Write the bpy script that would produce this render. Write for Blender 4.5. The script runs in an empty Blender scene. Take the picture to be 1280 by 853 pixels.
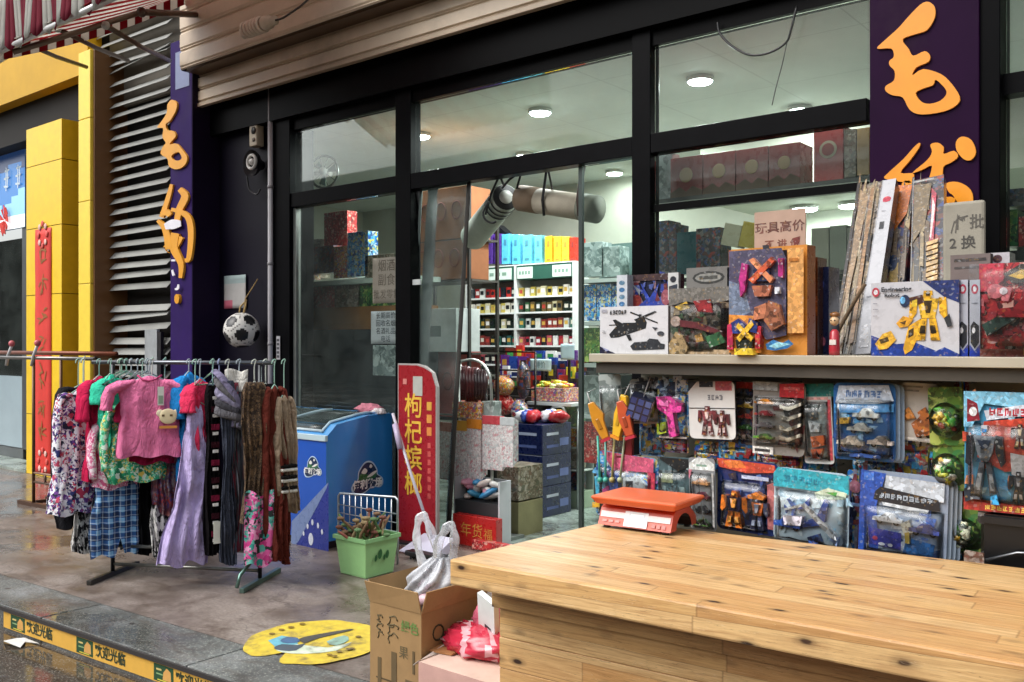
import bpy, math, random
from mathutils import Vector, Matrix, noise as pnoise
R = math.radians
random.seed(7)
S = bpy.context.scene
COL = S.collection

# ---------------------------------------------------------------- camera, sky, sun, exposure
FPX, EYE, YAW, HOR = 1150.0, 1.45, R(39.2), 430.0
cam = bpy.data.cameras.new('camera'); camo = bpy.data.objects.new('camera', cam); COL.objects.link(camo)
camo.location = (0, 0, EYE); camo.rotation_euler = (R(90), 0, YAW)
cam.sensor_width = 36; cam.lens = 36 * FPX / 1280; cam.shift_y = 3.5 / 1280
cam.clip_start = .05; cam.clip_end = 1200
S.camera = camo

W = bpy.data.worlds.new('World'); S.world = W; W.use_nodes = True
nt = W.node_tree; nt.nodes.clear()
sky = nt.nodes.new('ShaderNodeTexSky'); sky.sky_type = 'NISHITA'; sky.sun_disc = False
sky.sun_elevation = R(48); sky.sun_rotation = R(212); sky.dust_density = 4; sky.air_density = 1.2
hs = nt.nodes.new('ShaderNodeHueSaturation'); hs.inputs['Saturation'].default_value = .3
bg = nt.nodes.new('ShaderNodeBackground'); bg.inputs['Strength'].default_value = .128
ow = nt.nodes.new('ShaderNodeOutputWorld')
nt.links.new(sky.outputs[0], hs.inputs['Color']); nt.links.new(hs.outputs[0], bg.inputs[0]); nt.links.new(bg.outputs[0], ow.inputs[0])
sl = bpy.data.lights.new('sun', 'SUN'); sl.energy = .75; sl.angle = R(50); sl.color = (1, .99, .97)
so = bpy.data.objects.new('sun', sl); COL.objects.link(so)
so.rotation_euler = Vector((.36, .57, -.74)).to_track_quat('-Z', 'Y').to_euler(); so.location = (0, -8, 12)
S.view_settings.view_transform = 'Standard'; S.view_settings.look = 'None'
S.view_settings.gamma = 1; S.view_settings.use_curve_mapping = False
S.view_settings.exposure = .98
S.render.engine = 'CYCLES'; S.cycles.use_denoising = True
S.cycles.max_bounces = 10; S.cycles.transparent_max_bounces = 24
S.cycles.sample_clamp_indirect = 6; S.cycles.caustics_reflective = False; S.cycles.caustics_refractive = False

# ---------------------------------------------------------------- where a point of the street stands
FW = Vector((-math.sin(YAW), math.cos(YAW), 0)); RT = Vector((math.cos(YAW), math.sin(YAW), 0)); UP = Vector((0, 0, 1))
EYEV = Vector((0, 0, EYE))
def ray(px, py): return FW + RT * ((px - 640) / FPX) + UP * ((HOR - py) / FPX)
def onY(px, py, Y):
    d = ray(px, py); return EYEV + d * (Y / d.y)
def onX(px, py, X):
    d = ray(px, py); return EYEV + d * (X / d.x)
def onZ(px, py, z=0.0):
    d = ray(px, py); return EYEV + d * ((z - EYE) / d.z)
def onP(px, py, p, n):
    d = ray(px, py); p = Vector(p); n = Vector(n); return EYEV + d * ((p - EYEV).dot(n) / d.dot(n))
def rectY(x0, y0, x1, y1, Y):
    a = onY(x0, (y0 + y1) / 2, Y); b = onY(x1, (y0 + y1) / 2, Y); cx = (x0 + x1) / 2
    return a.x, b.x, onY(cx, y1, Y).z, onY(cx, y0, Y).z       # X0, X1, Z0, Z1

# ---------------------------------------------------------------- colours and materials
def lin(c): return c / 12.92 if c <= .04045 else ((c + .055) / 1.055) ** 2.4
def C(h, k=1.0):
    if isinstance(h, tuple): return h
    h = h.lstrip('#'); return tuple(lin(int(h[i:i + 2], 16) / 255) * k for i in (0, 2, 4))
M = {}
def nodes(name):
    m = bpy.data.materials.new(name); m.use_nodes = True; t = m.node_tree; t.nodes.clear()
    o = t.nodes.new('ShaderNodeOutputMaterial'); b = t.nodes.new('ShaderNodeBsdfPrincipled')
    t.links.new(b.outputs[0], o.inputs[0]); M[name] = m
    return m, t, b, o
class N:
    """tiny node wiring helper"""
    def __init__(s, t): s.t = t
    def new(s, k, **kw):
        n = s.t.nodes.new('ShaderNode' + k)
        for a, v in kw.items(): setattr(n, a, v)
        return n
    def put(s, sock, v):
        if hasattr(v, 'is_output') or isinstance(v, bpy.types.NodeSocket): s.t.links.new(v, sock)
        elif isinstance(v, tuple) and len(v) == 3 and sock.type == 'RGBA': sock.default_value = (*v, 1)
        else: sock.default_value = v
    def coord(s, k='Object'): return s.new('TexCoord').outputs[k]
    def mapping(s, vec, scale=(1, 1, 1), loc=(0, 0, 0), rot=(0, 0, 0)):
        n = s.new('Mapping'); s.put(n.inputs['Vector'], vec)
        n.inputs['Scale'].default_value = scale; n.inputs['Location'].default_value = loc; n.inputs['Rotation'].default_value = rot
        return n.outputs[0]
    def noise(s, vec, scale, detail=3, rough=.55, dist=0):
        n = s.new('TexNoise'); s.put(n.inputs['Vector'], vec); n.inputs['Scale'].default_value = scale
        n.inputs['Detail'].default_value = detail; n.inputs['Roughness'].default_value = rough; n.inputs['Distortion'].default_value = dist
        return n.outputs[0]
    def voro(s, vec, scale, out='Distance', feature='F1', rnd=1):
        n = s.new('TexVoronoi', feature=feature); s.put(n.inputs['Vector'], vec); n.inputs['Scale'].default_value = scale
        n.inputs['Randomness'].default_value = rnd
        return n.outputs[out]
    def ramp(s, fac, stops, interp='LINEAR'):
        n = s.new('ValToRGB'); s.put(n.inputs[0], fac); e = n.color_ramp; e.interpolation = interp
        while len(e.elements) < len(stops): e.elements.new(.5)
        for el, (p, c) in zip(e.elements, stops):
            el.position = p; el.color = (*c, 1) if isinstance(c, tuple) else (c, c, c, 1)
        return n.outputs[0]
    def mix(s, fac, a, b, blend='MIX'):
        n = s.new('Mix', data_type='RGBA', blend_type=blend); s.put(n.inputs[0], fac); s.put(n.inputs[6], a); s.put(n.inputs[7], b)
        return n.outputs[2]
    def math(s, op, a, b=0.0, c=None):
        n = s.new('Math', operation=op); s.put(n.inputs[0], a); s.put(n.inputs[1], b)
        if c is not None: s.put(n.inputs[2], c)
        return n.outputs[0]
    def sep(s, v):
        n = s.new('SeparateXYZ'); s.put(n.inputs[0], v); return n.outputs
    def comb(s, x, y, z=0.0):
        n = s.new('CombineXYZ'); s.put(n.inputs[0], x); s.put(n.inputs[1], y); s.put(n.inputs[2], z); return n.outputs[0]
    def bump(s, h, strength, dist=.01):
        n = s.new('Bump'); s.put(n.inputs['Height'], h); n.inputs['Strength'].default_value = strength; n.inputs['Distance'].default_value = dist
        return n.outputs[0]

def vmat(name, rough=.5, metal=0.0, amt=.25, scale=9.0, bump=0.0, bscale=60.0, coat=0.0, sheen=0.0, spec=.5, dirt=0.0, rvar=.12):
    """base colour of each face from the mesh, worn and mottled by noise"""
    m, t, b, o = nodes(name); n = N(t)
    at = n.new('Attribute', attribute_name='Col'); co = n.coord()
    nz = n.noise(co, scale, 5, .6)
    f = n.ramp(nz, [(.3, 1 - amt), (.7, 1.0)])
    c = n.mix(1.0, at.outputs['Color'], f, 'MULTIPLY')
    if dirt:
        dn = n.ramp(n.noise(co, scale * .37, 6, .7), [(.5, 0.0), (.72, dirt)])
        c = n.mix(dn, c, (.09, .075, .06))
    n.put(b.inputs['Base Color'], c)
    n.put(b.inputs['Roughness'], n.math('ADD', rough - rvar / 2, n.math('MULTIPLY', nz, rvar)))
    b.inputs['Metallic'].default_value = metal; b.inputs['Specular IOR Level'].default_value = spec
    if coat: b.inputs['Coat Weight'].default_value = coat; b.inputs['Coat Roughness'].default_value = .12
    if sheen: b.inputs['Sheen Weight'].default_value = sheen
    if bump: n.put(b.inputs['Normal'], n.bump(n.noise(co, bscale, 4, .6), bump, .006))
    return m
vmat('paper', .62, amt=.14, scale=14)
vmat('gloss_card', .28, amt=.12, scale=20, coat=.3)
vmat('plastic', .36, amt=.12, scale=10)
vmat('matte', .8, amt=.3, scale=5, bump=.15, bscale=40)
vmat('paint', .45, amt=.22, scale=2.2, dirt=.35, bump=.05)
vmat('painted_metal', .4, metal=.35, amt=.3, scale=4, dirt=.4, bump=.06)
vmat('metal', .32, metal=.9, amt=.3, scale=18)
vmat('cloth', .92, amt=.3, scale=16, spec=.08)
def creases(name):
    m = M[name]; t = m.node_tree; n = N(t); b = [x for x in t.nodes if x.type == 'BSDF_PRINCIPLED'][0]; co = n.coord()
    w1 = n.noise(n.mapping(co, (1.5, 1.5, .7)), 6, 3, .5, 1.6); r1 = n.math('ABSOLUTE', n.math('SUBTRACT', w1, .5))
    w2 = n.noise(n.mapping(co, (1, 1, .6), (4, 2, 9)), 17, 4, .6, 1.2); r2 = n.math('ABSOLUTE', n.math('SUBTRACT', w2, .5))
    h = n.math('ADD', n.math('MULTIPLY', r1, 1.0), n.math('MULTIPLY', r2, .45))
    n.put(b.inputs['Normal'], n.bump(h, .9, .05))
creases('cloth')
vmat('carton', .8, amt=.22, scale=7, bump=.12, bscale=90, dirt=.25, spec=.2)
vmat('black_frame', .4, amt=.35, scale=6, spec=.05)
vmat('worn_vinyl', .6, amt=.35, scale=20, dirt=.9)
vmat('enamel', .25, amt=.10, scale=2.5, coat=.3)
vmat('sign_panel', .5, amt=.35, scale=1.6, spec=.06, dirt=.25)

def detailed(name, scale, lo, rough, coat, fleck):
    """moulded or printed parts broken into small panels, seams and flecks of other inks"""
    m, t, b, o = nodes(name); n = N(t); at = n.new('Attribute', attribute_name='Col'); co = n.coord()
    v = n.sep(n.voro(co, scale, 'Color', 'F1')); v2 = n.sep(n.voro(n.mapping(co, (1, 1, 1), (3, 1, 7)), scale * 1.9, 'Color'))
    k = n.ramp(v[0], [(0, lo), (.15, .8), (.35, .95), (.6, 1.08), (.85, 1.35)], 'CONSTANT')
    c = n.mix(1.0, at.outputs['Color'], k, 'MULTIPLY')
    c = n.mix(n.ramp(v2[0], [(0, fleck), (.05, 0.0)], 'CONSTANT'), c, C('d4d4d2'))
    c = n.mix(n.ramp(v2[1], [(0, fleck), (.10, 0.0)], 'CONSTANT'), c, C('1c1d22'))
    c = n.mix(n.ramp(v2[2], [(0, fleck * .6), (.05, 0.0)], 'CONSTANT'), c, C('d9a53a'))
    n.put(b.inputs['Base Color'], c); b.inputs['Roughness'].default_value = rough
    b.inputs['Coat Weight'].default_value = coat; b.inputs['Coat Roughness'].default_value = .1
detailed('toy', 62, .4, .3, .4, .4)
detailed('inked', 75, .78, .35, .3, .22)
vmat('plain_toy', .3, amt=.1, scale=30, coat=.4)

def fabric(name, trans):
    m, t, b, o = nodes(name); n = N(t); at = n.new('Attribute', attribute_name='Col')
    c = n.mix(1.0, at.outputs['Color'], n.ramp(n.noise(n.coord(), 1.7, 5, .65), [(.3, .72), (.7, 1.0)]), 'MULTIPLY')
    n.put(b.inputs['Base Color'], c); b.inputs['Roughness'].default_value = .8
    tr = n.new('BsdfTranslucent'); n.put(tr.inputs[0], c); mx = n.new('MixShader'); mx.inputs[0].default_value = trans
    n.put(mx.inputs[1], b.outputs[0]); n.put(mx.inputs[2], tr.outputs[0]); t.links.new(mx.outputs[0], o.inputs[0])
fabric('awning_cloth', .68)

def busy(name, pal, scale=60, rough=.3, mixc=.25, coat=.25, stretch=(1, 1, 1)):
    """printed packaging: patches of a few inks, finer marks over them"""
    m, t, b, o = nodes(name); n = N(t)
    at = n.new('Attribute', attribute_name='Col'); co = n.mapping(n.coord(), stretch)
    w = n.noise(co, scale * .35, 4, .6); wco = n.new('VectorMath', operation='ADD'); n.put(wco.inputs[0], co)
    sc = n.new('VectorMath', operation='SCALE'); tn = n.new('TexNoise'); n.put(tn.inputs['Vector'], co); tn.inputs['Scale'].default_value = scale * .8; tn.inputs['Detail'].default_value = 4
    n.put(sc.inputs[0], tn.outputs[1]); sc.inputs['Scale'].default_value = 1.5 / scale
    n.put(wco.inputs[1], sc.outputs[0])
    v = n.sep(n.voro(wco.outputs[0], scale, 'Color'))
    k = len(pal); c = n.ramp(v[0], [((i + .001) / k if i else 0, C(p)) for i, p in enumerate(pal)], 'CONSTANT')
    v2 = n.sep(n.voro(wco.outputs[0], scale * 2.6, 'Color'))
    c2 = n.ramp(v2[1], [((i + .001) / k if i else 0, C(p)) for i, p in enumerate(reversed(pal))], 'CONSTANT')
    c = n.mix(n.ramp(w, [(.46, 0.0), (.54, 1.0)]), c, c2)
    c = n.mix(mixc, c, at.outputs['Color'])
    n.put(b.inputs['Base Color'], c); b.inputs['Roughness'].default_value = rough
    b.inputs['Coat Weight'].default_value = coat
    return m
busy('print_mixed', ['2a4a8a', 'e8e8e2', 'd8413c', '3d7fcf', '2b2b2f', 'e9b53d', '8a9da3', '4a9a5f'], 34)
busy('print_blue', ['1d4fa0', '2f7fd0', '6fc3ee', 'dfe8ee', '163a77', '3fa3dc', 'e3d24a'], 38)
busy('print_dark', ['15151a', '2a2b33', '603a30', '24427d', '7d7a76', '9a3a30', '1a1d20', '485a6a'], 30)
busy('print_brown', ['5a5048', '857868', '3a3632', '9f9486', '4c5148', 'b3aaa0', '6b4a42'], 30)
busy('print_red', ['a81f24', 'd43a34', '7a1519', 'e7b7a5', 'c22a2c', '3b1417'], 45)
busy('print_green', ['2e6b35', '6f9e3c', '1c3a22', 'b7c96a', '3f8f4a', '20351c', '557f3a'], 30)
busy('print_news', ['d9d4d0', 'c9bcba', 'e4e2de', 'a5989a', 'c9797f', 'b9c4c2', 'efe9e6'], 58, rough=.55, coat=0)
busy('print_grey', ['7f8a88', 'a3adab', '6a7674', '8e9997', 'b9c2bf', '55605e'], 16)
busy('print_candy', ['e0b32c', 'c23b30', '3f7f3a', 'e9e2c6', '2a55a0', '9b2f6a', 'e0742a'], 60)
busy('cloth_floral', ['e9e7ee', '2c3470', 'efeef2', '6b3a8a', 'f2f0f4', '1c1e3a', 'c23c5c', 'e4e2ec'], 34, rough=.85, mixc=0, coat=0)
busy('cloth_mono', ['e6e4e0', '17171a', 'd0cec9', '0f0f12', '2a2a2e', 'f0eee9'], 38, rough=.85, mixc=0, coat=0, stretch=(1, 1, .5))
busy('cloth_pinkprint', ['dc7fa4', 'f0d2dc', 'c84f7c', 'f3e6ea', 'd4608e', 'e3a2ba'], 45, rough=.85, mixc=0, coat=0)
busy('cloth_greenprint', ['1f9a68', '36b583', '17754f', '7ad0aa', 'd7ead9', 'e2c85a'], 40, rough=.85, mixc=0, coat=0)
busy('cloth_leopard', ['5b4630', '2a1f17', '7a6044', '3a2a1e', '4d3b2a'], 60, rough=.85, mixc=0, coat=0)
busy('cloth_flower_end', ['c2377f', '2f8f86', 'd95a9c', '1f2b2a', 'e79ac2', '5fb3a4'], 26, rough=.85, mixc=0, coat=0)
busy('cloth_grey_red', ['3a3d44', '6d2733', '55585f', '8a2f42', '2b2d33', '707379'], 20, rough=.85, mixc=0, coat=0, stretch=(1.6, 1.6, .12))

def plaid():
    m, t, b, o = nodes('cloth_plaid'); n = N(t); co = n.sep(n.coord())
    def band(x, f, th): return n.math('GREATER_THAN', n.math('SINE', n.math('MULTIPLY', x, f)), th)
    a = n.math('ADD', band(co[0], 95, .1), band(co[2], 95, .1))
    l = n.math('ADD', band(co[0], 190, .86), band(co[2], 190, .86))
    c = n.ramp(n.math('MULTIPLY', a, .5), [(0, C('10264a')), (.5, C('1f4f86')), (1, C('76a9cf'))])
    c = n.mix(n.math('MULTIPLY', l, .3), c, C('d5e2ea'))
    n.put(b.inputs['Base Color'], c); b.inputs['Roughness'].default_value = .85
plaid()

def wood():
    m, t, b, o = nodes('pine_boards'); n = N(t); co = n.sep(n.coord())
    w = n.math('ADD', co[1], n.math('MULTIPLY', co[2], 1.0)); x = co[0]
    row = n.math('FLOOR', n.math('DIVIDE', w, .072))
    wn = n.new('TexWhiteNoise', noise_dimensions='1D'); n.put(wn.inputs['W'], row)
    xs = n.math('ADD', x, n.math('MULTIPLY', wn.outputs[0], 3.7))
    blk = n.math('FLOOR', n.math('DIVIDE', xs, 1.15))
    wn2 = n.new('TexWhiteNoise', noise_dimensions='2D'); n.put(wn2.inputs['Vector'], n.comb(row, blk))
    base = n.ramp(wn2.outputs[0], [(0, C('cf9f66')), (.35, C('dab074')), (.7, C('e2bd86')), (1, C('c6945a'))])
    shift = n.math('MULTIPLY', wn2.outputs[0], 31.0)
    gco = n.comb(n.math('ADD', n.math('MULTIPLY', x, 1.6), shift), n.math('MULTIPLY', w, 34.0), shift)
    g = n.noise(gco, 3.2, 6, .62, .6)
    c = n.mix(n.ramp(g, [(.42, 0.0), (.7, .62)]), base, C('a06c38'))
    fine = n.noise(n.comb(n.math('MULTIPLY', x, 5.0), n.math('MULTIPLY', w, 220.0), shift), 2, 3)
    c = n.mix(n.ramp(fine, [(.5, 0.0), (.75, .3)]), c, C('94622f'))
    kco = n.comb(n.math('ADD', n.math('MULTIPLY', x, 6.2), shift), n.math('MULTIPLY', w, 15.0), n.math('MULTIPLY', shift, .3))
    kd = n.math('ADD', n.voro(kco, 1.0), n.math('MULTIPLY', n.math('SUBTRACT', n.noise(kco, .9, 2), .5), .22))
    knot = n.ramp(n.math('ADD', kd, n.math('MULTIPLY', n.noise(gco, 6, 3), .06)), [(.11, 1.0), (.17, .4), (.31, 0.0)])
    c = n.mix(knot, c, C('2e170a'))
    fr = n.math('ABSOLUTE', n.math('SUBTRACT', n.math('FRACT', n.math('DIVIDE', w, .072)), .5))
    seam = n.ramp(fr, [(.482, 0.0), (.496, .55)])
    fx = n.math('ABSOLUTE', n.math('SUBTRACT', n.math('FRACT', n.math('DIVIDE', xs, 1.15)), .5))
    c = n.mix(seam, c, C('6d4420'))
    c = n.mix(n.ramp(fx, [(.4985, 0.0), (.4995, .5)]), c, C('6d4420'))
    st = n.ramp(n.noise(n.coord(), 2.3, 6, .7), [(.5, 0.0), (.78, .38)])
    c = n.mix(st, c, C('86684a'))
    crk = n.noise(n.comb(n.math('ADD', n.math('MULTIPLY', x, 2.2), shift), n.math('MULTIPLY', w, 75.0), shift), 3.0, 2, .5)
    c = n.mix(n.ramp(n.math('ABSOLUTE', n.math('SUBTRACT', crk, .36)), [(.0, .75), (.012, 0.0)]), c, C('4f2f16'))
    scr = n.noise(n.mapping(n.coord(), (3, 40, 40), (0, 0, 0), (0, 0, .5)), 2.0, 2); c = n.mix(n.ramp(n.math('ABSOLUTE', n.math('SUBTRACT', scr, .62)), [(.0, .3), (.008, 0.0)]), c, C('f0dcb8'))
    bl = n.ramp(n.voro(n.mapping(n.coord(), (1, 1, 1), (2, 5, 1)), 3.1), [(.05, .45), (.12, 0.0)]); c = n.mix(bl, c, C('5d4630'))
    n.put(b.inputs['Base Color'], c); b.inputs['Roughness'].default_value = .42
    n.put(b.inputs['Roughness'], n.ramp(g, [(.3, .34), (.7, .52)]))
    b.inputs['Coat Weight'].default_value = .12; b.inputs['Coat Roughness'].default_value = .3
    n.put(b.inputs['Normal'], n.bump(n.math('SUBTRACT', g, n.math('MULTIPLY', seam, 1.5)), .18, .004))
wood()

def pavement(name, c1, c2, c3, wet=.5, speck=0.0, tile=None):
    m, t, b, o = nodes(name); n = N(t); co = n.coord()
    big = n.noise(co, .55, 6, .62, .4); mid = n.noise(co, 3.1, 6, .65, .3); fin = n.noise(co, 55, 4, .7)
    c = n.ramp(mid, [(.32, C(c1)), (.52, C(c2)), (.7, C(c3))])
    c = n.mix(n.ramp(fin, [(.35, .5), (.65, 0.0)]), c, C(c1, .45))
    if speck:
        v = n.voro(co, 70); c = n.mix(n.ramp(v, [(.18, speck), (.36, 0.0)]), c, C('b9b6ad'))
        v = n.voro(n.mapping(co, (1, 1, 1), (3, 7, 1)), 45); c = n.mix(n.ramp(v, [(.16, speck), (.3, 0.0)]), c, C('2b2a27'))
    stain = n.ramp(n.noise(n.mapping(co, (1, 2.2, 1)), 1.9, 7, .75, .8), [(.50, 0.0), (.66, .75)])
    c = n.mix(stain, c, C('4a3a2e'))
    vn = n.new('TexVoronoi', feature='DISTANCE_TO_EDGE'); n.put(vn.inputs['Vector'], n.mapping(co, (1, 1, 1), (.3, .9, 0))); vn.inputs['Scale'].default_value = .75
    wob = n.new('VectorMath', operation='ADD'); n.put(wob.inputs[0], co); ns = n.new('TexNoise'); n.put(ns.inputs['Vector'], co); ns.inputs['Scale'].default_value = 2.5; ns.inputs['Detail'].default_value = 6; n.put(wob.inputs[1], ns.outputs[1]); t.links.new(wob.outputs[0], vn.inputs['Vector'])
    c = n.mix(n.ramp(vn.outputs[0], [(.003, .4), (.008, 0.0)]), c, C('3a332e'))
    grit = n.ramp(n.voro(n.mapping(co, (1, 1, 1), (5, 2, 0)), 38), [(.08, .8), (.14, 0.0)]); c = n.mix(n.math('MULTIPLY', grit, n.ramp(mid, [(.48, 0.0), (.6, .9)])), c, C('3a312a'))
    cell = n.voro(n.mapping(co, (1, 1.5, 1)), 5.5)
    spot = n.math('MULTIPLY', n.ramp(cell, [(.07, 1.0), (.16, 0.0)]), n.ramp(mid, [(.5, 0.0), (.56, .8)]))
    c = n.mix(spot, c, C('352a22'))
    wetm = n.ramp(n.math('ADD', n.math('MULTIPLY', big, .75), n.math('MULTIPLY', mid, .25)), [(.5 - .1 + (wet - .5) * .1, 1.0), (.5 + .1 + (wet - .5) * .1, 0.0)])
    c = n.mix(n.math('MULTIPLY', wetm, .55), c, n.mix(1.0, c, (.42, .38, .34), 'MULTIPLY'))
    if tile:
        s = n.sep(co)
        fx = n.math('ABSOLUTE', n.math('SUBTRACT', n.math('FRACT', n.math('DIVIDE', s[0], tile)), .5))
        fy = n.math('ABSOLUTE', n.math('SUBTRACT', n.math('FRACT', n.math('DIVIDE', s[1], tile)), .5))
        sm = n.ramp(n.math('MAXIMUM', fx, fy), [(.4925, 0.0), (.496, .8)])
        c = n.mix(sm, c, C('3b332c'))
    n.put(b.inputs['Base Color'], c); dry0 = n.math('SUBTRACT', 1.0, wetm)
    n.put(b.inputs['Roughness'], n.math('ADD', n.math('MULTIPLY', n.math('SUBTRACT', 1.0, wetm), .48), n.math('ADD', .03, n.math('MULTIPLY', fin, n.math('ADD', .06, n.math('MULTIPLY', dry0, .1))))))
    dry = n.math('SUBTRACT', 1.0, n.math('MULTIPLY', wetm, .85))
    n.put(b.inputs['Normal'], n.bump(n.math('MULTIPLY', dry, n.math('ADD', mid, n.math('MULTIPLY', fin, .35))), .22, .006))
pavement('pavement_wet', '6a5d54', '8a7e76', 'a0958d', .45)
pavement('kerb_stone', '5a5c5a', '6f726f', '8a8c8c', .35, speck=.45)
pavement('road_wet', '4e463c', '625a50', '756c60', .8, speck=.5)
pavement('floor_tiles', '9fb0a8', 'b3c2ba', 'bccac2', .6, tile=.6)

def wall(name, c, amt=.2, rough=.7, panel=None, line='6f736d'):
    m, t, b, o = nodes(name); n = N(t); co = n.coord()
    nz = n.noise(co, 1.3, 6, .65); k = n.ramp(nz, [(.3, 1 - amt), (.7, 1.0)])
    c = n.mix(1.0, C(c), k, 'MULTIPLY')
    if panel:
        s = n.sep(co)
        fx = n.math('ABSOLUTE', n.math('SUBTRACT', n.math('FRACT', n.math('DIVIDE', s[0], panel[0])), .5))
        fy = n.math('ABSOLUTE', n.math('SUBTRACT', n.math('FRACT', n.math('DIVIDE', s[panel[2]], panel[1])), .5))
        c = n.mix(n.ramp(n.math('MAXIMUM', fx, fy), [(.492, 0.0), (.497, .28)]), c, C(line))
    n.put(b.inputs['Base Color'], c); b.inputs['Roughness'].default_value = rough
    n.put(b.inputs['Normal'], n.bump(n.noise(co, 35, 4), .08, .005)); b.inputs['Specular IOR Level'].default_value = .2
wall('ceiling_panel', 'd8dcd4', .15, panel=(.9, .9, 1))
wall('inner_wall', 'c4c5b6', .22)
wall('outer_wall', '8d867a', .3)
wall('dark_inside', '2a2826', .3)
wall('facing_wall', '6a6864', .4)
wall('yellow_panel', 'eab52c', .12, .35)
wall('yellow_board', 'd3a322', .2, .45)
wall('purple_wall', '0a0618', .3, .5)

def glassmat(name, tint, ior=1.45, rough=.02, haze=0.0, hcol='c9d6d0', hscale=2.0):
    m, t, b, o = nodes(name); n = N(t); t.nodes.remove(b)
    tr = n.new('BsdfTransparent'); tr.inputs[0].default_value = (*tint, 1)
    gl = n.new('BsdfGlossy'); gl.inputs['Roughness'].default_value = rough
    fr = n.new('Fresnel'); fr.inputs[0].default_value = ior
    mx = n.new('MixShader'); n.put(mx.inputs[0], fr.outputs[0]); n.put(mx.inputs[1], tr.outputs[0]); n.put(mx.inputs[2], gl.outputs[0])
    out = mx.outputs[0]
    if haze:
        df = n.new('BsdfDiffuse'); df.inputs[0].default_value = (*C(hcol), 1)
        m2 = n.new('MixShader'); n.put(m2.inputs[0], n.ramp(n.noise(n.coord(), hscale, 7, .7, .5), [(.4, haze * .25), (.75, haze)]))
        n.put(m2.inputs[1], out); n.put(m2.inputs[2], df.outputs[0]); out = m2.outputs[0]
    t.links.new(out, o.inputs[0])
glassmat('window_glass', (.93, .97, .95), 1.24, .02, .035, hscale=3.5)
glassmat('film', (.97, .98, .98), 1.35, .09, .012, 'e8ecec', 9)
glassmat('soft_curtain', (.86, .90, .88), 1.3, .12, .2, 'a8b6b4', 3)
glassmat('bag_film', (.92, .93, .95), 1.4, .2, .65, 'eef0f4', 12)
glassmat('freezer_glass', (.35, .42, .42), 1.45, .06, .25, '8fa3a0', 3)

def emit(name, c, s):
    m, t, b, o = nodes(name); b.inputs['Base Color'].default_value = (*C(c), 1)
    b.inputs['Emission Color'].default_value = (*C(c), 1); b.inputs['Emission Strength'].default_value = s
emit('lamp_face', 'f0fffc', 34.0)
def lit_sign():
    m, t, b, o = nodes('lit_sign'); n = N(t)
    at = n.new('Attribute', attribute_name='Col'); n.put(b.inputs['Base Color'], at.outputs['Color'])
    n.put(b.inputs['Emission Color'], at.outputs['Color']); b.inputs['Emission Strength'].default_value = .35; b.inputs['Roughness'].default_value = .25
lit_sign()

# ---------------------------------------------------------------- mesh collecting
def smooth_loop(pts, n=3):
    out = []; k = len(pts)
    for i in range(k):
        p0, p1, p2, p3 = (Vector(pts[(i + j - 1) % k]) for j in range(4))
        for s in range(n):
            u = s / n
            out.append(tuple(.5 * ((2 * p1) + (-p0 + p2) * u + (2 * p0 - 5 * p1 + 4 * p2 - p3) * u * u + (-p0 + 3 * p1 - 3 * p2 + p3) * u ** 3)))
    return out
def smooth_path(pts, n=4):
    pts = [Vector(p) for p in pts]; out = []
    for i in range(len(pts) - 1):
        p0, p1, p2, p3 = pts[max(i - 1, 0)], pts[i], pts[i + 1], pts[min(i + 2, len(pts) - 1)]
        for s in range(n):
            u = s / n
            out.append(.5 * ((2 * p1) + (-p0 + p2) * u + (2 * p0 - 5 * p1 + 4 * p2 - p3) * u * u + (-p0 + 3 * p1 - 3 * p2 + p3) * u ** 3))
    return out + [pts[-1]]
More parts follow.
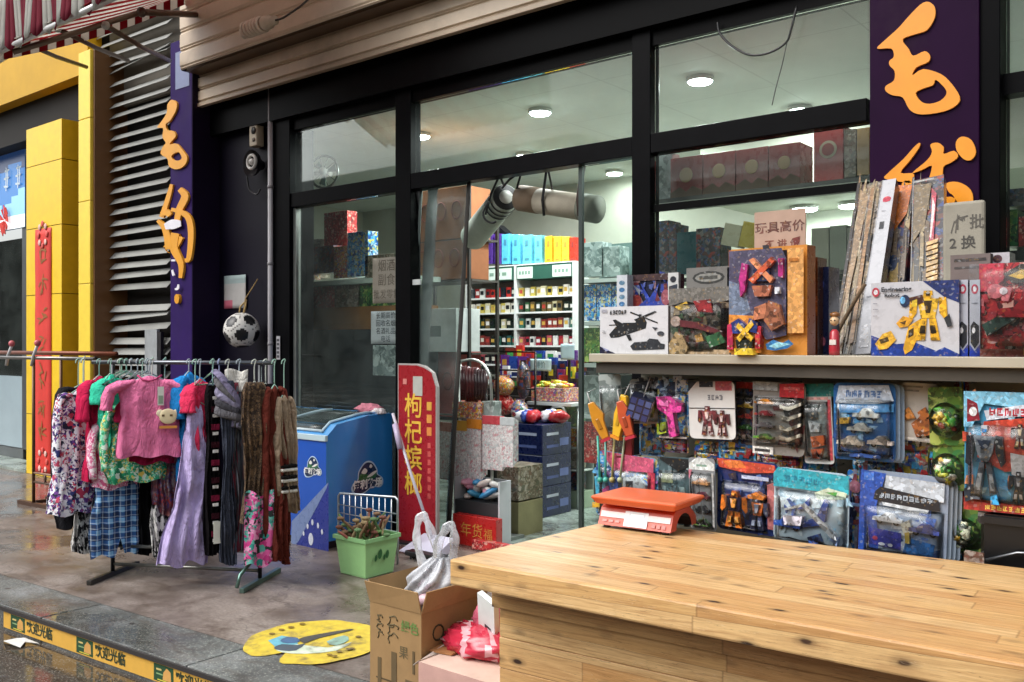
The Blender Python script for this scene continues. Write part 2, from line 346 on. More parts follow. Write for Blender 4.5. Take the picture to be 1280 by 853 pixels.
class MB:
    def __init__(s): s.v = []; s.f = []; s.c = []; s.m = []; s.sm = []
    def add(s, vs, fs, col, m=0, sm=False):
        o = len(s.v); s.v += [tuple(p) for p in vs]; col = C(col)
        for f in fs: s.f.append(tuple(i + o for i in f)); s.c.append(col); s.m.append(m); s.sm.append(sm)
        return s
    def box(s, x0, x1, y0, y1, z0, z1, col='808080', m=0, cols=None):
        vs = [(x, y, z) for z in (z0, z1) for y in (y0, y1) for x in (x0, x1)]
        fs = [(0, 1, 5, 4), (1, 3, 7, 5), (3, 2, 6, 7), (2, 0, 4, 6), (4, 5, 7, 6), (2, 3, 1, 0)]   # front(-y) right back left top bottom
        if cols:
            for f, c in zip(fs, cols): s.add([vs[i] for i in f], [(0, 1, 2, 3)], c, m)
            return s
        return s.add(vs, fs, col, m)
    def hexa(s, vs, col, m=0):
        return s.add(vs, [(0, 1, 5, 4), (1, 2, 6, 5), (2, 3, 7, 6), (3, 0, 4, 7), (4, 5, 6, 7), (3, 2, 1, 0)], col, m)
    def poly(s, pts, col, m=0): return s.add(pts, [tuple(range(len(pts)))], col, m)
    def prism(s, pts, y0, y1, col, m=0):
        """outline in x,z facing -y, from y0 (front) to y1"""
        a = sum(pts[i][0] * pts[(i + 1) % len(pts)][1] - pts[(i + 1) % len(pts)][0] * pts[i][1] for i in range(len(pts)))
        if a < 0: pts = pts[::-1]
        k = len(pts); vs = [(x, y0, z) for x, z in pts] + [(x, y1, z) for x, z in pts]
        fs = [tuple(range(k)), tuple(range(2 * k - 1, k - 1, -1))] + [((i + 1) % k, i, i + k, (i + 1) % k + k) for i in range(k)]
        return s.add(vs, fs, col, m)
    def tube(s, pts, r, col='808080', m=0, n=8, cap=True, sy=1.0, closed=False):
        pts = [Vector(p) for p in pts]; k = len(pts); vs = []; up = None
        rr = r if isinstance(r, (list, tuple)) else [r] * k
        for i, p in enumerate(pts):
            d = (pts[(i + 1) % k] - pts[i - 1]) if closed else (pts[min(i + 1, k - 1)] - pts[max(i - 1, 0)])
            d = d.normalized() if d.length > 1e-9 else Vector((0, 0, 1))
            if up is None: up = Vector((0, 0, 1)) if abs(d.z) < .9 else Vector((0, 1, 0))
            a = d.cross(up)
            a = a.normalized() if a.length > 1e-6 else d.orthogonal().normalized()
            b = a.cross(d).normalized(); up = b
            for j in range(n):
                t = 2 * math.pi * j / n; vs.append(p + a * math.cos(t) * rr[i] + b * math.sin(t) * rr[i] * sy)
        fs = []
        for i in range(k if closed else k - 1):
            q = (i + 1) % k
            for j in range(n): fs.append((i * n + j, i * n + (j + 1) % n, q * n + (j + 1) % n, q * n + j))
        if cap and not closed: fs += [tuple(range(n - 1, -1, -1)), tuple(range((k - 1) * n, k * n))]
        return s.add(vs, fs, col, m, True)
    def cyl(s, p, q, r, col, m=0, n=16, r2=None): return s.tube([p, q], [r, r if r2 is None else r2], col, m, n)
    def ball(s, c, r, col, m=0, nu=16, nv=10, sc=(1, 1, 1), fn=None):
        vs = [(c[0], c[1], c[2] - r * sc[2])]; fs = []
        for i in range(1, nv):
            a = math.pi * i / nv
            for j in range(nu):
                t = 2 * math.pi * j / nu
                d = Vector((math.sin(a) * math.cos(t), math.sin(a) * math.sin(t), -math.cos(a))); k = fn(d) if fn else 1
                vs.append((c[0] + d.x * r * sc[0] * k, c[1] + d.y * r * sc[1] * k, c[2] + d.z * r * sc[2] * k))
        vs.append((c[0], c[1], c[2] + r * sc[2])); L = len(vs) - 1
        for j in range(nu):
            fs.append((0, 1 + (j + 1) % nu, 1 + j)); fs.append((L, 1 + (nv - 2) * nu + j, 1 + (nv - 2) * nu + (j + 1) % nu))
            for i in range(nv - 2):
                fs.append((1 + i * nu + j, 1 + i * nu + (j + 1) % nu, 1 + (i + 1) * nu + (j + 1) % nu, 1 + (i + 1) * nu + j))
        return s.add(vs, fs, col, m, True)
    def grid(s, fn, nu, nv, col, m=0, thick=0.0, sm=True, colfn=None):
        vs = [fn(i / nu, j / nv) for j in range(nv + 1) for i in range(nu + 1)]
        fs = [(j * (nu + 1) + i, j * (nu + 1) + i + 1, (j + 1) * (nu + 1) + i + 1, (j + 1) * (nu + 1) + i) for j in range(nv) for i in range(nu)]
        if colfn:
            o = len(s.v); s.v += [tuple(p) for p in vs]
            for q, f in enumerate(fs):
                s.f.append(tuple(i + o for i in f)); s.c.append(C(colfn((q % nu + .5) / nu, (q // nu + .5) / nv))); s.m.append(m); s.sm.append(sm)
            return s
        return s.add(vs, fs, col, m, sm)
    def sheet2d(s, loops, o, ux, uy, col, m=0, ext=0.0, off=0.0):
        """filled outline with holes (loops of 2-D points) laid on the plane o,ux,uy"""
        cu = bpy.data.curves.new('outline', 'CURVE'); cu.dimensions = '2D'; cu.fill_mode = 'BOTH' if ext else 'FRONT'; cu.extrude = ext / 2
        for L in loops:
            sp = cu.splines.new('POLY'); sp.points.add(len(L) - 1); sp.use_cyclic_u = True
            for p, q in zip(sp.points, L): p.co = (q[0], q[1], 0, 1)
        s._curve(cu, o, ux, uy, col, m, off + ext / 2); return s
    def text(s, body, o, h, col, ux=(1, 0, 0), uy=(0, 0, 1), m=0, ext=0.0, off=.0008, sx=1.0, bold=0.0, vertical=False, align='CENTER'):
        chars = list(body) if vertical else [body]
        for i, ch in enumerate(chars):
            cu = bpy.data.curves.new('glyphs', 'FONT'); cu.body = ch; cu.size = h; cu.resolution_u = 2; cu.extrude = ext / 2; cu.offset = bold
            cu.align_x = align; cu.align_y = 'CENTER'
            oo = Vector(o) - Vector(uy) * (i * h * 1.12 if vertical else 0)
            s._curve(cu, oo, Vector(ux) * sx, uy, col, m, off + ext / 2)
        return s
    def _curve(s, cu, o, ux, uy, col, m, off):
        ob = bpy.data.objects.new('tmp', cu); me = bpy.data.meshes.new_from_object(ob)
        ux, uy, o = Vector(ux), Vector(uy), Vector(o); nz = ux.cross(uy).normalized()
        fs = [tuple(p.vertices) for p in me.polygons]
        vs = [o + ux * v.co.x + uy * v.co.y + nz * (v.co.z + off) for v in me.vertices]
        s.add(vs, fs, col, m)
        bpy.data.objects.remove(ob); bpy.data.curves.remove(cu); bpy.data.meshes.remove(me)
    def xf(s, mat):
        s.v = [tuple(mat @ Vector(p)) for p in s.v]; return s
    def build(s, name, mats, parent=None, bevel=0.0, loc=None):
        me = bpy.data.meshes.new(name); me.from_pydata(s.v, [], s.f)
        for mm in (mats if isinstance(mats, (list, tuple)) else [mats]): me.materials.append(M[mm])
        ca = me.color_attributes.new('Col', 'FLOAT_COLOR', 'CORNER')
        buf = []
        for p, c in zip(me.polygons, s.c): buf += [c[0], c[1], c[2], 1.0] * len(p.vertices)
        ca.data.foreach_set('color', buf)
        me.polygons.foreach_set('material_index', s.m); me.polygons.foreach_set('use_smooth', s.sm); me.update()
        ob = bpy.data.objects.new(name, me); COL.objects.link(ob)
        if parent: ob.parent = parent
        if loc: ob.location = loc
        if bevel:
            b = ob.modifiers.new('edge', 'BEVEL'); b.width = bevel; b.segments = 2; b.limit_method = 'ANGLE'; b.angle_limit = R(50)
        return ob
def tag(o, label=None, cat=None, group=None, kind=None):
    if label: o['label'] = label
    if cat: o['category'] = cat
    if group: o['group'] = group
    if kind: o['kind'] = kind
    return o
def thing(name, label, cat, loc=(0, 0, 0), rz=0.0, group=None, tilt=(0, 0)):
    o = bpy.data.objects.new(name, None); COL.objects.link(o); o.empty_display_size = .1
    o.location = loc; o.rotation_euler = (tilt[0], tilt[1], rz)
    return tag(o, label, cat, group)
def dup(o, loc, rz=None, label=None, parent=None):
    c = o.copy(); COL.objects.link(c)
    if parent is None:
        c.location = loc
        if rz is not None: c.rotation_euler = (c.rotation_euler[0], c.rotation_euler[1], rz)
        if label: c['label'] = label
    else: c.parent = parent
    for ch in list(o.children): dup(ch, None, parent=c)
    return c
def thick(o, t):
    md = o.modifiers.new('thickness', 'SOLIDIFY'); md.thickness = t; md.offset = 0
    return o
def brush(pts, n=5):
    """outline of a brush stroke: points (x, y, halfwidth)"""
    P = smooth_path([Vector(p) for p in pts], n); L, Rr = [], []
    for i, p in enumerate(P):
        d = (P[min(i + 1, len(P) - 1)] - P[max(i - 1, 0)]); d = Vector((d.x, d.y)); d = d.normalized() if d.length else Vector((1, 0))
        q = Vector((-d.y, d.x)) * p.z; L.append((p.x + q.x, p.y + q.y)); Rr.append((p.x - q.x, p.y - q.y))
    return L + Rr[::-1]
# ================================================================ THE SETTING
GL = 4.9                                  # the plane of the shop window
def kerbY(X): return 2.54 + .0695 * X
# ---- ground
mb = MB(); mb.poly([(-250, -250, -.13), (250, -250, -.13), (250, 250, -.13), (-250, 250, -.13)], '6a6258')
tag(mb.build('road', 'road_wet'), kind='structure')
mb = MB(); XA, XB = -30.0, 12.0
mb.poly([(XA, kerbY(XA) + .34, 0), (XB, kerbY(XB) + .34, 0), (XB, GL + .05, 0), (XA, GL + .05, 0)], '8d8075')
tag(mb.build('pavement', 'pavement_wet'), kind='structure')
mb = MB(); nx, ny = (1, kerbY(1) - kerbY(0)), None
k0, k1 = -15.0, 12.0
x = k0; rng = random.Random(3)
while x < k1:                             # kerb stones butted end to end
    x1 = x + 1.25; g = .004
    a, b = x + g, x1 - g
    mb.hexa([(a, kerbY(a), -.14), (b, kerbY(b), -.14), (b, kerbY(b) + .334, -.14), (a, kerbY(a) + .334, -.14),
             (a, kerbY(a), .004), (b, kerbY(b), .004), (b, kerbY(b) + .334, .004), (a, kerbY(a) + .334, .004)], '808080')
    x = x1
tag(mb.build('kerb', 'kerb_stone', bevel=.006), kind='structure')

# ---- welcome strip stuck to the riser of the kerb
st = thing('welcome_strip', 'yellow strip with green squares and black welcome characters on the kerb riser', 'kerb sticker', (-6.0, kerbY(-6.0) - .004, 0), math.atan(.0695))
mb = MB(); mb.box(.62, 9, -.0015, 0, -.112, -.022, 'e3b04a'); mb.box(.60, 9, -.012, 0, -.020, .0005, '2f2b2a')
mb.build('strip', 'paper', st)
x = .71; k = 0
sx0 = [onY(px, 780, 2.2).x for px in (15, 100, 204)]
xs = [.70, 1.36, 2.02, 2.68, 3.34, 4.0, 4.66, 5.3]
for x in xs:
    m1 = MB(); m1.box(x, x + .15, -.0024, -.0016, -.106, -.028, '1d4a2c')
    m1.box(x + .02, x + .06, -.003, -.0025, -.055, -.047, 'd9c27a'); m1.box(x + .02, x + .07, -.003, -.0025, -.075, -.069, '8fb07a')
    m1.prism([(x + .07, -.094), (x + .135, -.094), (x + .13, -.05), (x + .10, -.036), (x + .075, -.06)], -.003, -.0025, 'd9a55a')
    m1.box(x + .03, x + .12, -.0034, -.0031, -.101, -.096, 'e0d24a')
    m1.build('green_square', 'paper', st)
    m2 = MB(); m2.text('欢迎光临', (x + .30, -.002, -.068), .066, '23351f', bold=.002)
    m2.build('lettering', 'paper', st)

# ---- the shop building
SB = thing('shop_building', 'dark framed glass shop front with a lit white interior', 'building', (0, 0, 0))
SB['kind'] = 'thing'
mb = MB()                                  # walls above and beside
mb.box(-7.6, 3.2, 4.98, 5.2, 3.42, 8.0, '8d867a'); mb.box(-9.9, -7.6, 4.84, 5.2, 3.9, 8.0, '8d867a')
mb.build('upper_wall', 'outer_wall', SB)
mb = MB(); mb.box(-7.58, 3.2, 4.80, 4.975, 3.36, 3.72, '060607'); mb.build('header_beam', 'black_frame', SB)
BACK, CEI = 8.7, 3.30
mb = MB(); mb.box(-9.8, 3.2, BACK, BACK + .1, 0, CEI + .1, 'd3d3bd'); mb.build('back_wall', 'inner_wall', SB)
mb = MB(); mb.box(-9.9, -9.8, 5.21, BACK + .1, 0, CEI + .1, 'd3d3bd'); mb.box(3.1, 3.2, 5.21, BACK, 0, CEI + .1, 'd3d3bd'); mb.build('side_wall', 'inner_wall', SB)
mb = MB(); mb.box(-9.9, 3.2, 5.0, BACK + .1, CEI, CEI + .08, 'd8dcd4'); mb.build('ceiling', 'ceiling_panel', SB)
mb = MB(); mb.box(-3.9, 3.1, 7.45, BACK - .002, 2.72, CEI - .002, 'cfd2c8'); mb.build('soffit', 'inner_wall', SB)
mb = MB(); mb.box(-9.9, 3.2, GL + .06, BACK, -.01, .006, 'b3c2ba'); mb.build('floor', 'floor_tiles', SB)
mb = MB(); mb.box(-9.79, -7.6, 5.2, 5.3, 0, CEI, '30302e'); mb.build('front_wall', 'dark_inside', SB)
# purple recess wall with plinth
a = onY(249, 300, GL).x; b = onY(345, 300, GL).x
mb = MB(); mb.box(a, b, GL, GL + .25, 0, 3.7, '2b1f45'); mb.build('purple_wall_panel', 'purple_wall', SB)
mb = MB(); mb.box(b, onY(369, 300, GL).x, GL - .06, GL + .2, 0, 3.37, '09090c'); mb.build('window_post', 'black_frame', SB, bevel=.004)
# frames
fr = 'black_frame'
def xpx(px, Y=GL): return onY(px, 300, Y).x
XM = [(500, 519), (795, 818)]
TR0, TR1 = onY(805, 195.2, GL).z, onY(805, 171, GL).z
GT = onY(805, 62, GL).z
XL, XR = xpx(369), xpx(1087)
for p, q in XM:
    mb = MB(); mb.box(xpx(p), xpx(q), GL - .05, GL + .06, 0, 3.359, '0c0c0e'); mb.build('mullion', fr, SB, bevel=.004)
segs = [(XL, xpx(500)), (xpx(519), xpx(795)), (xpx(818), XR)]
for a, b in segs:
    mb = MB(); mb.box(a, b, GL - .047, GL + .057, TR0, TR1, '0e0e10'); trm = mb.build('transom', fr, SB, bevel=.004)
    mb = MB(); mb.box(a, b, GL - .03, GL + .05, GT, 3.359, '070708'); hf = mb.build('head_frame', fr, SB)
    mb = MB(); mb.box(a + .004, b - .004, GL, GL + .008, TR1 + .002, GT - .002, 'ffffff'); mb.build('pane', 'window_glass', hf)
# lower panes
a, b = segs[0]
mb = MB(); mb.box(a + .004, b - .004, GL, GL + .008, .13, TR0 - .002, 'ffffff'); mb.build('window_pane', 'window_glass', SB)
mb = MB(); mb.box(a, b, GL - .04, GL + .05, 0, .128, '0c0c0e'); mb.build('bottom_frame', fr, SB)
mb = MB(); mb.box(a, a + .035, GL - .02, GL + .03, .13, TR0 - .004, '8f938f'); mb.build('pane_edge', 'painted_metal', SB)
a, b = segs[2]
mb = MB(); mb.box(a + .004, b - .004, GL, GL + .008, .9, TR0 - .002, 'ffffff'); mb.build('window_pane', 'window_glass', SB)
mb = MB(); mb.box(a, b, GL - .05, GL + .06, 0, .898, '0c0c0e'); mb.build('sill_wall', fr, SB)
z2 = onY(950, 240, GL).z
mb = MB(); mb.box(a, b, GL - .025, GL - .002, z2 - .055, z2 - .012, '0a0a0b'); mb.build('glazing_bar', fr, SB)
# fixed pane beside the doorway
dj = xpx(727)
mb = MB(); mb.box(dj, xpx(795) - .004, GL + .012, GL + .022, .02, TR0 - .002, 'ffffff'); mb.build('door_side_pane', 'window_glass', SB)
mb = MB(); mb.box(dj - .028, dj, GL + .004, GL + .03, .008, TR0 - .002, '3f4a47'); mb.build('pane_edge', 'painted_metal', SB)
# bay beyond the pillar
p0, p1 = xpx(1225), xpx(1257)
mb = MB(); mb.box(p0 + .004, p1, GL - .12, GL + .1, 0, 3.72, '08080a'); mb.build('window_post', fr, SB, bevel=.004)
mb = MB(); mb.box(p1, 3.2, GL - .05, GL + .06, onY(1268, 120, GL).z, onY(1268, 94, GL).z, '0e0e10'); mb.build('transom', fr, SB)
mb = MB(); mb.box(p1, 3.2, GL - .05, GL + .06, 0, .9, '0c0c0e'); mb.build('sill_wall', fr, SB)
mb = MB(); mb.box(p1 + .004, 3.19, GL, GL + .008, .905, 3.35, 'ffffff'); mb.build('window_pane', 'window_glass', SB)
# ceiling lamps
def ceiling_lamp(px, py, z, w, label):
    p = onZ(px, py, z)
    if p.y > BACK - .2: p.y = BACK - .25
    t = thing('ceiling_light', label, 'ceiling light', (p.x, p.y, z), 0, 'round ceiling lights inside the shop')
    m1 = MB(); m1.tube([(0, 0, -.002), (0, 0, -.03)], [.095, .095], 'e8e8e4', 0, 20); m1.build('housing', 'plastic', t)
    m2 = MB(); m2.tube([(0, 0, -.031), (0, 0, -.04)], [.085, .075], 'ffffff', 0, 20); m2.build('diffuser', 'lamp_face', t)
    L = bpy.data.lights.new('lamp', 'AREA'); L.shape = 'DISK'; L.size = .26; L.energy = w; L.color = (.95, 1, 1)
    lo = bpy.data.objects.new('lamp', L); COL.objects.link(lo); lo.parent = t; lo.location = (0, 0, -.05)
LW = 21
for px, py, lab in ((875, 97, 'bright round ceiling light with spiky glare in the upper window beside the purple sign'),
                    (675, 137, 'round ceiling light glowing alone in the middle of the upper window over the doorway'),
                    (525, 167, 'round ceiling light beside the mullion at the far end of the doorway window'),
                    (656, 192, 'round ceiling light cut by the transom above the doorway'),
                    (1000, 134, 'round ceiling light just above the transom near the purple sign'),
                    (806, 165, 'round ceiling light hidden half behind the mullion next to the doorway')):
    ceiling_lamp(px, py, CEI, LW, lab)
for px, py, lab in ((768, 214, 'round ceiling light seen through the doorway near the rolled curtains'),):
    p = onZ(px, py, CEI); ceiling_lamp(px, py, CEI, 4, lab)
for px, py, lab in ((1005, 258, 'small low ceiling light above the pink handwritten card'),
                    (1066, 268, 'small low ceiling light behind the leaning long boxes')):
    d = ray(px, py); t0 = (2.72 - EYE) / d.z
    p = onZ(px, py, 2.72)
    if p.y > BACK: py2 = 430 - (2.72 - EYE) * FPX / (BACK - .35) * (ray(px, py).y); p = onZ(px, py2, 2.72)
    t = thing('ceiling_light', lab, 'ceiling light', (p.x, p.y, 2.72), 0, 'round ceiling lights inside the shop')
    m1 = MB(); m1.tube([(0, 0, -.002), (0, 0, -.03)], [.13, .13], 'e8e8e4', 0, 20); m1.build('housing', 'plastic', t)
    m2 = MB(); m2.tube([(0, 0, -.031), (0, 0, -.045)], [.12, .105], 'ffffff', 0, 20); m2.build('diffuser', 'lamp_face', t)
    L = bpy.data.lights.new('lamp', 'AREA'); L.shape = 'DISK'; L.size = .22; L.energy = 4; L.color = (.95, 1, 1)
    lo = bpy.data.objects.new('lamp', L); COL.objects.link(lo); lo.parent = t; lo.location = (0, 0, -.06)

# ---- roller shutter: housing and the raised curtain
RS = thing('roller_shutter', 'beige ribbed roller shutter rolled up above the shop front', 'roller shutter', (0, 4.7, 3.6))
def ribs(x0, x1, z0, z1, yf, pitch, name, depth=.022):
    """a sheet of rolled steel slats"""
    prof = []; z = z0
    while z < z1 - .001:
        p = min(pitch, z1 - z)
        for u, d in ((0, 0), (.06, -.012), (.12, -.006), (.2, -depth), (.85, -depth), (.93, -.005), (1.0, 0)): prof.append((z + u * p, d))
        z += p
    m = MB(); xs = [x0 + (x1 - x0) * i / 6 for i in range(7)]
    vs = [(x, yf + d, zz) for zz, d in prof for x in xs]; k = 7
    fs = [(j * k + i, j * k + i + 1, (j + 1) * k + i + 1, (j + 1) * k + i) for j in range(len(prof) - 1) for i in range(k - 1)]
    m.add(vs, fs, 'cdbba4'); return thick(m.build(name, 'paint', RS), .004)
sx = onY(227, 60, 4.5).x; hz = onY(227, 88, 4.5).z
RSH = ribs(sx, 2.6, hz - 3.6, hz + .96 - 3.6, 4.5 - 4.7, .165, 'housing', .016)
mb = MB(); mb.box(sx + .01, 2.6, -.16, .1, hz - 3.6 - .004, hz - 3.6 + .02, '6a5644'); mb.box(sx - .02, sx, -.19, .12, hz - 3.6, 1.3, '3a3038'); mb.build('housing_end', 'painted_metal', RSH)
cx0 = onY(247, 110, 4.7).x; cz = onY(440, 74, 4.7).z
RSC = ribs(cx0, 2.6, cz - 3.6, cz + .36 - 3.6, 0, .12, 'curtain')
mb = MB(); mb.box(cx0, 2.6, -.028, .02, cz - 3.6 - .035, cz - 3.6 - .001, 'b39f88'); mb.build('bottom_bar', 'paint', RSC, bevel=.004)
gx0, gx1 = onY(240, 300, 4.7).x, onY(248, 300, 4.7).x
mb = MB(); mb.box(gx0, gx1, -.06, .06, -3.6, hz - 3.6 - .006, '7d7a7c'); mb.box(gx1 + .0005, gx1 + .02, -.02, .19, -3.6, hz - 3.7, '26222b'); mb.build('guide_rail', 'painted_metal', RS, bevel=.003)

# ---- calligraphy
def px2(pts, s, ox, oy): return [(ox + x / s, oy + y / s) for x, y in pts]
MAO = [[(605, 10), (628, 30), (628, 70), (600, 115), (560, 130), (508, 150), (530, 185), (548, 212), (590, 195), (610, 210), (605, 235), (560, 255), (545, 285), (585, 262), (650, 280), (690, 315), (722, 365), (712, 395), (665, 420), (580, 432), (535, 415), (508, 368), (470, 360), (445, 345), (445, 325), (475, 305), (478, 270), (460, 250), (458, 232), (475, 215), (465, 185), (412, 185), (440, 155), (490, 110), (530, 65), (575, 20)],
       [(557, 352), (585, 335), (622, 322), (632, 302), (665, 332), (672, 355), (650, 380), (610, 392), (578, 384)]]
PU = [[(572, 538), (570, 556), (535, 605), (500, 650), (545, 652), (550, 668), (540, 688), (500, 684), (440, 672), (455, 650), (510, 600), (550, 555)],
      [(612, 545), (640, 538), (662, 555), (662, 580), (700, 568), (716, 590), (690, 612), (660, 630), (655, 690), (606, 690), (618, 625), (580, 640), (545, 650), (600, 603), (618, 572)],
      [(730, 515), (765, 527), (783, 572), (765, 602), (738, 600), (712, 570), (708, 535)],
      [(672, 690), (715, 685), (755, 706), (772, 742), (764, 800), (735, 900), (700, 900), (725, 800), (700, 740), (680, 722)],
      [(505, 690), (545, 690), (540, 780), (510, 900), (480, 880), (505, 780)], [(560, 760), (690, 740), (690, 770), (560, 790)], [(560, 830), (700, 810), (700, 840), (560, 860)], [(615, 690), (650, 690), (640, 930), (605, 930)]]
# purple sign pillar beside the toy shelf
SY = GL - .14
a, b = onY(1087, 100, SY).x, onY(1224, 100, SY).x
PS = thing('purple_sign_pillar', 'purple pillar sign with big orange brush characters rising behind the toy shelf', 'sign', ((a + b) / 2, SY, 0))
mb = MB(); mb.box(a - (a + b) / 2, b - (a + b) / 2, 0, .3, .0, 3.7, '250a2c'); PSP = mb.build('panel', 'sign_panel', PS, bevel=.004)
def to_plane(loops, s, ox, oy, Y, org):
    out = []
    for L in loops:
        L2 = smooth_loop(px2(L, s, ox, oy), 3); q = []
        for x, y in L2:
            p = onY(x, y, Y); q.append((p.x - org[0], p.z - org[2]))
        out.append(q)
    return out
def glyph(m, loops, col, y, ext):
    m.sheet2d(loops, (0, y, 0), (1, 0, 0), (0, 0, 1), col, 0, ext)
org = PS.location
m = MB(); glyph(m, to_plane(MAO, 3.003, 960, 0, SY, org), 'ec9519', 0, .012); m.build('brush_character', 'plastic', PSP)
m = MB()
for L in to_plane(PU, 3.003, 960, 0, SY, org): glyph(m, [L], 'ec9519', 0, .012)
m.build('brush_character', 'plastic', PSP)
# narrow purple sign beside the louvre
SY2 = 4.62
a, b = onY(213, 300, SY2).x, onY(240.5, 300, SY2).x
PL = thing('purple_sign_pillar', 'narrow purple sign pillar with small orange brush characters beside the louvre', 'sign', ((a + b) / 2, SY2, 0))
mb = MB(); w = (b - a) / 2; mb.box(-w, w - .01, 0, .3, 0, hz + .35, '33205c'); mb.box(w - .0095, w, .002, .3, 0, hz, '231a33'); PLP = mb.build('panel', 'sign_panel', PL, bevel=.004)
mb = MB(); z0 = onY(228, 110, SY2).z; mb.box(-w * .5, w * .75, -.004, -.001, z0, z0 + .34, '7d86a6'); mb.build('faded_sheet', 'paper', PLP)
MAO2 = [[(175, 120), (205, 140), (200, 185), (165, 245), (140, 265), (150, 300), (185, 305), (200, 335), (175, 365), (165, 385), (205, 380), (245, 425), (268, 465), (250, 510), (205, 532), (160, 515), (150, 470), (110, 440), (125, 395), (140, 375), (120, 340), (125, 290), (90, 285), (110, 255), (145, 200), (150, 150)],
        [(175, 450), (215, 430), (235, 465), (215, 480), (185, 475)]]
org = PL.location
m = MB(); glyph(m, to_plane(MAO2, 4.739, 180, 100, SY2, org), 'e5a02a', 0, .02); m.build('brush_character', 'plastic', PLP)
m = MB(); q = lambda pts: to_plane([pts], 1, 0, 0, SY2, org)
for st_ in ([(216.5, 231, 2), (212, 248, 2.8), (204, 272, 3)], [(204, 268, 2.5), (211, 266, 4), (215, 270, 3)], [(227, 237, 3), (234, 246, 4.5), (227, 262, 4), (224, 276, 3.5)],
            [(200, 276, 2), (210, 288, 4), (214, 312, 4)], [(217, 262, 2), (236, 270, 3.5), (241.5, 290, 3.6), (239, 322, 3), (234, 326, 2.5)],
            [(222, 292, 5), (220, 310, 5), (229, 330, 3.5), (228.5, 348, 2)], [(210, 306, 4), (217, 312, 5), (228, 296, 4)]):
    m.sheet2d([[(onY(x, y, SY2).x - org.x, onY(x, y, SY2).z) for x, y in brush(st_)]], (0, -.0008 * len(m.v) ** .2, 0), (1, 0, 0), (0, 0, 1), 'e5a02a', 0, .018 + .0004 * (len(m.f) % 17))
e = [(224.5 + 3 * math.cos(t * .63), 374 + 6 * math.sin(t * .63)) for t in range(10)]
m.sheet2d(q(e), (0, 0, 0), (1, 0, 0), (0, 0, 1), 'dd9a26', 0, .03)
m.build('brush_character', 'plastic', PLP)
m = MB()
for st_ in ([(210, 284, 3.5), (220, 281, 6), (230, 280, 3.5)], [(218, 326, 1.2), (223, 326, 1.2)], [(219, 338, 1.2), (221, 345, 1.5)], [(227, 356, 1), (226, 361, 1.6), (222.5, 362, 1)]):
    m.sheet2d([[(onY(x, y, SY2).x - org.x, onY(x, y, SY2).z) for x, y in brush(st_)]], (0, -.027, 0), (1, 0, 0), (0, 0, 1), 'e6e4ec', 0, .006)
m.build('white_character', 'plastic', PLP)

# ---- louvre beside it
LY = 4.72
a, b = onY(117, 300, LY).x, onY(213, 300, LY).x
LV = thing('louvre_panel', 'tall dark louvre of tilted grey slats with some bent ones', 'louvre', ((a + b) / 2, LY, 0))
w = (b - a) / 2
mb = MB(); mb.box(-w, w, .16, .2, 0, 4.6, '565a57'); mb.build('backing', 'dark_inside', LV)
mb = MB(); mb.box(-w, -w + .06, -.04, .16, 0, 4.6, '2b2d2b'); mb.build('side_frame', 'black_frame', LV)
zt = onY(165, 30, LY).z; ztop = zt + .25; zb = 1.18; n = 35; rng = random.Random(5)
m = None
for i in range(n):
    z = zb + (ztop - zb) * i / (n - 1)
    gap = 370 < 0
    t = rng.uniform(-.006, .006); l = rng.uniform(-.012, .012)
    if i in (4, 5): l = .04 if i == 4 else .06
    if i > 27: l = rng.uniform(-.05, .10)
    if i == 7: continue
    m = MB(); x0, x1 = -w + .062 + (rng.uniform(0, .12) if i > 27 else 0), w - .01
    c = '9b9c97' if i % 4 else '8d8e89'
    m.hexa([(x0, -.03, z - .063), (x1, -.03, z - .063 + l), (x1, .03, z + l), (x0, .03, z), (x0, -.035, z - .061), (x1, -.035, z - .061 + l), (x1, .026, z + .004 + l), (x0, .026, z + .004)], c)
    m.build('slat', 'paint', LV)
mb = MB(); mb.box(w - .34, w - .12, -.07, -.04, .9, onY(207, 412, LY).z, 'b7bdc0'); mb.box(w - .11, w - .05, -.07, -.04, .9, onY(207, 415, LY).z, '23232a'); mb.build('strip', 'painted_metal', LV)

# ---- pipe, boxes and labels on the purple wall
t = thing('drain_pipe', 'thin white pipe running down the purple wall', 'pipe', onY(338, 480, 4.82) * 1)
x = onY(338, 300, 4.82).x; t.location = (x, 4.82, 0)
mb = MB(); mb.tube([(0, 0, .02), (0, 0, onY(338, 104, 4.82).z)], .022, 'b9b6ba', 0, 12); mb.build('pipe', 'plastic', t)
mb = MB()
for py in (234, 330, 430):
    z = onY(338, py, 4.82).z; mb.tube([(0, 0, z - .012), (0, 0, z + .012)], .027, '8c8a8e', 0, 12); mb.box(-.012, .012, .02, .08, z - .01, z + .01, '77757a')
mb.build('clamp', 'plastic', t)
c = onY(322, 170, 4.86); t = thing('doorbell_box', 'small beige box with dark hole above the round horn on purple wall', 'box', c)
mb = MB(); mb.box(-.055, .055, -.05, .03, -.1, .1, 'b9ab93'); mb.build('case', 'plastic', t, bevel=.01)
mb = MB(); mb.tube([(.015, -.0505, .035), (.015, -.056, .035)], .032, '1b1714', 0, 16); mb.tube([(.015, -.0505, -.045), (.015, -.054, -.045)], .02, '5d5346', 0, 12); mb.build('button', 'plastic', t)
c = onY(322, 206, 4.84); t = thing('alarm_horn', 'round black and silver horn hanging on the purple wall by the pipe', 'alarm', c)
mb = MB(); mb.tube([(0, .05, 0), (0, 0, 0), (0, -.03, 0), (0, -.07, 0)], [.04, .06, .1, .12], '1b1a1f', 0, 20, False); mb.build('horn', 'plastic', t)
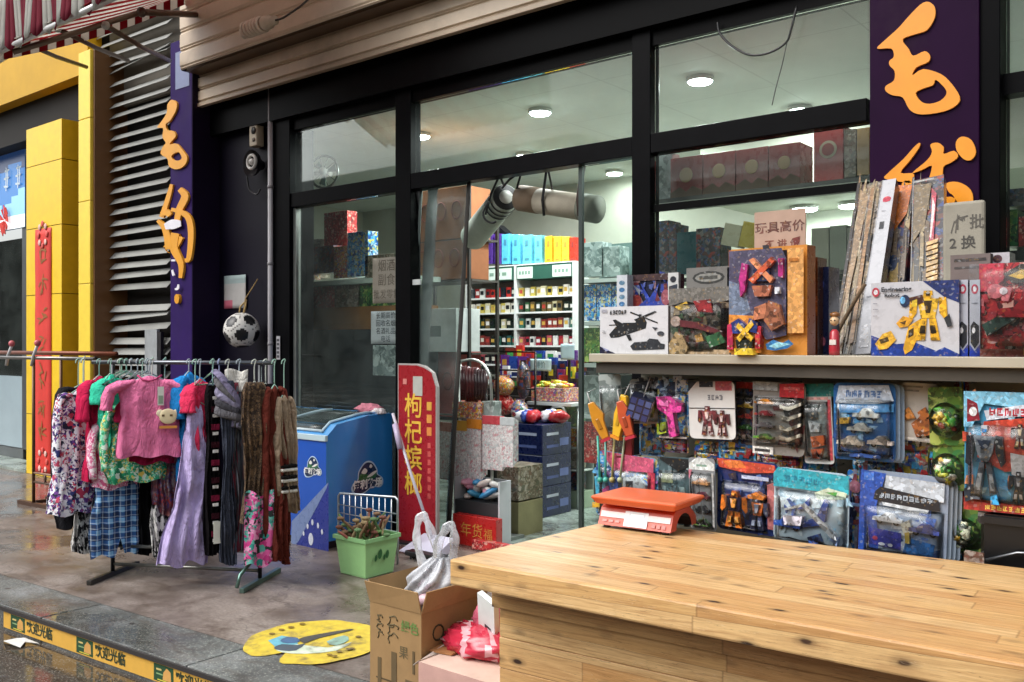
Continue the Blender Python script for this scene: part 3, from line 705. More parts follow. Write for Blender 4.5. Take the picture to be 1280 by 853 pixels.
mb = MB(); mb.tube([(.02 + .06 * math.cos(a), -.075, .01 + .06 * math.sin(a)) for a in [i * .45 for i in range(14)]], .014, 'c9c7c2', 0, 8, closed=True); mb.ball((.02, -.07, .01), .03, 'd4d2ce'); mb.build('ring', 'plastic', t)
mb = MB(); mb.tube(smooth_path([(-.07, 0, .06), (-.12, -.02, -.05), (-.1, -.02, -.2), (-.02, 0, -.26), (.04, .0, -.22)]), .008, '1a181c', 0, 6); mb.build('cable', 'plastic', t)
c = onY(350, 112, GL - .07); t = thing('wall_label', 'white printed label high on the black post above the pipe', 'label', c)
mb = MB(); mb.box(-.07, .07, -.003, -.0005, -.06, .06, 'b9bcc0'); [mb.box(x, x + .022, -.0045, -.0032, -.045, .03 + .01 * (k % 2), '4a4f58') for k, x in enumerate((-.055, -.02, .015, .04))]; mb.build('sticker', 'paper', t)
c = onY(348, 435, GL - .07); t = thing('wall_label', 'small vertical white label low on the black post behind the freezer', 'label', c)
mb = MB(); mb.box(-.025, .025, -.003, -.0005, -.10, .10, 'a9a8ac'); [mb.box(-.018, .016, -.0045, -.0032, z, z + .022, '3d3c42') for z in (-.085, -.05, -.015, .02, .055)]; mb.build('sticker', 'paper', t)
# poster and ball hanging on the purple wall
c = onY(294, 365, GL - .012); t = thing('faded_poster', 'faded pale poster on the purple wall above the football', 'poster', c)
mb = MB(); mb.grid(lambda u, v: ((u - .5) * .34, -.004 * math.sin(u * 7) - .003, (v - .5) * .3), 10, 8, 'a7a5a2', 0, colfn=lambda u, v: 'b0566a' if v < .2 and u < .45 else ('8f8d90' if .5 < u < .54 else 'a8a6a4' if v < .75 else '8ea0a0'))
thick(mb.build('sheet', 'paper', t), .002)
BY = 4.7; c = onY(302, 413, BY); rb = 22 * BY / math.cos(YAW + R(16.5)) * math.cos(R(16.5)) / FPX
t = thing('football', 'white football with black patches hanging on the purple wall', 'ball', c)
mb = MB(); g = (1 + 5 ** .5) / 2
ico = [Vector(p).normalized() for p in [(0, 1, g), (0, 1, -g), (0, -1, g), (0, -1, -g), (1, g, 0), (1, -g, 0), (-1, g, 0), (-1, -g, 0), (g, 0, 1), (g, 0, -1), (-g, 0, 1), (-g, 0, -1)]]
rot = Matrix.Rotation(.5, 3, 'X') @ Matrix.Rotation(.35, 3, 'Z'); ico = [rot @ p for p in ico]
mb.ball((0, 0, 0), rb, 'dcdad4', 0, 56, 36)
for i, f in enumerate(mb.f):
    cc = sum((Vector(mb.v[j]) for j in f), Vector()) / len(f); cc.normalize()
    ds = sorted((cc.dot(p) for p in ico), reverse=True)
    if ds[0] > .935: mb.c[i] = C('17171a')
    elif ds[0] - ds[1] < .018 and ds[0] < .93: mb.c[i] = C('8c8a86')
mb.build('shell', 'plastic', t)
mb = MB(); mb.tube([(0, .02, rb * .99), (.01, .03, rb + .12), (-.02, .18, rb + .3)], .005, 'a98a55', 0, 6); mb.tube([(.03, 0, rb * .97), (.03, .02, rb + .06), (.0, .05, rb + .11), (-.05, .02, rb + .05), (-.03, 0, rb * .97)], .008, 'b5975f', 0, 6); mb.build('string', 'matte', t)

# ---- unseen houses opposite, added so the shop windows reflect them, not bright sky
for k, (x0, x1, h, lab) in enumerate(((-130, -17.5, 8.5, 'grey block of flats across the street with rows of windows'), (-17, 2.5, 6.5, 'lower grey house across the street facing the shop'), (3, 26, 8, 'tall grey house across the street beyond the lower one'))):
    t = thing('added_facing_house', lab, 'building', ((x0 + x1) / 2, -15, -.12)); w = (x1 - x0) / 2
    m = MB(); m.box(-w, w, -6, 0, 0, h, '6a6864'); m.build('wall', 'facing_wall', t)
    for fl in range(int(h // 2.9)):
        for q in range(int(2 * w // 3)):
            x = -w + 1 + q * 3; m = MB(); m.box(x, x + 1.5, .002, .06, .9 + fl * 2.9, 2.4 + fl * 2.9, '1e2428'); m.build('window', 'enamel', t)
# ================================================================ THE NEIGHBOUR'S SHOP
NB = thing('neighbour_shop', 'shop with yellow panelled columns and dark glass beyond the louvre', 'building', (0, 0, 0))
CY = 4.55
x0, x1 = onY(33, 400, CY).x, onY(77, 400, CY).x
ctop = onY(55, 178, CY).z
mb = MB(); z = 0; zs = [0, onY(60, 520, CY).z, onY(60, 368, CY).z, onY(60, 283, CY).z, onY(60, 203, CY).z, ctop + .2]
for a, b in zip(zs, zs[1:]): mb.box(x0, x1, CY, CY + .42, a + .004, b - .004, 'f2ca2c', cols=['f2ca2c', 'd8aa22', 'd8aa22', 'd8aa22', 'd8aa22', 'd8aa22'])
mb.box(x0 + .01, x1 - .01, CY + .012, CY + .4, 0, ctop + .19, '5a420f')
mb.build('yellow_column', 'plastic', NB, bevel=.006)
mb = MB(); a, b = onY(98, 300, 4.5).x, onY(112.5, 300, 4.5).x; h0 = onY(105, 64, 4.5).z
zs = [0, onY(105, 355, 4.5).z, onY(105, 252, 4.5).z, onY(105, 149, 4.5).z, h0]
for p, q in zip(zs, zs[1:]): mb.box(a, b, 4.5, 4.9, p + .003, q - .003, 'f4d548')
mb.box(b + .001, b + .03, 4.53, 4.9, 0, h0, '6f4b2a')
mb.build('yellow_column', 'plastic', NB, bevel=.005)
sz0, sz1 = onY(50, 113, 4.6).z, onY(50, 60, 4.6).z
mb = MB(); mb.box(-16, a - .01, 4.6, 4.75, sz0, sz1 + .4, 'c98d1c'); mb.build('yellow_fascia', 'yellow_board', NB)
mb = MB(); mb.box(-16, a - .02, 4.76, 5.1, onY(50, 172, 4.8).z, sz1 + 1, '1c1614'); mb.build('dark_soffit', 'dark_inside', NB)
mb = MB(); mb.box(-16, a - .02, 5.0, 5.06, onY(30, 182, 5.0).z - .08, onY(30, 182, 5.0).z + .02, '8b8f92'); mb.build('rail', 'painted_metal', NB)
mb = MB(); mb.box(-16, -9.95, 7.0, 7.1, 0, 4.2, '2a2826'); mb.box(-9.97, -9.93, 5.3, 7.0, 0, 4.2, '2a2826'); mb.box(-16, -9.9, 5.3, 7.1, 4.2, 4.3, '2a2826'); mb.build('inner_wall', 'dark_inside', NB)
mb = MB(); mb.box(x1 + .02, a - .02, 4.95, 5.0, 0, sz0, '4a453f'); mb.build('back_panel', 'matte', NB)
gx = onY(31, 400, 5.0).x
mb = MB(); mb.box(-16, gx, 5.0, 5.012, .15, onY(15, 300, 5.0).z, 'ffffff'); mb.build('window_pane', 'window_glass', NB)
mb = MB(); mb.box(-16, gx, 4.98, 5.03, 0, .15, '6d7274'); mb.box(gx - .03, gx + .1, 4.98, 5.03, .15, sz0, '53585a'); mb.build('window_frame', 'painted_metal', NB)
mb = MB(); mb.box(-16, 3.2 - 12.4, 5.2, 5.3, sz1, 8, '8d867a'); mb.build('upper_wall', 'outer_wall', NB)
mb = MB(); mb.box(-16, gx - .04, 4.985, 4.996, .16, onY(15, 470, 4.99).z, '9fb2ba'); mb.build('painted_reflection', 'enamel', NB)  # pale reflection on the lower glass, painted as an opaque band
mb = MB(); mb.box(-16, x0 - .02, CY, 4.97, .001, .03, 'b9b4ac'); mb.build('threshold', 'floor_tiles', NB)
# backlit blue sign and red charms in the window
c0, c1, d0, d1 = rectY(-60, 198, 31, 292, 4.96)
t = thing('blue_light_sign', 'backlit blue sign with pale lettering in the window of the yellow shop', 'sign', (c1, 4.96, d0))
W_, H_ = c1 - c0, d1 - d0
mb = MB(); mb.grid(lambda u, v: (-W_ + W_ * u, 0, H_ * v), 24, 12, '2a5fa0', 0, sm=False, colfn=lambda u, v: C('21385f') if v > .72 + .1 * math.sin(u * 9) else C('2f6fae') if v > .38 + .1 * math.sin(u * 15) else C('7fb4d6') if v > .14 else C('dfe9ec'))
mb.box(-W_, 0, .002, .04, 0, H_, '30465f'); mb.build('lit_face', 'lit_sign', t)
for k in range(6):
    x = -.16 - k * .34; mb = MB()
    for p, q in (((-.07, .76), (.07, .77)), ((-.08, .66), (.08, .67)), ((0, .8), (-.01, .5)), ((-.06, .56), (.07, .55)), ((.07, .77), (.06, .56))): mb.sheet2d([brush([(x + p[0], H_ * p[1], .012), (x + (p[0] + q[0]) / 2, H_ * (p[1] + q[1]) / 2, .014), (x + q[0], H_ * q[1], .010)], 3)], (0, -.004 - .0004 * len(mb.f), 0), (1, 0, 0), (0, 0, 1), 'cfe0e8')
    mb.build('pale_character', 'paper', t)
c = onY(5, 276, 4.93); t = thing('red_charm', 'red paper charm stuck low on the blue backlit sign', 'decoration', c)
mb = MB(); rng = random.Random(2)
for k in range(9):
    a = k * .7; mb.prism([(.02 * math.cos(a) + .02, .02 * math.sin(a)), (.13 * math.cos(a - .2), .16 * math.sin(a - .2)), (.11 * math.cos(a + .3), .2 * math.sin(a + .3))], -.004 - k * .0007, .002, 'd8342a')
mb.build('paper_cut', 'paper', t)
# red couplet on the column
c0, c1, d0, d1 = rectY(44.5, 286, 64.5, 592, CY - .002)
cp = thing('couplet_banner', 'long red paper couplet with gold characters on the yellow column', 'banner', ((c0 + c1) / 2, CY - .003, d0))
w = (c1 - c0) / 2; hh = d1 - d0
mb = MB(); mb.grid(lambda u, v: (-w + 2 * w * u, -.002 - .004 * (1 + math.sin(v * 23 + u * 2)) * .5, hh * v), 4, 40, 'c4261f', 0, colfn=lambda u, v: 'd6362b' if abs(u - .5) < .4 else 'b51f1a')
thick(mb.build('paper', 'paper', cp), .0015)
rng = random.Random(11)
for k in range(7):
    mb = MB(); zc = hh * (.90 - k * .125); s = .15
    for j in range(6):
        a = rng.uniform(0, 3.1); L = rng.uniform(.4, 1) * s
        p = (rng.uniform(-.07, .07), zc + rng.uniform(-.1, .1)); dx, dz = math.cos(a) * L * .5, math.sin(a) * L * .6
        mb.sheet2d([brush([(p[0] - dx, p[1] - dz, .006), (p[0], p[1] + .01, .012), (p[0] + dx, p[1] + dz, .005)], 3)], (0, -.0085 - j * .0004, 0), (1, 0, 0), (0, 0, 1), '96602c')
    mb.build('gold_character', 'paper', cp)
mb = MB()
for zc in (hh * .975, hh * .05):
    for k in range(8):
        a = k * .785; mb.ball((.10 * math.cos(a), -.012, zc + .12 * math.sin(a)), .035, 'e7b9ad' if k % 2 else 'd9534a', 0, 6, 4, (1, .15, 1))
mb.build('flower_print', 'paper', cp)

# goods behind the neighbour's dark glass
gsx = onY(16, 450, 5.5).x
t = thing('display_rack', 'dark display rack behind the glass of the yellow shop', 'rack', (gsx, 5.45, 0))
mb = MB(); [mb.box(-1.2, .5, 0, .4, z, z + .03, '20302f') for z in (.3, .9, 1.5, 2.1)]; mb.box(-1.2, .5, .4, .43, .008, 2.9, '152220'); mb.build('shelf_frame', 'matte', t)
rng = random.Random(44)
for k, (x, z, c, mat, lab) in enumerate(((-.1, .33, '2f6a78', 'print_blue', 'blue box low in the dark window of the yellow shop'), (.2, .93, '5a2f2c', 'print_red', 'red basket like box in the dark window of the yellow shop'), (-.15, .93, '35605a', 'print_green', 'green leafy box in the dark window of the yellow shop'), (.15, 1.53, '2a3f4a', 'print_dark', 'dark box high in the dark window of the yellow shop'), (-.2, 1.53, '5f8a9a', 'print_grey', 'pale blue box high in the dark window of the yellow shop'))):
    q = thing('display_box', lab, 'box', (gsx + x, 5.5, z + .001)); m = MB(); m.box(-.14, .14, 0, .25, 0, .3 + .05 * (k % 3), c); m.build('box_body', mat, q)

# ---- striped awning
XA0 = onY(247, 2, 4.6).x                       # its side edge; it reaches over this shop and beyond
AZ1 = onY(247, 2, 4.6).z + .12
q0 = onX(0, 75, XA0); SLP = (AZ1 - .10 - q0.z) / (4.6 - q0.y)
YFR = 2.9
AW = thing('striped_awning', 'red and white striped awning with scalloped valance reaching out over the louvre', 'awning', (XA0, 4.6, AZ1))
sw = .115; n = 19; D_ = 4.6 - YFR
def aw_z(v): return -SLP * D_ * (1 - v) - .06 * math.sin(math.pi * v)
mb = MB()
for i in range(n): mb.grid(lambda u, v: (sw * (i + u), -D_ * (1 - v), aw_z(v)), 1, 10, 'bd4a52' if i % 2 == 0 else 'ece9e2')
AWC = thick(mb.build('canopy', 'awning_cloth', AW), .003)
zf = aw_z(0)
mb = MB()
for i in range(n * 2):
    mb.grid(lambda u, v: (sw * .5 * (i + u), -D_ - .012 - .03 * math.sin((i + u) * .7) * (1 - v), zf - (.03 + .045 * math.sin(math.pi * ((i % 2 + u) / 2))) * (1 - v) + .34 * v), 2, 5, 'a8324c' if (i // 2) % 2 == 0 else 'e6e6e0')
thick(mb.build('front_valance', 'awning_cloth', AW), .003)
mb = MB()
for i in range(26):
    v0, v1 = i / 26, (i + 1) / 26
    for j in range(1): mb.add([(-.006, -D_ * (1 - v0), aw_z(v0) - .10 * j), (-.006, -D_ * (1 - v1), aw_z(v1) - .10 * j), (-.006, -D_ * (1 - v1), aw_z(v1) - .10 * (j + 1)), (-.006, -D_ * (1 - v0), aw_z(v0) - .10 * (j + 1))], [(0, 1, 2, 3)], '8f2a36' if (i + j) % 2 else 'd9d4cc')
thick(mb.build('side_valance', 'awning_cloth', AW), .003)
mb = MB(); mb.tube([(0, -D_ + .02, zf - .03), (n * sw, -D_ + .02, zf - .03)], .022, 'd7d8d6', 0, 10); mb.build('front_bar', 'painted_metal', AW)
mb = MB(); mb.tube([(0, -.02, -.05), (n * sw, -.02, -.05)], .03, 'b9bbb8', 0, 10); mb.build('roller_tube', 'painted_metal', AW)
for k, xa in enumerate((.12, 1.9)):
    mb = MB(); e = (xa + .55, -.9, -.62); mb.tube([(xa, -.04, -.28), e], .026, '6e5a4c', 0, 8); mb.tube([e, (xa + .05, -D_ + .06, zf - .05)], .022, '7a6656', 0, 8); mb.ball(e, .04, '54463c', 0, 8, 6); mb.build('folding_arm', 'painted_metal', AW)
o_ = AW.location
for (xa, ya, xb, yb_) in ((22, 50, 108, 84), (72, 36, 160, 76), (132, 32, 212, 76)):
    mb = MB(); P = onY(xa, ya, 3.2) - o_; Q = onY(xb, yb_, 4.45) - o_; mb.tube([P, P.lerp(Q, .5) + Vector((0, 0, -.015)), Q], .02, '6a5546', 0, 8); mb.ball(P, .03, 'c9c6c0', 0, 8, 6); mb.build('support_arm', 'painted_metal', AW)
mb = MB(); P = onY(0, 76, 3.4) - o_; Q = onY(24, 62, 3.4) - o_; mb.tube([P + (P - Q), Q], .02, 'd9dad8', 0, 8); mb.build('white_bar', 'painted_metal', AW)

# ================================================================ CLOTHES RACKS
RA = Vector((-5.57, 2.88, 0)); RB = Vector((-4.71, 3.357, 0)); RD = (RB - RA).normalized(); RN = Vector((RD.y, -RD.x, 0)); RANG = math.atan2(RD.y, RD.x)
def rp(px, py, off=0.0): return onP(px, py, RA + RN * off, RN)
BARZ = 1.335
CR = thing('clothes_rack', 'grey metal clothes rack loaded with garments in front of the louvre', 'clothes rack', RA, RANG)
L = (RB - RA).length
mb = MB(); mb.tube([(-.14, 0, BARZ), (L + .09, 0, BARZ)], .0135, '70747a', 0, 12); mb.build('hanging_bar', 'metal', CR)
for x in (0, L):
    mb = MB(); mb.tube([(x, 0, .03), (x, 0, BARZ - .014)], .0125, '4c4e50', 0, 10); mb.build('upright', 'metal', CR)
    mb = MB(); mb.box(x - .016, x + .016, -.24, .27, 0, .03, '2f2e2c' if x == 0 else '5a7a70'); mb.build('foot', 'painted_metal', CR, bevel=.004)
for z in (.075, .19):
    mb = MB(); mb.tube([(0.013, 0, z), (L - .013, 0, z)], .011, '8a8a84', 0, 10); mb.build('lower_rail', 'metal', CR)
mb = MB(); mb.tube([(L * .42, 0, .086), (L * .42, 0, .18)], .009, '8a8a84', 0, 8); mb.build('spacer', 'metal', CR)
mb = MB(); mb.tube([(L, .0, .19), (L - .02, -.22, .10), (L - .03, -.24, .03)], .011, '6f8f86', 0, 8); mb.build('brace', 'metal', CR)

c = onZ(42, 633, 0)
C2 = thing('clothes_rack', 'rusty empty clothes rack in front of the yellow columns', 'clothes rack', c, R(4))
zb2 = onY(60, 448, c.y).z
xe = onY(109, 451, c.y).x - c.x
mb = MB(); mb.tube([(-1.6, 0, zb2), (xe, 0, zb2)], .016, '8a8783', 0, 10); mb.ball((xe, 0, zb2), .022, '2c2826', 0, 8, 6); mb.build('hanging_bar', 'metal', C2)
mb = MB(); mb.tube([(-1.4, .25, zb2 + .04), (xe - .1, .25, zb2 + .04)], .02, '7a3d22', 0, 10); mb.build('hanging_bar', 'painted_metal', C2)
mb = MB(); mb.tube([(0, 0, .03), (0, 0, zb2)], .014, '6b4a30', 0, 8); mb.build('upright', 'painted_metal', C2)
mb = MB(); mb.tube([(0, .25, .03), (0, .25, zb2 + .04)], .014, '6b4a30', 0, 8); mb.build('upright', 'painted_metal', C2)
mb = MB(); mb.box(-.25, .4, -.02, .02, 0, .035, '5a4032'); mb.box(-.25, .35, .235, .27, .0, .035, '5a4032'); mb.box(-.02, .02, .021, .234, .02, .05, '5a4032'); mb.build('foot', 'painted_metal', C2)
mb = MB(); mb.tube([(0.01, .0, .22), (.6, .0, .22)], .011, '5f4636', 0, 8); mb.tube([(.2, 0, .22), (.2, 0, .3)], .01, '5f4636', 0, 8); mb.tube([(.4, 0, .22), (.4, 0, .3)], .01, '5f4636', 0, 8); mb.tube([(.0, 0, .3), (.6, 0, .3)], .01, 'a07c62', 0, 8); mb.build('lower_rail', 'painted_metal', C2)
for px, lab in ((14, 'white plastic clip hook at the open end of the rusty rack'), (46, 'white plastic clip hook in front of the red couplet')):
    q = onY(px, 446, c.y); t = thing('hook', lab, 'hook', q, 0, 'hooks on the rusty rack')
    m = MB(); m.tube([(-.08, -.01, -.08), (-.02, -.02, .01), (.06, -.02, .10)], .014, 'd9d8d8', 0, 8); m.build('clip', 'plastic', t)
    m = MB(); m.ball((.06, -.02, .12), .03, 'c9626a', 0, 8, 6); m.build('cap', 'plastic', t)

# ---- garments
def lerp_rows(rows, z):
    for a, b in zip(rows, rows[1:]):
        if a[0] >= z >= b[0]:
            u = (a[0] - z) / max(a[0] - b[0], 1e-6); u = u * u * (3 - 2 * u) if True else u
            return [p + (q - p) * u for p, q in zip(a, b)]
    return rows[-1]
def garment(name, label, cat, cx, y0, y1, wpx, off, dlt, mat, col, kind='tee', seed=1, parts=None, fold=1.0, shift=0.0, bar_y=453, hook=True, slant=0.0):
    """a garment on the bar: its silhouette height and width, turned away from the street by dlt degrees"""
    pb = rp(cx, bar_y, off); pt = rp(cx, y0, off); pz = rp(cx, y1, off)
    dist = (pt - EYEV).dot(FW); H = pt.z - pz.z; w = wpx * dist / FPX / 2 / max(math.cos(R(dlt)), .35)
    alpha = math.atan2(-pb.x, pb.y)                      # how far round the view line is
    g = thing(name, label, cat, (pb.x, pb.y, BARZ), alpha + R(dlt), 'garments hanging on the rack')
    top = pt.z - BARZ; rng = random.Random(seed)
    if kind == 'tee': rows = [(0, .30, .014), (-.04, .62, .03), (-.10, .80, .045), (-.3, .74, .055), (-.7, .76, .06), (-1, .82, .065)]
    elif kind == 'blouse': rows = [(0, .26, .014), (-.05, .6, .03), (-.14, .8, .05), (-.5, .85, .07), (-.85, 1.0, .085), (-1, .92, .08)]
    elif kind == 'cloth': rows = [(0, .7, .015), (-.06, .82, .025), (-.4, .88, .03), (-1, 1.0, .035)]
    elif kind == 'scarf': rows = [(0, .75, .03), (-.05, 1, .035), (-.5, .9, .03), (-1, 1.0, .035)]
    elif kind == 'dress': rows = [(0, .24, .012), (-.1, .34, .03), (-.3, .42, .04), (-.6, .8, .06), (-.85, 1.0, .07), (-1, .95, .06)]
    elif kind == 'shorts': rows = [(0, .72, .035), (-.1, .78, .05), (-.5, .93, .06), (-1, 1.0, .07)]
    nr, na = 34, 56; ph = rng.uniform(0, 6); k1, k2 = rng.choice((5, 6, 7)), rng.choice((11, 13, 9))
    m = MB(); vs = []
    for i in range(nr + 1):
        v = i / nr; z, hw, ht = lerp_rows(rows, -v) if v < 1 else rows[-1]; hw *= w; ht = min(ht, hw * 1.2)
        f = fold * min(1, v * 1.6 + .1)
        for j in range(na):
            a = 2 * math.pi * j / na; ca, sa = math.cos(a), math.sin(a)
            x = hw * (abs(ca) ** .8) * (1 if ca > 0 else -1); y = ht * (abs(sa) ** .75) * (1 if sa > 0 else -1)
            r1 = math.sin(k1 * x / max(w, .01) * 2.2 + ph + .8 * math.sin(v * 5 + ph)); r2 = math.sin(k2 * x / max(w, .01) * 1.9 - ph * 2 + v * 3)
            y += f * (.014 * r1 + .007 * r2) * (1 if kind != 'cloth' else 1.4) + .006 * f * math.sin(v * 14 + x * 20 + ph)
            wr = pnoise.noise((x * 7 + seed, v * H * 5 - x * 3, sa * .8 + seed * 2)); wr2 = pnoise.noise((x * 19 - seed, v * H * 13 + x * 9, sa + seed)); y += (.022 * (1 - abs(wr) * 2) + .008 * wr2) * min(1, v * 2.5 + .25) * (1 if sa > -.1 else -1) * -.7 * min(1.4, fold + .2)
            x += f * .010 * math.sin(v * 8 + ph + a) + shift * v * v * w + slant * v * w * (1 if ca > 0 else .3)
            zz = top - H * v - (.012 * f * math.sin(x * 40 + ph) * v + (.03 * H * abs(ca) ** 3 if kind == 'shorts' and v > .8 else 0))
            if kind == 'shorts' and v > .62 and abs(x) < hw * .10: zz += (v - .62) * H * .9 * (1 - abs(x) / (hw * .10)) * .8
            if kind in ('tee', 'blouse') and v < .12: zz -= abs(ca) ** 1.5 * .03
            vs.append((x, y, zz))
    fs = [(i * na + j, (i + 1) * na + j, (i + 1) * na + (j + 1) % na, i * na + (j + 1) % na) for i in range(nr) for j in range(na)]
    fs.append(tuple(range(na)))
    m.add(vs, fs, col, 0, True); body = m.build('body', mat, g)
    if kind in ('tee', 'blouse'):
        for s in (-1, 1):
            sl = MB(); L = .42 if kind == 'tee' else .85
            x0 = w * .62
            P = [(s * x0 * .55, 0, top - .035), (s * w * .84, 0, top - .07), (s * w * 1.0, -.008, top - H * L * .55), (s * w * (1.06 if kind == 'tee' else .96), -.012, top - H * L)]
            P = smooth_path(P, 4); rr = [(.024 if kind == 'blouse' else .03) + .018 * min(1, q / 3) + (w * .10 if kind == 'tee' else w * .03) * min(1, q / 4) + .005 * math.sin(q * 2.1 + seed) for q in range(len(P))]
            sl.tube(P, rr, col, 0, 16, True, .5); sl.build('sleeve', mat, g)
    if hook:
        hm = MB(); hc = rng.choice(['9fc7b5', 'a9b6bd', 'c9cfc4', '8fb8ae'])
        hm.tube(smooth_path([(0, 0, top + .005), (0, 0, -.02 if top < -.03 else .0), (.008, 0, .016), (0, 0, .0215), (-.013, 0, .012), (-.017, 0, -.006)], 4), .0035, hc, 0, 6)
        hw = min(w * .6, .19); hm.tube([(-hw, 0, top - .05), (0, 0, top + .006), (hw, 0, top - .05)], .005, hc, 0, 6); hm.build('hanger', 'plastic', g)
    if parts: parts(g, w, H, top)
    return g
def pink_extra(g, w, H, top):
    m = MB(); m.box(.05, .085, -.082, -.080, top - H * .36, top - H * .13, 'd9ddd2'); m.box(.055, .08, -.0835, -.0825, top - H * .34, top - H * .24, '8aa08a'); m.build('price_tag', 'paper', g)
    m = MB(); cx, cz = w * .48, top - H * .50
    m.ball((cx, -.075, cz), .052, 'e9d9ae', 0, 14, 8, (1, .16, .9)); m.ball((cx - .045, -.073, cz + .02), .022, 'efe2c0', 0, 8, 6, (1, .2, 1)); m.ball((cx + .045, -.073, cz + .02), .022, 'efe2c0', 0, 8, 6, (1, .2, 1))
    m.box(cx - .05, cx + .05, -.079, -.076, cz - .072, cz - .056, 'd98f3c'); m.box(cx - .035, cx - .02, -.084, -.082, cz, cz + .012, '6b5436'); m.box(cx + .01, cx + .025, -.084, -.082, cz, cz + .012, '6b5436')
    m.build('chest_print', 'paper', g)
    m = MB(); m.tube([(-w * .3, .0, top + .003), (-w * .16, -.035, top - .02), (0, -.045, top - .03), (w * .16, -.035, top - .02), (w * .3, 0, top + .003)], .006, 'c9527f', 0, 6); m.build('neckband', 'cloth', g)
def squares_extra(g, w, H, top):
    for k in range(9): m = MB(); m.box(-w * .35, w * .35, -.062, -.059, top - H * (.08 + .105 * k), top - H * (.08 + .105 * k) + .018, 'e6e4e0'); m.build('white_patch', 'cloth', g)
    for k in range(8):
        m = MB(); m.box(-w * .5, w * .5, -.058, -.056, top - H * (.155 + .105 * k), top - H * (.155 + .105 * k) + .034, '7b1f3a' if k % 2 else '38161f'); m.build('maroon_patch', 'cloth', g)
    m = MB(); m.box(-w * .3, w * .6, -.07, -.067, top - H * .93, top - H * .8, 'dfe0d4'); m.build('price_tag', 'paper', g)
def knit_extra(g, w, H, top):
    m = MB()
    for k in range(3):
        for s, c in ((0, '1a1818'), (.022, 'dcd8cf')):
            m.box(-w * .95, w * .95, -.075, .075, top - H * (.62 + .09 * k) - s, top - H * (.62 + .09 * k) - s + .02, c)
    m.build('cuff_stripe', 'cloth', g, bevel=.008)
G = garment
G('coat', 'dark grey coat mostly hidden behind the floral blouse', 'coat', 104, 480, 655, 62, -.14, 25, 'cloth', '26262a', 'blouse', 1)
G('floral_blouse', 'white blouse with blue and purple floral pattern at the outer end of the rack', 'blouse', 98, 487, 640, 50, .04, 20, 'cloth_floral', 'ffffff', 'blouse', 2, shift=-.45)
G('patterned_trousers', 'dark trousers with grey pattern hanging beside the plaid shorts', 'trousers', 105, 590, 690, 26, -.05, 20, 'cloth_mono', 'ffffff', 'cloth', 3)
G('crimson_shirt', 'crimson short sleeved shirt between the floral blouse and aqua shirt', 'shirt', 124, 470, 603, 38, .06, 30, 'cloth', 'd92a58', 'tee', 4, fold=1.4)
G('pink_print_blouse', 'pink blouse with white print below the aqua shirt', 'blouse', 150, 520, 608, 66, .0, 20, 'cloth_pinkprint', 'ffffff', 'blouse', 6)
G('aqua_shirt', 'aqua green shirt folded edge on behind the pink tee', 'shirt', 138, 468, 556, 30, .08, 38, 'cloth', '42d6ae', 'tee', 5)
G('green_print_blouse', 'green printed blouse showing below the pink tee', 'blouse', 178, 500, 600, 88, .05, 12, 'cloth_greenprint', 'ffffff', 'blouse', 7)
G('red_vest', 'dark red vest peeking out under the pink tee', 'vest', 190, 490, 578, 70, .09, 5, 'cloth', 'a21d45', 'tee', 17)
G('pink_tee', 'pink short sleeved tee with a chick print and price tag facing the street', 'shirt', 187, 470, 570, 94, .16, -4, 'cloth', 'f283ae', 'tee', 8, parts=pink_extra, fold=.7)
G('plaid_shorts', 'blue checked shorts hanging below the pink tee', 'shorts', 147, 597, 692, 66, .02, 10, 'cloth_plaid', 'ffffff', 'shorts', 9, hook=False)
G('black_trousers', 'plain black trousers beside the plaid shorts', 'trousers', 190, 560, 690, 34, -.10, 20, 'cloth', '121215', 'cloth', 10)
G('mono_trousers', 'black trousers with white flower print in the middle of the rack', 'trousers', 206, 575, 695, 30, -.02, 20, 'cloth_mono', 'ffffff', 'cloth', 11)
G('grey_print_top', 'grey and crimson print top behind the lavender dress', 'top', 215, 560, 640, 40, -.04, 10, 'print_dark', '8a2240', 'blouse', 12, hook=False)
G('blue_shirt', 'bright blue shirt beside the coral shirt', 'shirt', 236, 465, 602, 28, .03, 42, 'cloth', '2a8cd6', 'tee', 13)
G('coral_shirt', 'coral red shirt between the blue shirt and white patched scarf', 'shirt', 250, 474, 572, 30, .06, 40, 'cloth', 'ee3f66', 'tee', 14)
G('lavender_dress', 'pale lavender dress flaring out towards the street', 'dress', 244, 500, 703, 56, .12, 8, 'cloth', 'cdbcec', 'dress', 15, shift=-.55, fold=1.6)
G('patched_scarf', 'black and maroon scarf with a row of white squares', 'scarf', 266, 482, 692, 19, .13, 15, 'cloth', '151214', 'scarf', 16, parts=squares_extra)
G('grey_scarf', 'slate grey scarf next to the white patched scarf', 'scarf', 285, 476, 704, 16, .12, 18, 'cloth', '4a4f5d', 'scarf', 18, fold=1.2)
G('wine_scarf', 'dark grey and wine striped scarf in the scarf cluster', 'scarf', 299, 478, 690, 22, .05, 10, 'cloth_grey_red', 'ffffff', 'scarf', 19, fold=1.2)
G('leopard_scarf', 'brown leopard scarf with a bright pink and teal flowered end', 'scarf', 318, 478, 650, 30, .12, 15, 'cloth_leopard', 'ffffff', 'scarf', 20, fold=1.2,
  parts=lambda g, w, H, top: MB().grid(lambda u, v: ((u - .42) * w * 2.3, -.05 + .018 * math.sin(u * 11 + v * 2) - .005 * v, top - H * (.80 + .52 * v) + .02 * math.sin(u * 8)), 14, 10, 'ffffff').build('flowered_end', 'cloth_flower_end', g))
G('black_scarf', 'plain black scarf behind the rust coat', 'scarf', 332, 480, 690, 24, .0, 10, 'cloth', '141316', 'scarf', 21)
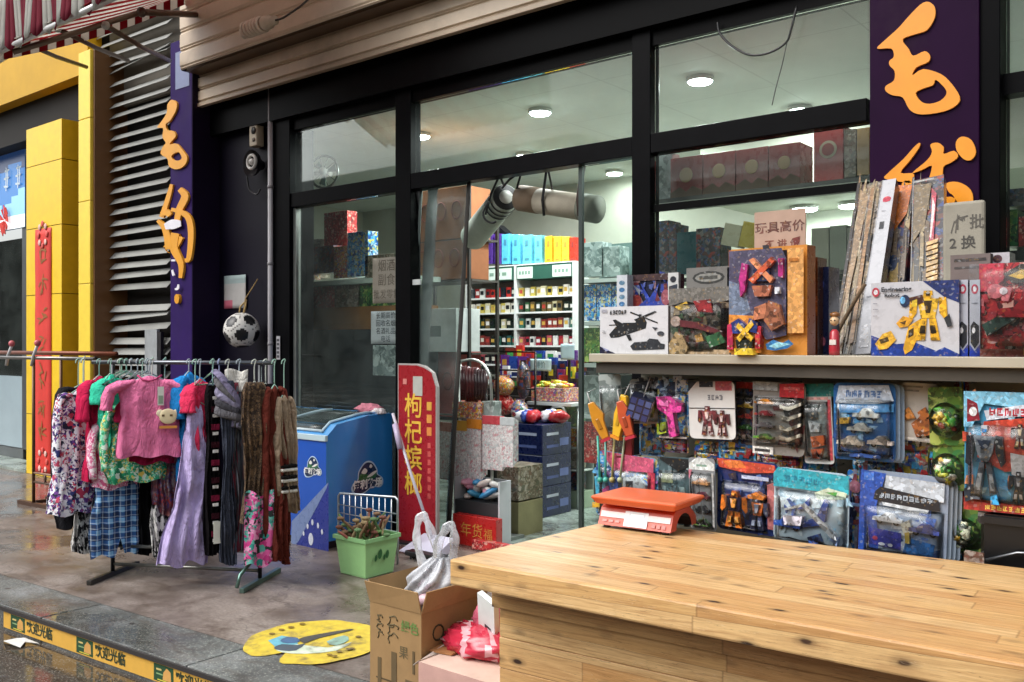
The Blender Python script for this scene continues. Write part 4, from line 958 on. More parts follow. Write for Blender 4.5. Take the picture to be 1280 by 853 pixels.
G('rust_coat', 'rust brown coat at the freezer end of the rack', 'coat', 343, 482, 702, 26, .03, 30, 'cloth', '6b3128', 'blouse', 22, shift=.3, fold=1.8)
G('beige_cardigan', 'beige cardigan with black and white striped cuff beside the freezer', 'cardigan', 355, 492, 640, 20, .0, 30, 'cloth', 'a08c76', 'blouse', 23, parts=knit_extra, shift=.7)
# the wrapped scarf and white cloth over the bar
p = rp(290, 475, .08); t = thing('wrapped_scarf', 'grey and lilac knitted scarf wound round the hangers', 'scarf', p, RANG, 'garments hanging on the rack')
m = MB()
for k in range(5):
    rng = random.Random(k); P = [(-.10 + .02 * k, -.02, .05 - .04 * k), (-.04, -.06 - .01 * k, .02 - .05 * k), (.02 + .01 * k, -.05, -.06 - .04 * k), (.05, -.03, -.14 - .03 * k), (.03 + .02 * k, -.03, -.28)]
    m.tube(smooth_path(P, 4), .026, ['8d86a4', '6c6a6d', '9b96b0', '55545a', '77757a'][k], 0, 10, True, .6)
m.build('wool', 'cloth', t)
p = rp(299, 473, .05); t = thing('white_cloth', 'white folded cloth hanging over the bar beside the wound scarf', 'cloth', p, RANG, 'garments hanging on the rack')
m = MB(); m.grid(lambda u, v: (-.075 + .15 * u, -.03 - .012 * math.sin(u * 9) - .01 * v, .05 - .12 * v + .01 * math.sin(u * 7)), 14, 8, 'd5d2ca'); thick(m.build('fabric', 'cloth', t), .006)
# bare hangers pushed together
for k, px in enumerate((152, 158, 164, 172, 178, 184, 266, 274)):
    p = rp(px, 453, .0); t = thing('coat_hanger', 'bare pale plastic hanger crowded on the clothes rack bar', 'hanger', (p.x, p.y, BARZ), RANG + R(70 + 9 * (k % 4)), 'bare hangers on the rack')
    m = MB(); c = ['a3cdb6', '8fbfae', 'b9c7cc', 'a8b3ba', 'c3ccd0', '9db0b5', 'a9cbb2', '9aa5c9'][k]
    m.tube(smooth_path([(0, 0, -.055), (0, 0, .0), (.008, 0, .018), (0, 0, .022), (-.014, 0, .012), (-.017, 0, -.008)], 4), .004, c, 0, 6)
    m.tube([(0, 0, -.055), (.19, 0, -.13), (-.19, 0, -.13), (0, 0, -.055)], .0055, c, 0, 6); m.build('frame', 'plastic', t)
# ================================================================ IN FRONT OF THE SHOP
# ---- chest freezer
fx, fy = -5.08, 4.17
FZ = thing('chest_freezer', 'blue slant topped ice cream freezer with round cow logos', 'freezer', (fx, fy, 0))
pr = [onX(px, py, fx) for px, py in ((407.5, 547), (421, 531), (461, 519.5), (490, 516.5))]
prof = [(0, .06)] + [(p.y - fy, p.z) for p in pr]; yb = 4.80 - fy
prof[1] = (0.0, prof[1][1]); prof.append((yb, prof[-1][1])); prof.append((yb, .06))
prof = [(max(0, min(yb, y)), z) for y, z in prof]
FWD = 1.15
mb = MB(); k = len(prof)
vs = [(0, y, z) for y, z in prof] + [(-FWD, y, z) for y, z in prof]
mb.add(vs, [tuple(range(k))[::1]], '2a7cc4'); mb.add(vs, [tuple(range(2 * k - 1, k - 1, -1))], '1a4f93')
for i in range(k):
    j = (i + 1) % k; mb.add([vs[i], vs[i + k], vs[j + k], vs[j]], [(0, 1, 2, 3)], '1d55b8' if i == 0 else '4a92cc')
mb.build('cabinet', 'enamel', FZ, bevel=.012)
mb = MB(); mb.box(-FWD + .04, -.04, .04, yb - .04, 0, .059, '1a1a1c'); mb.build('plinth', 'plastic', FZ)
def top_z(y):
    for (a, za), (b, zb) in zip(prof[1:5], prof[2:6]):
        if a <= y <= b + 1e-6: return za + (zb - za) * (y - a) / max(b - a, 1e-6)
    return prof[-2][1]
mb = MB(); z = prof[1][1]
mb.box(-FWD - .005, .004, -.012, .012, z - .03, z + .012, 'b9cfd6'); mb.build('lid_trim', 'plastic', FZ, bevel=.004)
mb = MB()
for xa, xb in ((-FWD + .02, -.08),):
    def P(u, v):
        y = .03 + (yb - .16) * v; return (xa + (xb - xa) * u, y, top_z(y) + .008)
    mb.grid(P, 6, 10, '3f4a4c')
thick(mb.build('sliding_lid', 'freezer_glass', FZ), .006)
mb = MB()
for x in (-.08, -.55, -FWD + .02): mb.tube([(x, .02 + (yb - .14) * i / 6, top_z(.02 + (yb - .14) * i / 6) + .012) for i in range(7)], .011, 'a9c2cc', 0, 6)
mb.tube([(-FWD, .03, top_z(.03) + .012), (-.07, .03, top_z(.03) + .012)], .011, 'c9d8de', 0, 6)
mb.build('lid_frame', 'plastic', FZ)
def cow_logo(parent, o, ux, uz, s, nrm):
    """oval badge: a cow on a green hill under lettering"""
    m = MB(); out = smooth_loop([(-1, -.45), (-.85, -.15), (-.62, -.05), (-.55, .35), (-.15, .75), (.3, .72), (.62, .35), (.66, .1), (.95, -.1), (1.0, -.38), (.8, -.55), (.3, -.5), (-.2, -.72), (-.75, -.78)], 4)
    m.sheet2d([[(x * s, y * s) for x, y in out]], o, ux, uz, 'b9d3ea', 0, 0, .0015)
    m.sheet2d([[(x * s * .9, y * s * .9) for x, y in out]], o, ux, uz, '152f52', 0, 0, .0025)
    m.sheet2d([[(x * s, y * s) for x, y in smooth_loop([(-.5, -.1), (-.45, .2), (-.1, .18), (.2, .02), (.5, .2), (.55, .0), (.2, -.12)], 3)]], o, ux, uz, '2f6b46', 0, 0, .0033)
    m.sheet2d([[(x * s, y * s) for x, y in smooth_loop([(-.38, .28), (-.2, .46), (-.02, .34), (-.1, .2), (-.3, .2)], 3)]], o, ux, uz, 'e8e8e2', 0, 0, .004)
    m.sheet2d([[(x * s, y * s) for x, y in smooth_loop([(-.05, .02), (.3, .22), (.6, .28), (.5, .16), (.2, .02)], 3)]], o, ux, uz, 'e8e8e2', 0, 0, .0043)
    m.sheet2d([[(x * s, y * s) for x, y in smooth_loop([(.1, .5), (.2, .62), (.3, .5), (.2, .42)], 3)]], o, ux, uz, 'e8e8e2', 0, 0, .004)
    m.text('伊利牧场', Vector(o) - Vector(uz) * s * .33, s * .46, 'f1f1ee', ux, Vector(uz) + Vector(ux) * .0, off=.005, bold=.02 * s)
    m.build('cow_logo', 'gloss_card', parent)
p = onX(459, 597, fx); cow_logo(FZ, (.001, p.y - fy, p.z), (0, 1, .0), (0, 0, 1), .155, None)
p = onY(391, 584, fy); cow_logo(FZ, (p.x - fx, -.001, p.z), (1, 0, 0), (0, 0, 1), .10, None)
mb = MB()
q = lambda px, py: (onY(px, py, fy).x - fx, onY(px, py, fy).z)
mb.sheet2d([[q(411, 604), q(411, 690), q(368, 690), q(371, 672)]], (0, -.0005, 0), (1, 0, 0), (0, 0, 1), '1c2f8c', 0, 0, .0015)
mb.sheet2d([[q(411, 603), q(409, 610), q(374, 676), q(364, 688), q(365, 652)]], (0, -.0005, 0), (1, 0, 0), (0, 0, 1), '7488b4', 0, 0, .0025)
for a, b, r in ((389, 674, 7), (385, 658, 3), (391, 653, 3.4), (398, 657, 3.2), (403, 665, 3), (380, 667, 2.6)):
    x, z = q(a, b); s = r * 5.9 / FPX; mb.sheet2d([[(x + s * .75 * math.cos(t * .5), z + s * 1.25 * math.sin(t * .5)) for t in range(13)]], (0, -.0005, 0), (1, 0, 0), (0, 0, 1), 'd5dbea', 0, 0, .0035)
mb.build('front_sticker', 'gloss_card', FZ)
p = onX(475, 514, fx - .1); t = thing('pink_cloth', 'crumpled pink and white cloth on the back of the freezer', 'cloth', (fx - .14, 4.70, top_z(.5) + .0))
rng = random.Random(4); mb = MB(); mb.ball((0, 0, .03), .1, 'd98a9a', 0, 16, 10, (1.3, .6, .45), lambda d: 1 + .25 * math.sin(d.x * 9 + d.y * 7) * math.cos(d.z * 8))
mb.ball((.12, -.02, .02), .06, 'e6dcdc', 0, 12, 8, (1.2, .7, .4), lambda d: 1 + .2 * math.sin(d.x * 11 + d.z * 5)); mb.build('fabric', 'cloth', t)

# ---- green bin with wire grid behind
bx, by = onZ(457, 725).x, onZ(457, 725).y
bw, bd, bh = .255, .25, .245
BN = thing('green_bin', 'light green plastic bin full of dried bundles beside the freezer', 'bin', (bx - bw / 2, by + bd / 2, 0))
mb = MB(); def_ = 1.16
def ring(s, z): return [(sx * bw / 2 * s, sy * bd / 2 * s, z) for sx, sy in ((-1, -1), (1, -1), (1, 1), (-1, 1))]
o1, o2, i1, i2 = ring(.93, .0), ring(1.13, bh), ring(1.08, bh), ring(.9, .012)
mb.add(o1 + o2, [(0, 1, 5, 4), (1, 2, 6, 5), (2, 3, 7, 6), (3, 0, 4, 7), (3, 2, 1, 0)], 'a8de96'); mb.add(i1 + i2, [(4, 5, 1, 0), (5, 6, 2, 1), (6, 7, 3, 2), (7, 4, 0, 3), (4, 5, 6, 7)], '7ab572'); mb.add(o2 + i1, [(0, 1, 5, 4), (1, 2, 6, 5), (2, 3, 7, 6), (3, 0, 4, 7)], '9ad08f')
mb.build('tub', 'plastic', BN, bevel=.006)
mb = MB(); r1, r2 = ring(1.20, bh - .02), ring(1.20, bh + .004); s1, s2 = ring(1.125, bh - .02), ring(1.125, bh + .004)
for a in range(4):
    b = (a + 1) % 4; mb.add([r1[a], r1[b], r2[b], r2[a]], [(0, 1, 2, 3)], '9ad08f'); mb.add([r2[a], r2[b], s2[b], s2[a]], [(0, 1, 2, 3)], 'a5d89a'); mb.add([s1[a], s1[b], r1[b], r1[a]], [(0, 1, 2, 3)], '86bd7c')
mb.build('rim', 'plastic', BN)
mb = MB()
for (cx_, cz_, r_) in ((-.05, .12, .012), (-.015, .14, .018), (.02, .115, .010), (.045, .13, .015)):
    mb.add([(bw / 2 * 1.03 + .008, cx_ + r_ * math.cos(t * .7), cz_ + r_ * 1.7 * math.sin(t * .7) + .4 * r_ * math.cos(t * .7)) for t in range(9)], [tuple(range(9))], '2f6b3a')
mb.build('printed_leaf', 'plastic', BN)
t = thing('dried_bundles', 'brown and green dried bundles heaped in the green bin', 'dried goods', (bx - bw / 2, by + bd / 2, .012))
rng = random.Random(8)
for k in range(60):
    m = MB(); a = rng.uniform(0, 6.28); r = rng.uniform(.0, .105); c = rng.choice(['8a6a4c', '6d8a4c', '7a4a3a', 'a08a62', '5f7f52', 'b06a5a'])
    x, y = r * math.cos(a), r * math.sin(a); l = rng.uniform(.2, .36); t1 = rng.uniform(-.12, .12), rng.uniform(-.12, .12)
    m.tube(smooth_path([(x * .6, y * .6, .02), (x, y, l * .6), (x + t1[0], y + t1[1], l)], 3), [.012, .013, .014, .012, .010, .009, .006], c, 0, 7)
    if k % 2: m.ball((x + t1[0], y + t1[1], l), .022, c, 0, 7, 5, (1.3, 1, .6))
    m.build('bundle', 'matte', t)
WG = thing('wire_grid', 'white wire grid panel standing behind the green bin', 'wire grid', (onX(457, 650, bx).x - .02, by + bd + .06, 0))
q0 = onY(423, 640, by + .4); q1 = onY(497, 640, by + .4); zt = onY(460, 622, by + .4).z
WG.location = ((q0.x + q1.x) / 2, by + .4, 0); w = (q1.x - q0.x) / 2
mb = MB(); mb.tube([(-w, 0, .0), (-w, 0, zt - .02), (-w + .02, 0, zt), (w - .02, 0, zt + .03), (w, 0, zt + .01), (w, 0, 0)], .008, 'c5cdd0', 0, 8); mb.build('frame', 'metal', WG)
mb = MB()
for i in range(1, 10): x = -w + 2 * w * i / 10; mb.tube([(x, 0, .02), (x, 0, zt + .012)], .0035, 'b5bec2', 0, 5)
for i in range(5): mb.tube([(-w, -.006, .1 + i * (zt - .12) / 5), (w, -.006, .1 + i * (zt - .12) / 5)], .0035, 'b5bec2', 0, 5)
mb.build('wires', 'metal', WG)
# ---- red stand banner
SY_ = 4.70
b0, b1, z0, z1 = rectY(497, 455, 546, 676, SY_)
BNR = thing('red_display_board', 'tall red display board with yellow characters at the shop door', 'sign', ((b0 + b1) / 2, SY_, 0))
w = (b1 - b0) / 2; h = z1
def outline(s): return [(-w + s, .02), (w - s, .02), (w - s, h - .16), (w - .04 - s, h - .06), (w - .12 - s, h - .015 - s), (w - .2, h - s), (-w + s, h - s)]
mb = MB(); mb.prism(outline(0), 0, .03, 'a9a19d'); mb.build('edge', 'plastic', BNR, bevel=.004)
mb = MB(); mb.prism(outline(.012), -.002, -.0005, 'a01f27'); mb.build('face', 'gloss_card', BNR)
mb = MB()
for i, ch in enumerate('枸杞槟榔'): mb = MB(); mb.text(ch, (-w * .16, -.0035, h - .315 - i * .188), .185, 'e8b93a', bold=.0025); mb.build('character', 'paper', BNR)
mb = MB(); mb.box(-w * .18, w * .3, -.004, -.003, h - .23, h - .09, 'b9bab0'); mb.box(-w * .7, -w * .5, -.004, -.003, h - .15, h - .11, 'd9847a')
for i in range(3): mb.box(w * .52, w * .76, -.004, -.003, h - .33 - i * .09, h - .27 - i * .09, ['d9a43a', 'd98f3a', 'd9843a'][i])
for i in range(7): mb.box(w * .56, w * .72, -.004, -.003, h - .60 - i * .06, h - .56 - i * .06, 'c9504a')
mb.build('small_print', 'paper', BNR)
mb = MB(); mb.box(-w, w, -.05, .09, 0, .018, '2a2a2c'); mb.build('foot', 'plastic', BNR)

# ---- broom and dustpan
c = onZ(528, 694); t = thing('dustpan', 'white dustpan with a long white handle leaning on the freezer', 'dustpan', c)
mb = MB(); mb.add([(-.17, -.06, .01), (.17, -.06, .01), (.15, .14, .012), (-.15, .14, .012), (-.17, -.06, .018), (.17, -.06, .018), (.14, .16, .11), (-.14, .16, .11)], [(0, 1, 5, 4), (1, 2, 6, 5), (2, 3, 7, 6), (3, 0, 4, 7), (4, 5, 6, 7), (3, 2, 1, 0)], 'c7c3d4'); mb.build('pan', 'plastic', t, bevel=.008)
tp = onY(491, 517, 4.62) - c; mb = MB(); mb.tube([(-.02, .12, .09), tp * .5 + Vector((.02, .03, .03)), tp], .011, 'd3d0dc', 0, 8); mb.build('handle', 'plastic', t)
mb = MB(); p = tp * .72 + Vector((.0, -.004, .02)); mb.tube([p, p + (tp * .18)], .022, 'c5b8d2', 0, 8); mb.build('grip', 'plastic', t)
c2 = onZ(540, 703); t = thing('broom_head', 'black broom head lying under the white dustpan', 'broom', c2)
mb = MB(); mb.box(-.22, .16, -.04, .04, .02, .055, '1a1a1c'); mb.build('block', 'plastic', t, bevel=.008)
mb = MB(); rng = random.Random(6)
for i in range(60): x = -.21 + .36 * i / 59; mb.tube([(x, rng.uniform(-.03, .03), .021), (x + rng.uniform(-.02, .02), rng.uniform(-.06, .06), .001)], .004, '232325', 0, 4)
mb.build('bristles', 'plastic', t)

# ---- open carton with a plastic bag
X0, X1, Y0, Y1, CH = -2.84, -2.545, 2.56, 2.95, .395
CB = thing('open_carton', 'open brown carton printed with black marks beside the wooden counter', 'carton', ((X0 + X1) / 2, (Y0 + Y1) / 2, 0))
hw, hd = (X1 - X0) / 2, (Y1 - Y0) / 2
mb = MB(); t_ = .006
mb.box(-hw, hw, -hd, -hd + t_, 0, CH, 'a3835a'); mb.box(-hw, hw, hd - t_, hd, 0, CH, '8f714c'); mb.box(-hw, -hw + t_, -hd + t_, hd - t_, 0, CH, '9a7a52'); mb.box(hw - t_, hw, -hd + t_, hd - t_, 0, CH, '9a7a52'); mb.box(-hw, hw, -hd, hd, -.0, .006, '8a6c48')
mb.build('box_body', 'carton', CB)
for nm, vs in (('front', [(-hw, -hd, CH), (hw, -hd, CH), (hw - .005, -hd - .015, CH + .085), (-hw - .01, -hd - .02, CH + .085)]), ('back', [(hw, hd, CH), (-hw, hd, CH), (-hw + .01, hd + .02, CH + .09), (hw, hd + .03, CH + .09)]),
               ('side', [(hw, -hd, CH), (hw, hd, CH), (hw + .025, hd, CH + .08), (hw + .02, -hd + .01, CH + .085)]), ('far', [(-hw, hd, CH), (-hw, -hd, CH), (-hw - .03, -hd + .02, CH + .08), (-hw - .03, hd - .01, CH + .08)])):
    m = MB(); m.add(vs, [(0, 1, 2, 3)], 'a8875d' if nm != 'back' else '8f6f4a'); thick(m.build('flap', 'carton', CB), .005)
mb = MB(); f = -hd - .0012; rng = random.Random(9)
for k in range(2):
    for j in range(3): mb.tube([(-.085 + .075 * k + rng.uniform(-.01, .01) + (.014 + .014 * k) * math.cos(a), f, .335 - .034 * j + (.014 + .01 * k) * math.sin(a + .3)) for a in [i * .52 for i in range(11 - j)]], .003, '6a5f45', 0, 4)
mb.text('绿色', (.085, f, .325), .05, '6f8a4c', bold=.001); mb.text('果', (.05, f, .22), .055, '6a5f45')
for x, z, ww, hh_ in ((-.02, .15, .03, .16), (.06, .10, .05, .05), (-.10, .12, .02, .14), (.1, .2, .012, .1)): mb.box(x, x + ww, f - .0008, f, z - hh_ * .5, z + hh_ * .4, '6b5a40')
for z in (.06, .09): mb.box(-.11, .11, f - .0006, f, z, z + .006, '5a4b36')
mb.build('front_print', 'carton', CB)
mb = MB(); s = hw + .0012
for (yy, zz, r_) in ((-.10, .30, .03), (.02, .10, .035)): mb.tube([(s, yy + r_ * math.cos(a), zz + r_ * math.sin(a)) for a in [i * .52 for i in range(12)]], .004, '3a3426', 0, 4, closed=True)
mb.build('side_print', 'carton', CB)
BG = thing('plastic_bag', 'crumpled white plastic bag with tied handles stuffed in the open carton', 'bag', ((X0 + X1) / 2 - .005, (Y0 + Y1) / 2 + .02, .0))
rng = random.Random(12)
def crumple(d): return 1 + .14 * math.sin(d.x * 7 + d.z * 5) * math.cos(d.y * 8) + .09 * math.sin(d.y * 17 + d.x * 11) + .06 * math.sin(d.z * 23 + d.x * 19)
def sack(u, v):
    a = 2 * math.pi * u; prof = [(0, .06), (.15, .10), (.45, .118), (.7, .115), (.88, .07), (1, .03)]
    for (p, q), (p2, q2) in zip(prof, prof[1:]):
        if p <= v <= p2: r = q + (q2 - q) * (v - p) / (p2 - p)
    r *= 1 + (.05 + .10 * v) * math.sin(a * 9 + 4 * math.sin(v * 5)) + .09 * pnoise.noise((math.cos(a) * 2, math.sin(a) * 2, v * 5)) + .05 * pnoise.noise((math.cos(a) * 6, math.sin(a) * 6, v * 9))
    return (r * math.cos(a) + .06 * v * v, r * math.sin(a) * .95, .27 + .30 * v)
mb = MB(); mb.grid(sack, 72, 26, 'eceef2'); thick(mb.build('bag_body', 'bag_film', BG), .0015)
for dx, l, ln in ((.0, .17, -.05), (.075, .15, .03)):
    P = smooth_path([(dx - .02, -.02, .50), (dx - .03 + ln * .5, -.03, .56 + l * .3), (dx + ln, -.03, .56 + l * .85), (dx + .025 + ln, -.025, .56 + l), (dx + .05 + ln * .8, -.02, .56 + l * .7), (dx + .045, .0, .55), (dx + .03, .0, .50)], 5)
    mb = MB(); mb.tube(P, [.030 - .012 * math.sin(math.pi * i / (len(P) - 1)) + .004 * math.sin(i * 1.3) for i in range(len(P))], 'f2f3f6', 0, 12, True, .2); mb.build('bag_handle', 'bag_film', BG)
mb = MB()
for k in range(9): mb.ball((rng.uniform(-.07, .07), rng.uniform(-.12, .02), rng.uniform(.36, .48)), .035, rng.choice(['c98ea0', 'd9b6bf', 'b9707f', 'e3d3d6']), 0, 8, 6, (1.2, .8, .8))
mb.build('bag_contents', 'plastic', BG)

# ---- small pale carton, red bag and foam wedge beside it
x0, x1, y0, y1 = -2.50, -2.09, 2.50, 2.80; hz2 = .235
t = thing('pale_carton', 'low pale pink carton under the crumpled red bag beside the counter', 'carton', ((x0 + x1) / 2, (y0 + y1) / 2, 0))
a, b = (x1 - x0) / 2, (y1 - y0) / 2
mb = MB(); mb.box(-a, a, -b, b, 0, hz2, 'd9b7a8', cols=['cfa59a', 'c9a094', 'c9a094', 'c9a094', 'dcc0b0', 'b99a8c']); mb.build('box_body', 'carton', t, bevel=.004)
mb = MB(); mb.add([(-a, -b, hz2 + .003), (-a - .03, -b - .0, hz2 - .02), (-a - .02, b, hz2 + .05), (-a, b, hz2 + .003)], [(0, 1, 2, 3)], 'e6dcd4'); thick(mb.build('flap', 'carton', t), .004)
RBG = thing('red_bag', 'crumpled red and pink wrapping on top of the pale carton', 'wrapping', ((x0 + x1) / 2 - .075, y1 - .06, hz2 + .002))
mb = MB(); mb.ball((0, 0, .035), .17, 'c22b45', 0, 40, 26, (1.15, .7, .42), lambda d: 1 + .09 * math.sin(d.x * 9 + d.y * 5) * math.cos(d.y * 11 + d.z * 6) + .05 * math.sin(d.x * 21 + d.z * 17) + .04 * math.sin(d.y * 31 + d.x * 13) if d.z > -.4 else .9)
mb.v = [(x, y, max(z, .0)) for x, y, z in mb.v]
for i in range(len(mb.f)):
    cc = mb.v[mb.f[i][0]]
    if math.sin(cc[0] * 47 + cc[1] * 31) > .72: mb.c[i] = C('e0a9b0')
mb.ball((-.03, .05, .11), .06, 'c9647a', 0, 24, 18, (1.1, .8, 1.1), lambda d: 1 + .12 * math.sin(d.x * 13 + d.z * 9) + .08 * math.sin(d.y * 23 + d.z * 17)); mb.build('film', 'gloss_card', RBG)
mb = MB(); mb.tube([(-.17, .02, .075), (-.06, .03, .10)], .008, 'e8ded8', 0, 8); mb.build('straw', 'plastic', RBG)
t = thing('brown_flap_box', 'flattened brown cardboard piece poking out beside the open carton', 'cardboard', (x0 + .03, y1 - .1, hz2 + .003))
mb = MB(); mb.hexa([(-.10, -.1, .0), (.03, -.08, .0), (.05, .12, .02), (-.02, .12, .02), (-.10, -.1, .006), (.03, -.08, .006), (.05, .12, .027), (-.02, .12, .027)], 'a8764a'); mb.build('sheet', 'carton', t)
c = onY(609, 790, 2.74); t = thing('white_shoe_box', 'white box lid with a black edge leaning beside the counter leg', 'box lid', (c.x + .01, 2.74, hz2 + .08), R(-12), None, (R(14), R(16)))
mb = MB(); mb.box(-.055, .055, -.012, .012, -.06, .165, 'd8e2e0'); mb.box(-.01, .03, -.0135, -.0122, .03, .045, '2c3136'); mb.build('lid', 'paper', t, bevel=.003)
mb = MB(); mb.box(-.056, .056, -.02, .02, -.09, -.0605, '1c1c1e'); mb.build('black_edge', 'plastic', t, bevel=.003)

# ---- round yellow floor sticker
c = onZ(393, 803); FS = thing('floor_sticker', 'round worn yellow advertising sticker with a torn edge on the pavement', 'floor sticker', (c.x, c.y, .0), R(35))
rng = random.Random(21); rad = .33; P = []
for i in range(80):
    a = 2 * math.pi * i / 80; r = rad * (1 + .015 * math.sin(a * 9) + rng.uniform(-.008, .008)); d = (a - 4.25 + math.pi) % (2 * math.pi) - math.pi
    r *= 1 - .42 * math.exp(-(d / .16) ** 2); P.append((r * math.cos(a), r * math.sin(a)))
mb = MB(); mb.sheet2d([P], (0, 0, .0075), (1, 0, 0), (0, 1, 0), 'd9bd3c'); FSV = mb.build('vinyl', 'worn_vinyl', FS)
mb = MB(); k = 0
def fl(pts, c):
    global k
    k += 1; mb.sheet2d([pts], (0, 0, .0085 + k * .0004), (1, 0, 0), (0, 1, 0), c)
fr_ = R(-35)
def rt(x, y): return (x * math.cos(fr_) - y * math.sin(fr_), x * math.sin(fr_) + y * math.cos(fr_))
cr = Vector((math.cos(YAW), math.sin(YAW)))
def vp(px, py):
    p = onZ(px, py) - c; q = Matrix.Rotation(-R(35), 2) @ Vector((p.x, p.y)); return (q.x, q.y)
fl([vp(*p) for p in ((335, 803), (352, 797), (372, 800), (372, 808), (345, 812))], '6fb3c4')
fl([vp(*p) for p in smooth_loop([(345, 812), (372, 808), (410, 812), (440, 805), (420, 816), (380, 820), (352, 818)], 2)], 'cfd9c2')
fl([vp(*p) for p in smooth_loop([(350, 804), (358, 799), (372, 800), (374, 805), (360, 807)], 2)], '44648a')
fl([vp(*p) for p in smooth_loop([(342, 813), (352, 808), (372, 809), (382, 807), (370, 816), (352, 816)], 2)], '4a5560')
fl([vp(*p) for p in smooth_loop([(374, 801), (395, 796), (437, 789), (438, 791), (400, 800), (384, 806), (378, 806)], 2)], '4a4640')
fl([vp(*p) for p in smooth_loop([(408, 805), (430, 797), (436, 803), (420, 810)], 2)], '8fb0a0')
for x, y in ((340, 795), (352, 790), (364, 787), (378, 783), (448, 799), (440, 814), (412, 822), (424, 818), (436, 815), (418, 824)): fl([vp(x + 4 * math.cos(t * .8), y + 1.3 * math.sin(t * .8)) for t in range(8)], '8a6f1f')
mb.build('worn_print', 'worn_vinyl', FSV)
# litter on the road
c = onZ(22, 806, -.13); t = thing('paper_scrap', 'small torn white scrap lying on the wet road', 'litter', (c.x, c.y, -.128))
mb = MB(); mb.add([(-.10, -.03, .004), (-.02, -.05, .02), (.08, -.02, .004), (.04, .02, .015), (.09, .07, .005), (-.01, .04, .022), (-.06, .07, .005), (-.05, .01, .018)], [(0, 1, 2, 3, 4, 5, 6, 7)], 'dcdcd8'); thick(mb.build('scrap', 'paper', t), .002)
# ---- spiral bulb before the shutter
c = onY(322, 33, 4.2); LB = thing('spiral_bulb', 'unlit white spiral bulb hung sideways before the shutter', 'light bulb', c)
mb = MB(); P = []
for i in range(90):
    a = i * .42; P.append((-.16 + .0026 * i, .052 * math.cos(a), .052 * math.sin(a) - .0))
mb.tube(P, .0135, 'd6c8b8', 0, 8); mb.tube([(-.175, .03 * math.cos(t * .6), .05 * math.sin(t * .6)) for t in range(11)], .013, 'dccfc0', 0, 8, closed=True); mb.build('glass_spiral', 'plastic', LB)
mb = MB(); mb.tube([(.075, 0, 0), (.10, 0, 0), (.15, 0, -.003), (.16, 0, -.003), (.22, 0, -.004)], [.045, .055, .05, .03, .034], 'c6b6a2', 0, 16); mb.build('base', 'plastic', LB)
mb = MB(); mb.tube(smooth_path([(.22, 0, -.004), (.30, .05, .03), (.42, .2, .22), (.45, .3, .6)]), .008, '3a332c', 0, 6); mb.build('cord', 'plastic', LB)
# black cord above the window
t = thing('electric_cable', 'thin black cord drooping across the upper window', 'cord', onY(900, 40, GL - .06))
mb = MB(); o = t.location.copy()
mb.tube(smooth_path([onY(x, y, GL - .06) - o for x, y in ((897, 28), (900, 42), (915, 58), (938, 69), (962, 66), (982, 54), (988, 40), (996, 8))], 4), .007, '151515', 0, 6)
mb.tube(smooth_path([onY(x, y, GL - .06) - o for x, y in ((984, 52), (978, 80), (970, 110), (965, 132))], 4), .003, '3c3c3a', 0, 5); mb.build('cable', 'plastic', t)
# ================================================================ INSIDE THE SHOP
def simple_box(name, label, cat, px, Y, depth, cols, mat='gloss_card', group=None, extra=None, rz=0.0, partname='box_body', bevel=.003):
    """a packet whose front face fills a rectangle of the view at distance Y"""
    a, b, z0, z1 = rectY(*px, Y)
    t = thing(name, label, cat, ((a + b) / 2, Y, z0), rz, group); w, h = (b - a) / 2, z1 - z0
    m = MB()
    if isinstance(cols, str): m.box(-w, w, 0, depth, 0, h, cols)
    else: m.box(-w, w, 0, depth, 0, h, cols[0], cols=[cols[0], cols[1], cols[1], cols[1], cols[1], cols[1]])
    m.build(partname, mat, t, bevel=bevel)
    if extra: extra(t, w, h)
    return t
def paper_sign(name, label, cat, px, Y, col, rows, rz=0.0, ink='3c3b3a', group=None, text=None, marks=True):
    a, b, z0, z1 = rectY(*px, Y); t = thing(name, label, cat, ((a + b) / 2, Y, z0), rz, group); w, h = (b - a) / 2, z1 - z0
    m = MB(); m.grid(lambda u, v: (-w + 2 * w * u, -.003 * math.sin(u * 3.1) - .001, h * v), 6, 6, col); thick(m.build('sheet', 'paper', t), .0015)
    m = MB()
    if text:
        n = len(text)
        for i, ln in enumerate(text): m.text(ln, (0, -.006, h * (1 - (i + .62) / (n + .2))), min(h / (n + .6), 2 * w / (len(ln) + .3)), ink)
    m.v and m.build('lettering', 'paper', t)
    return t
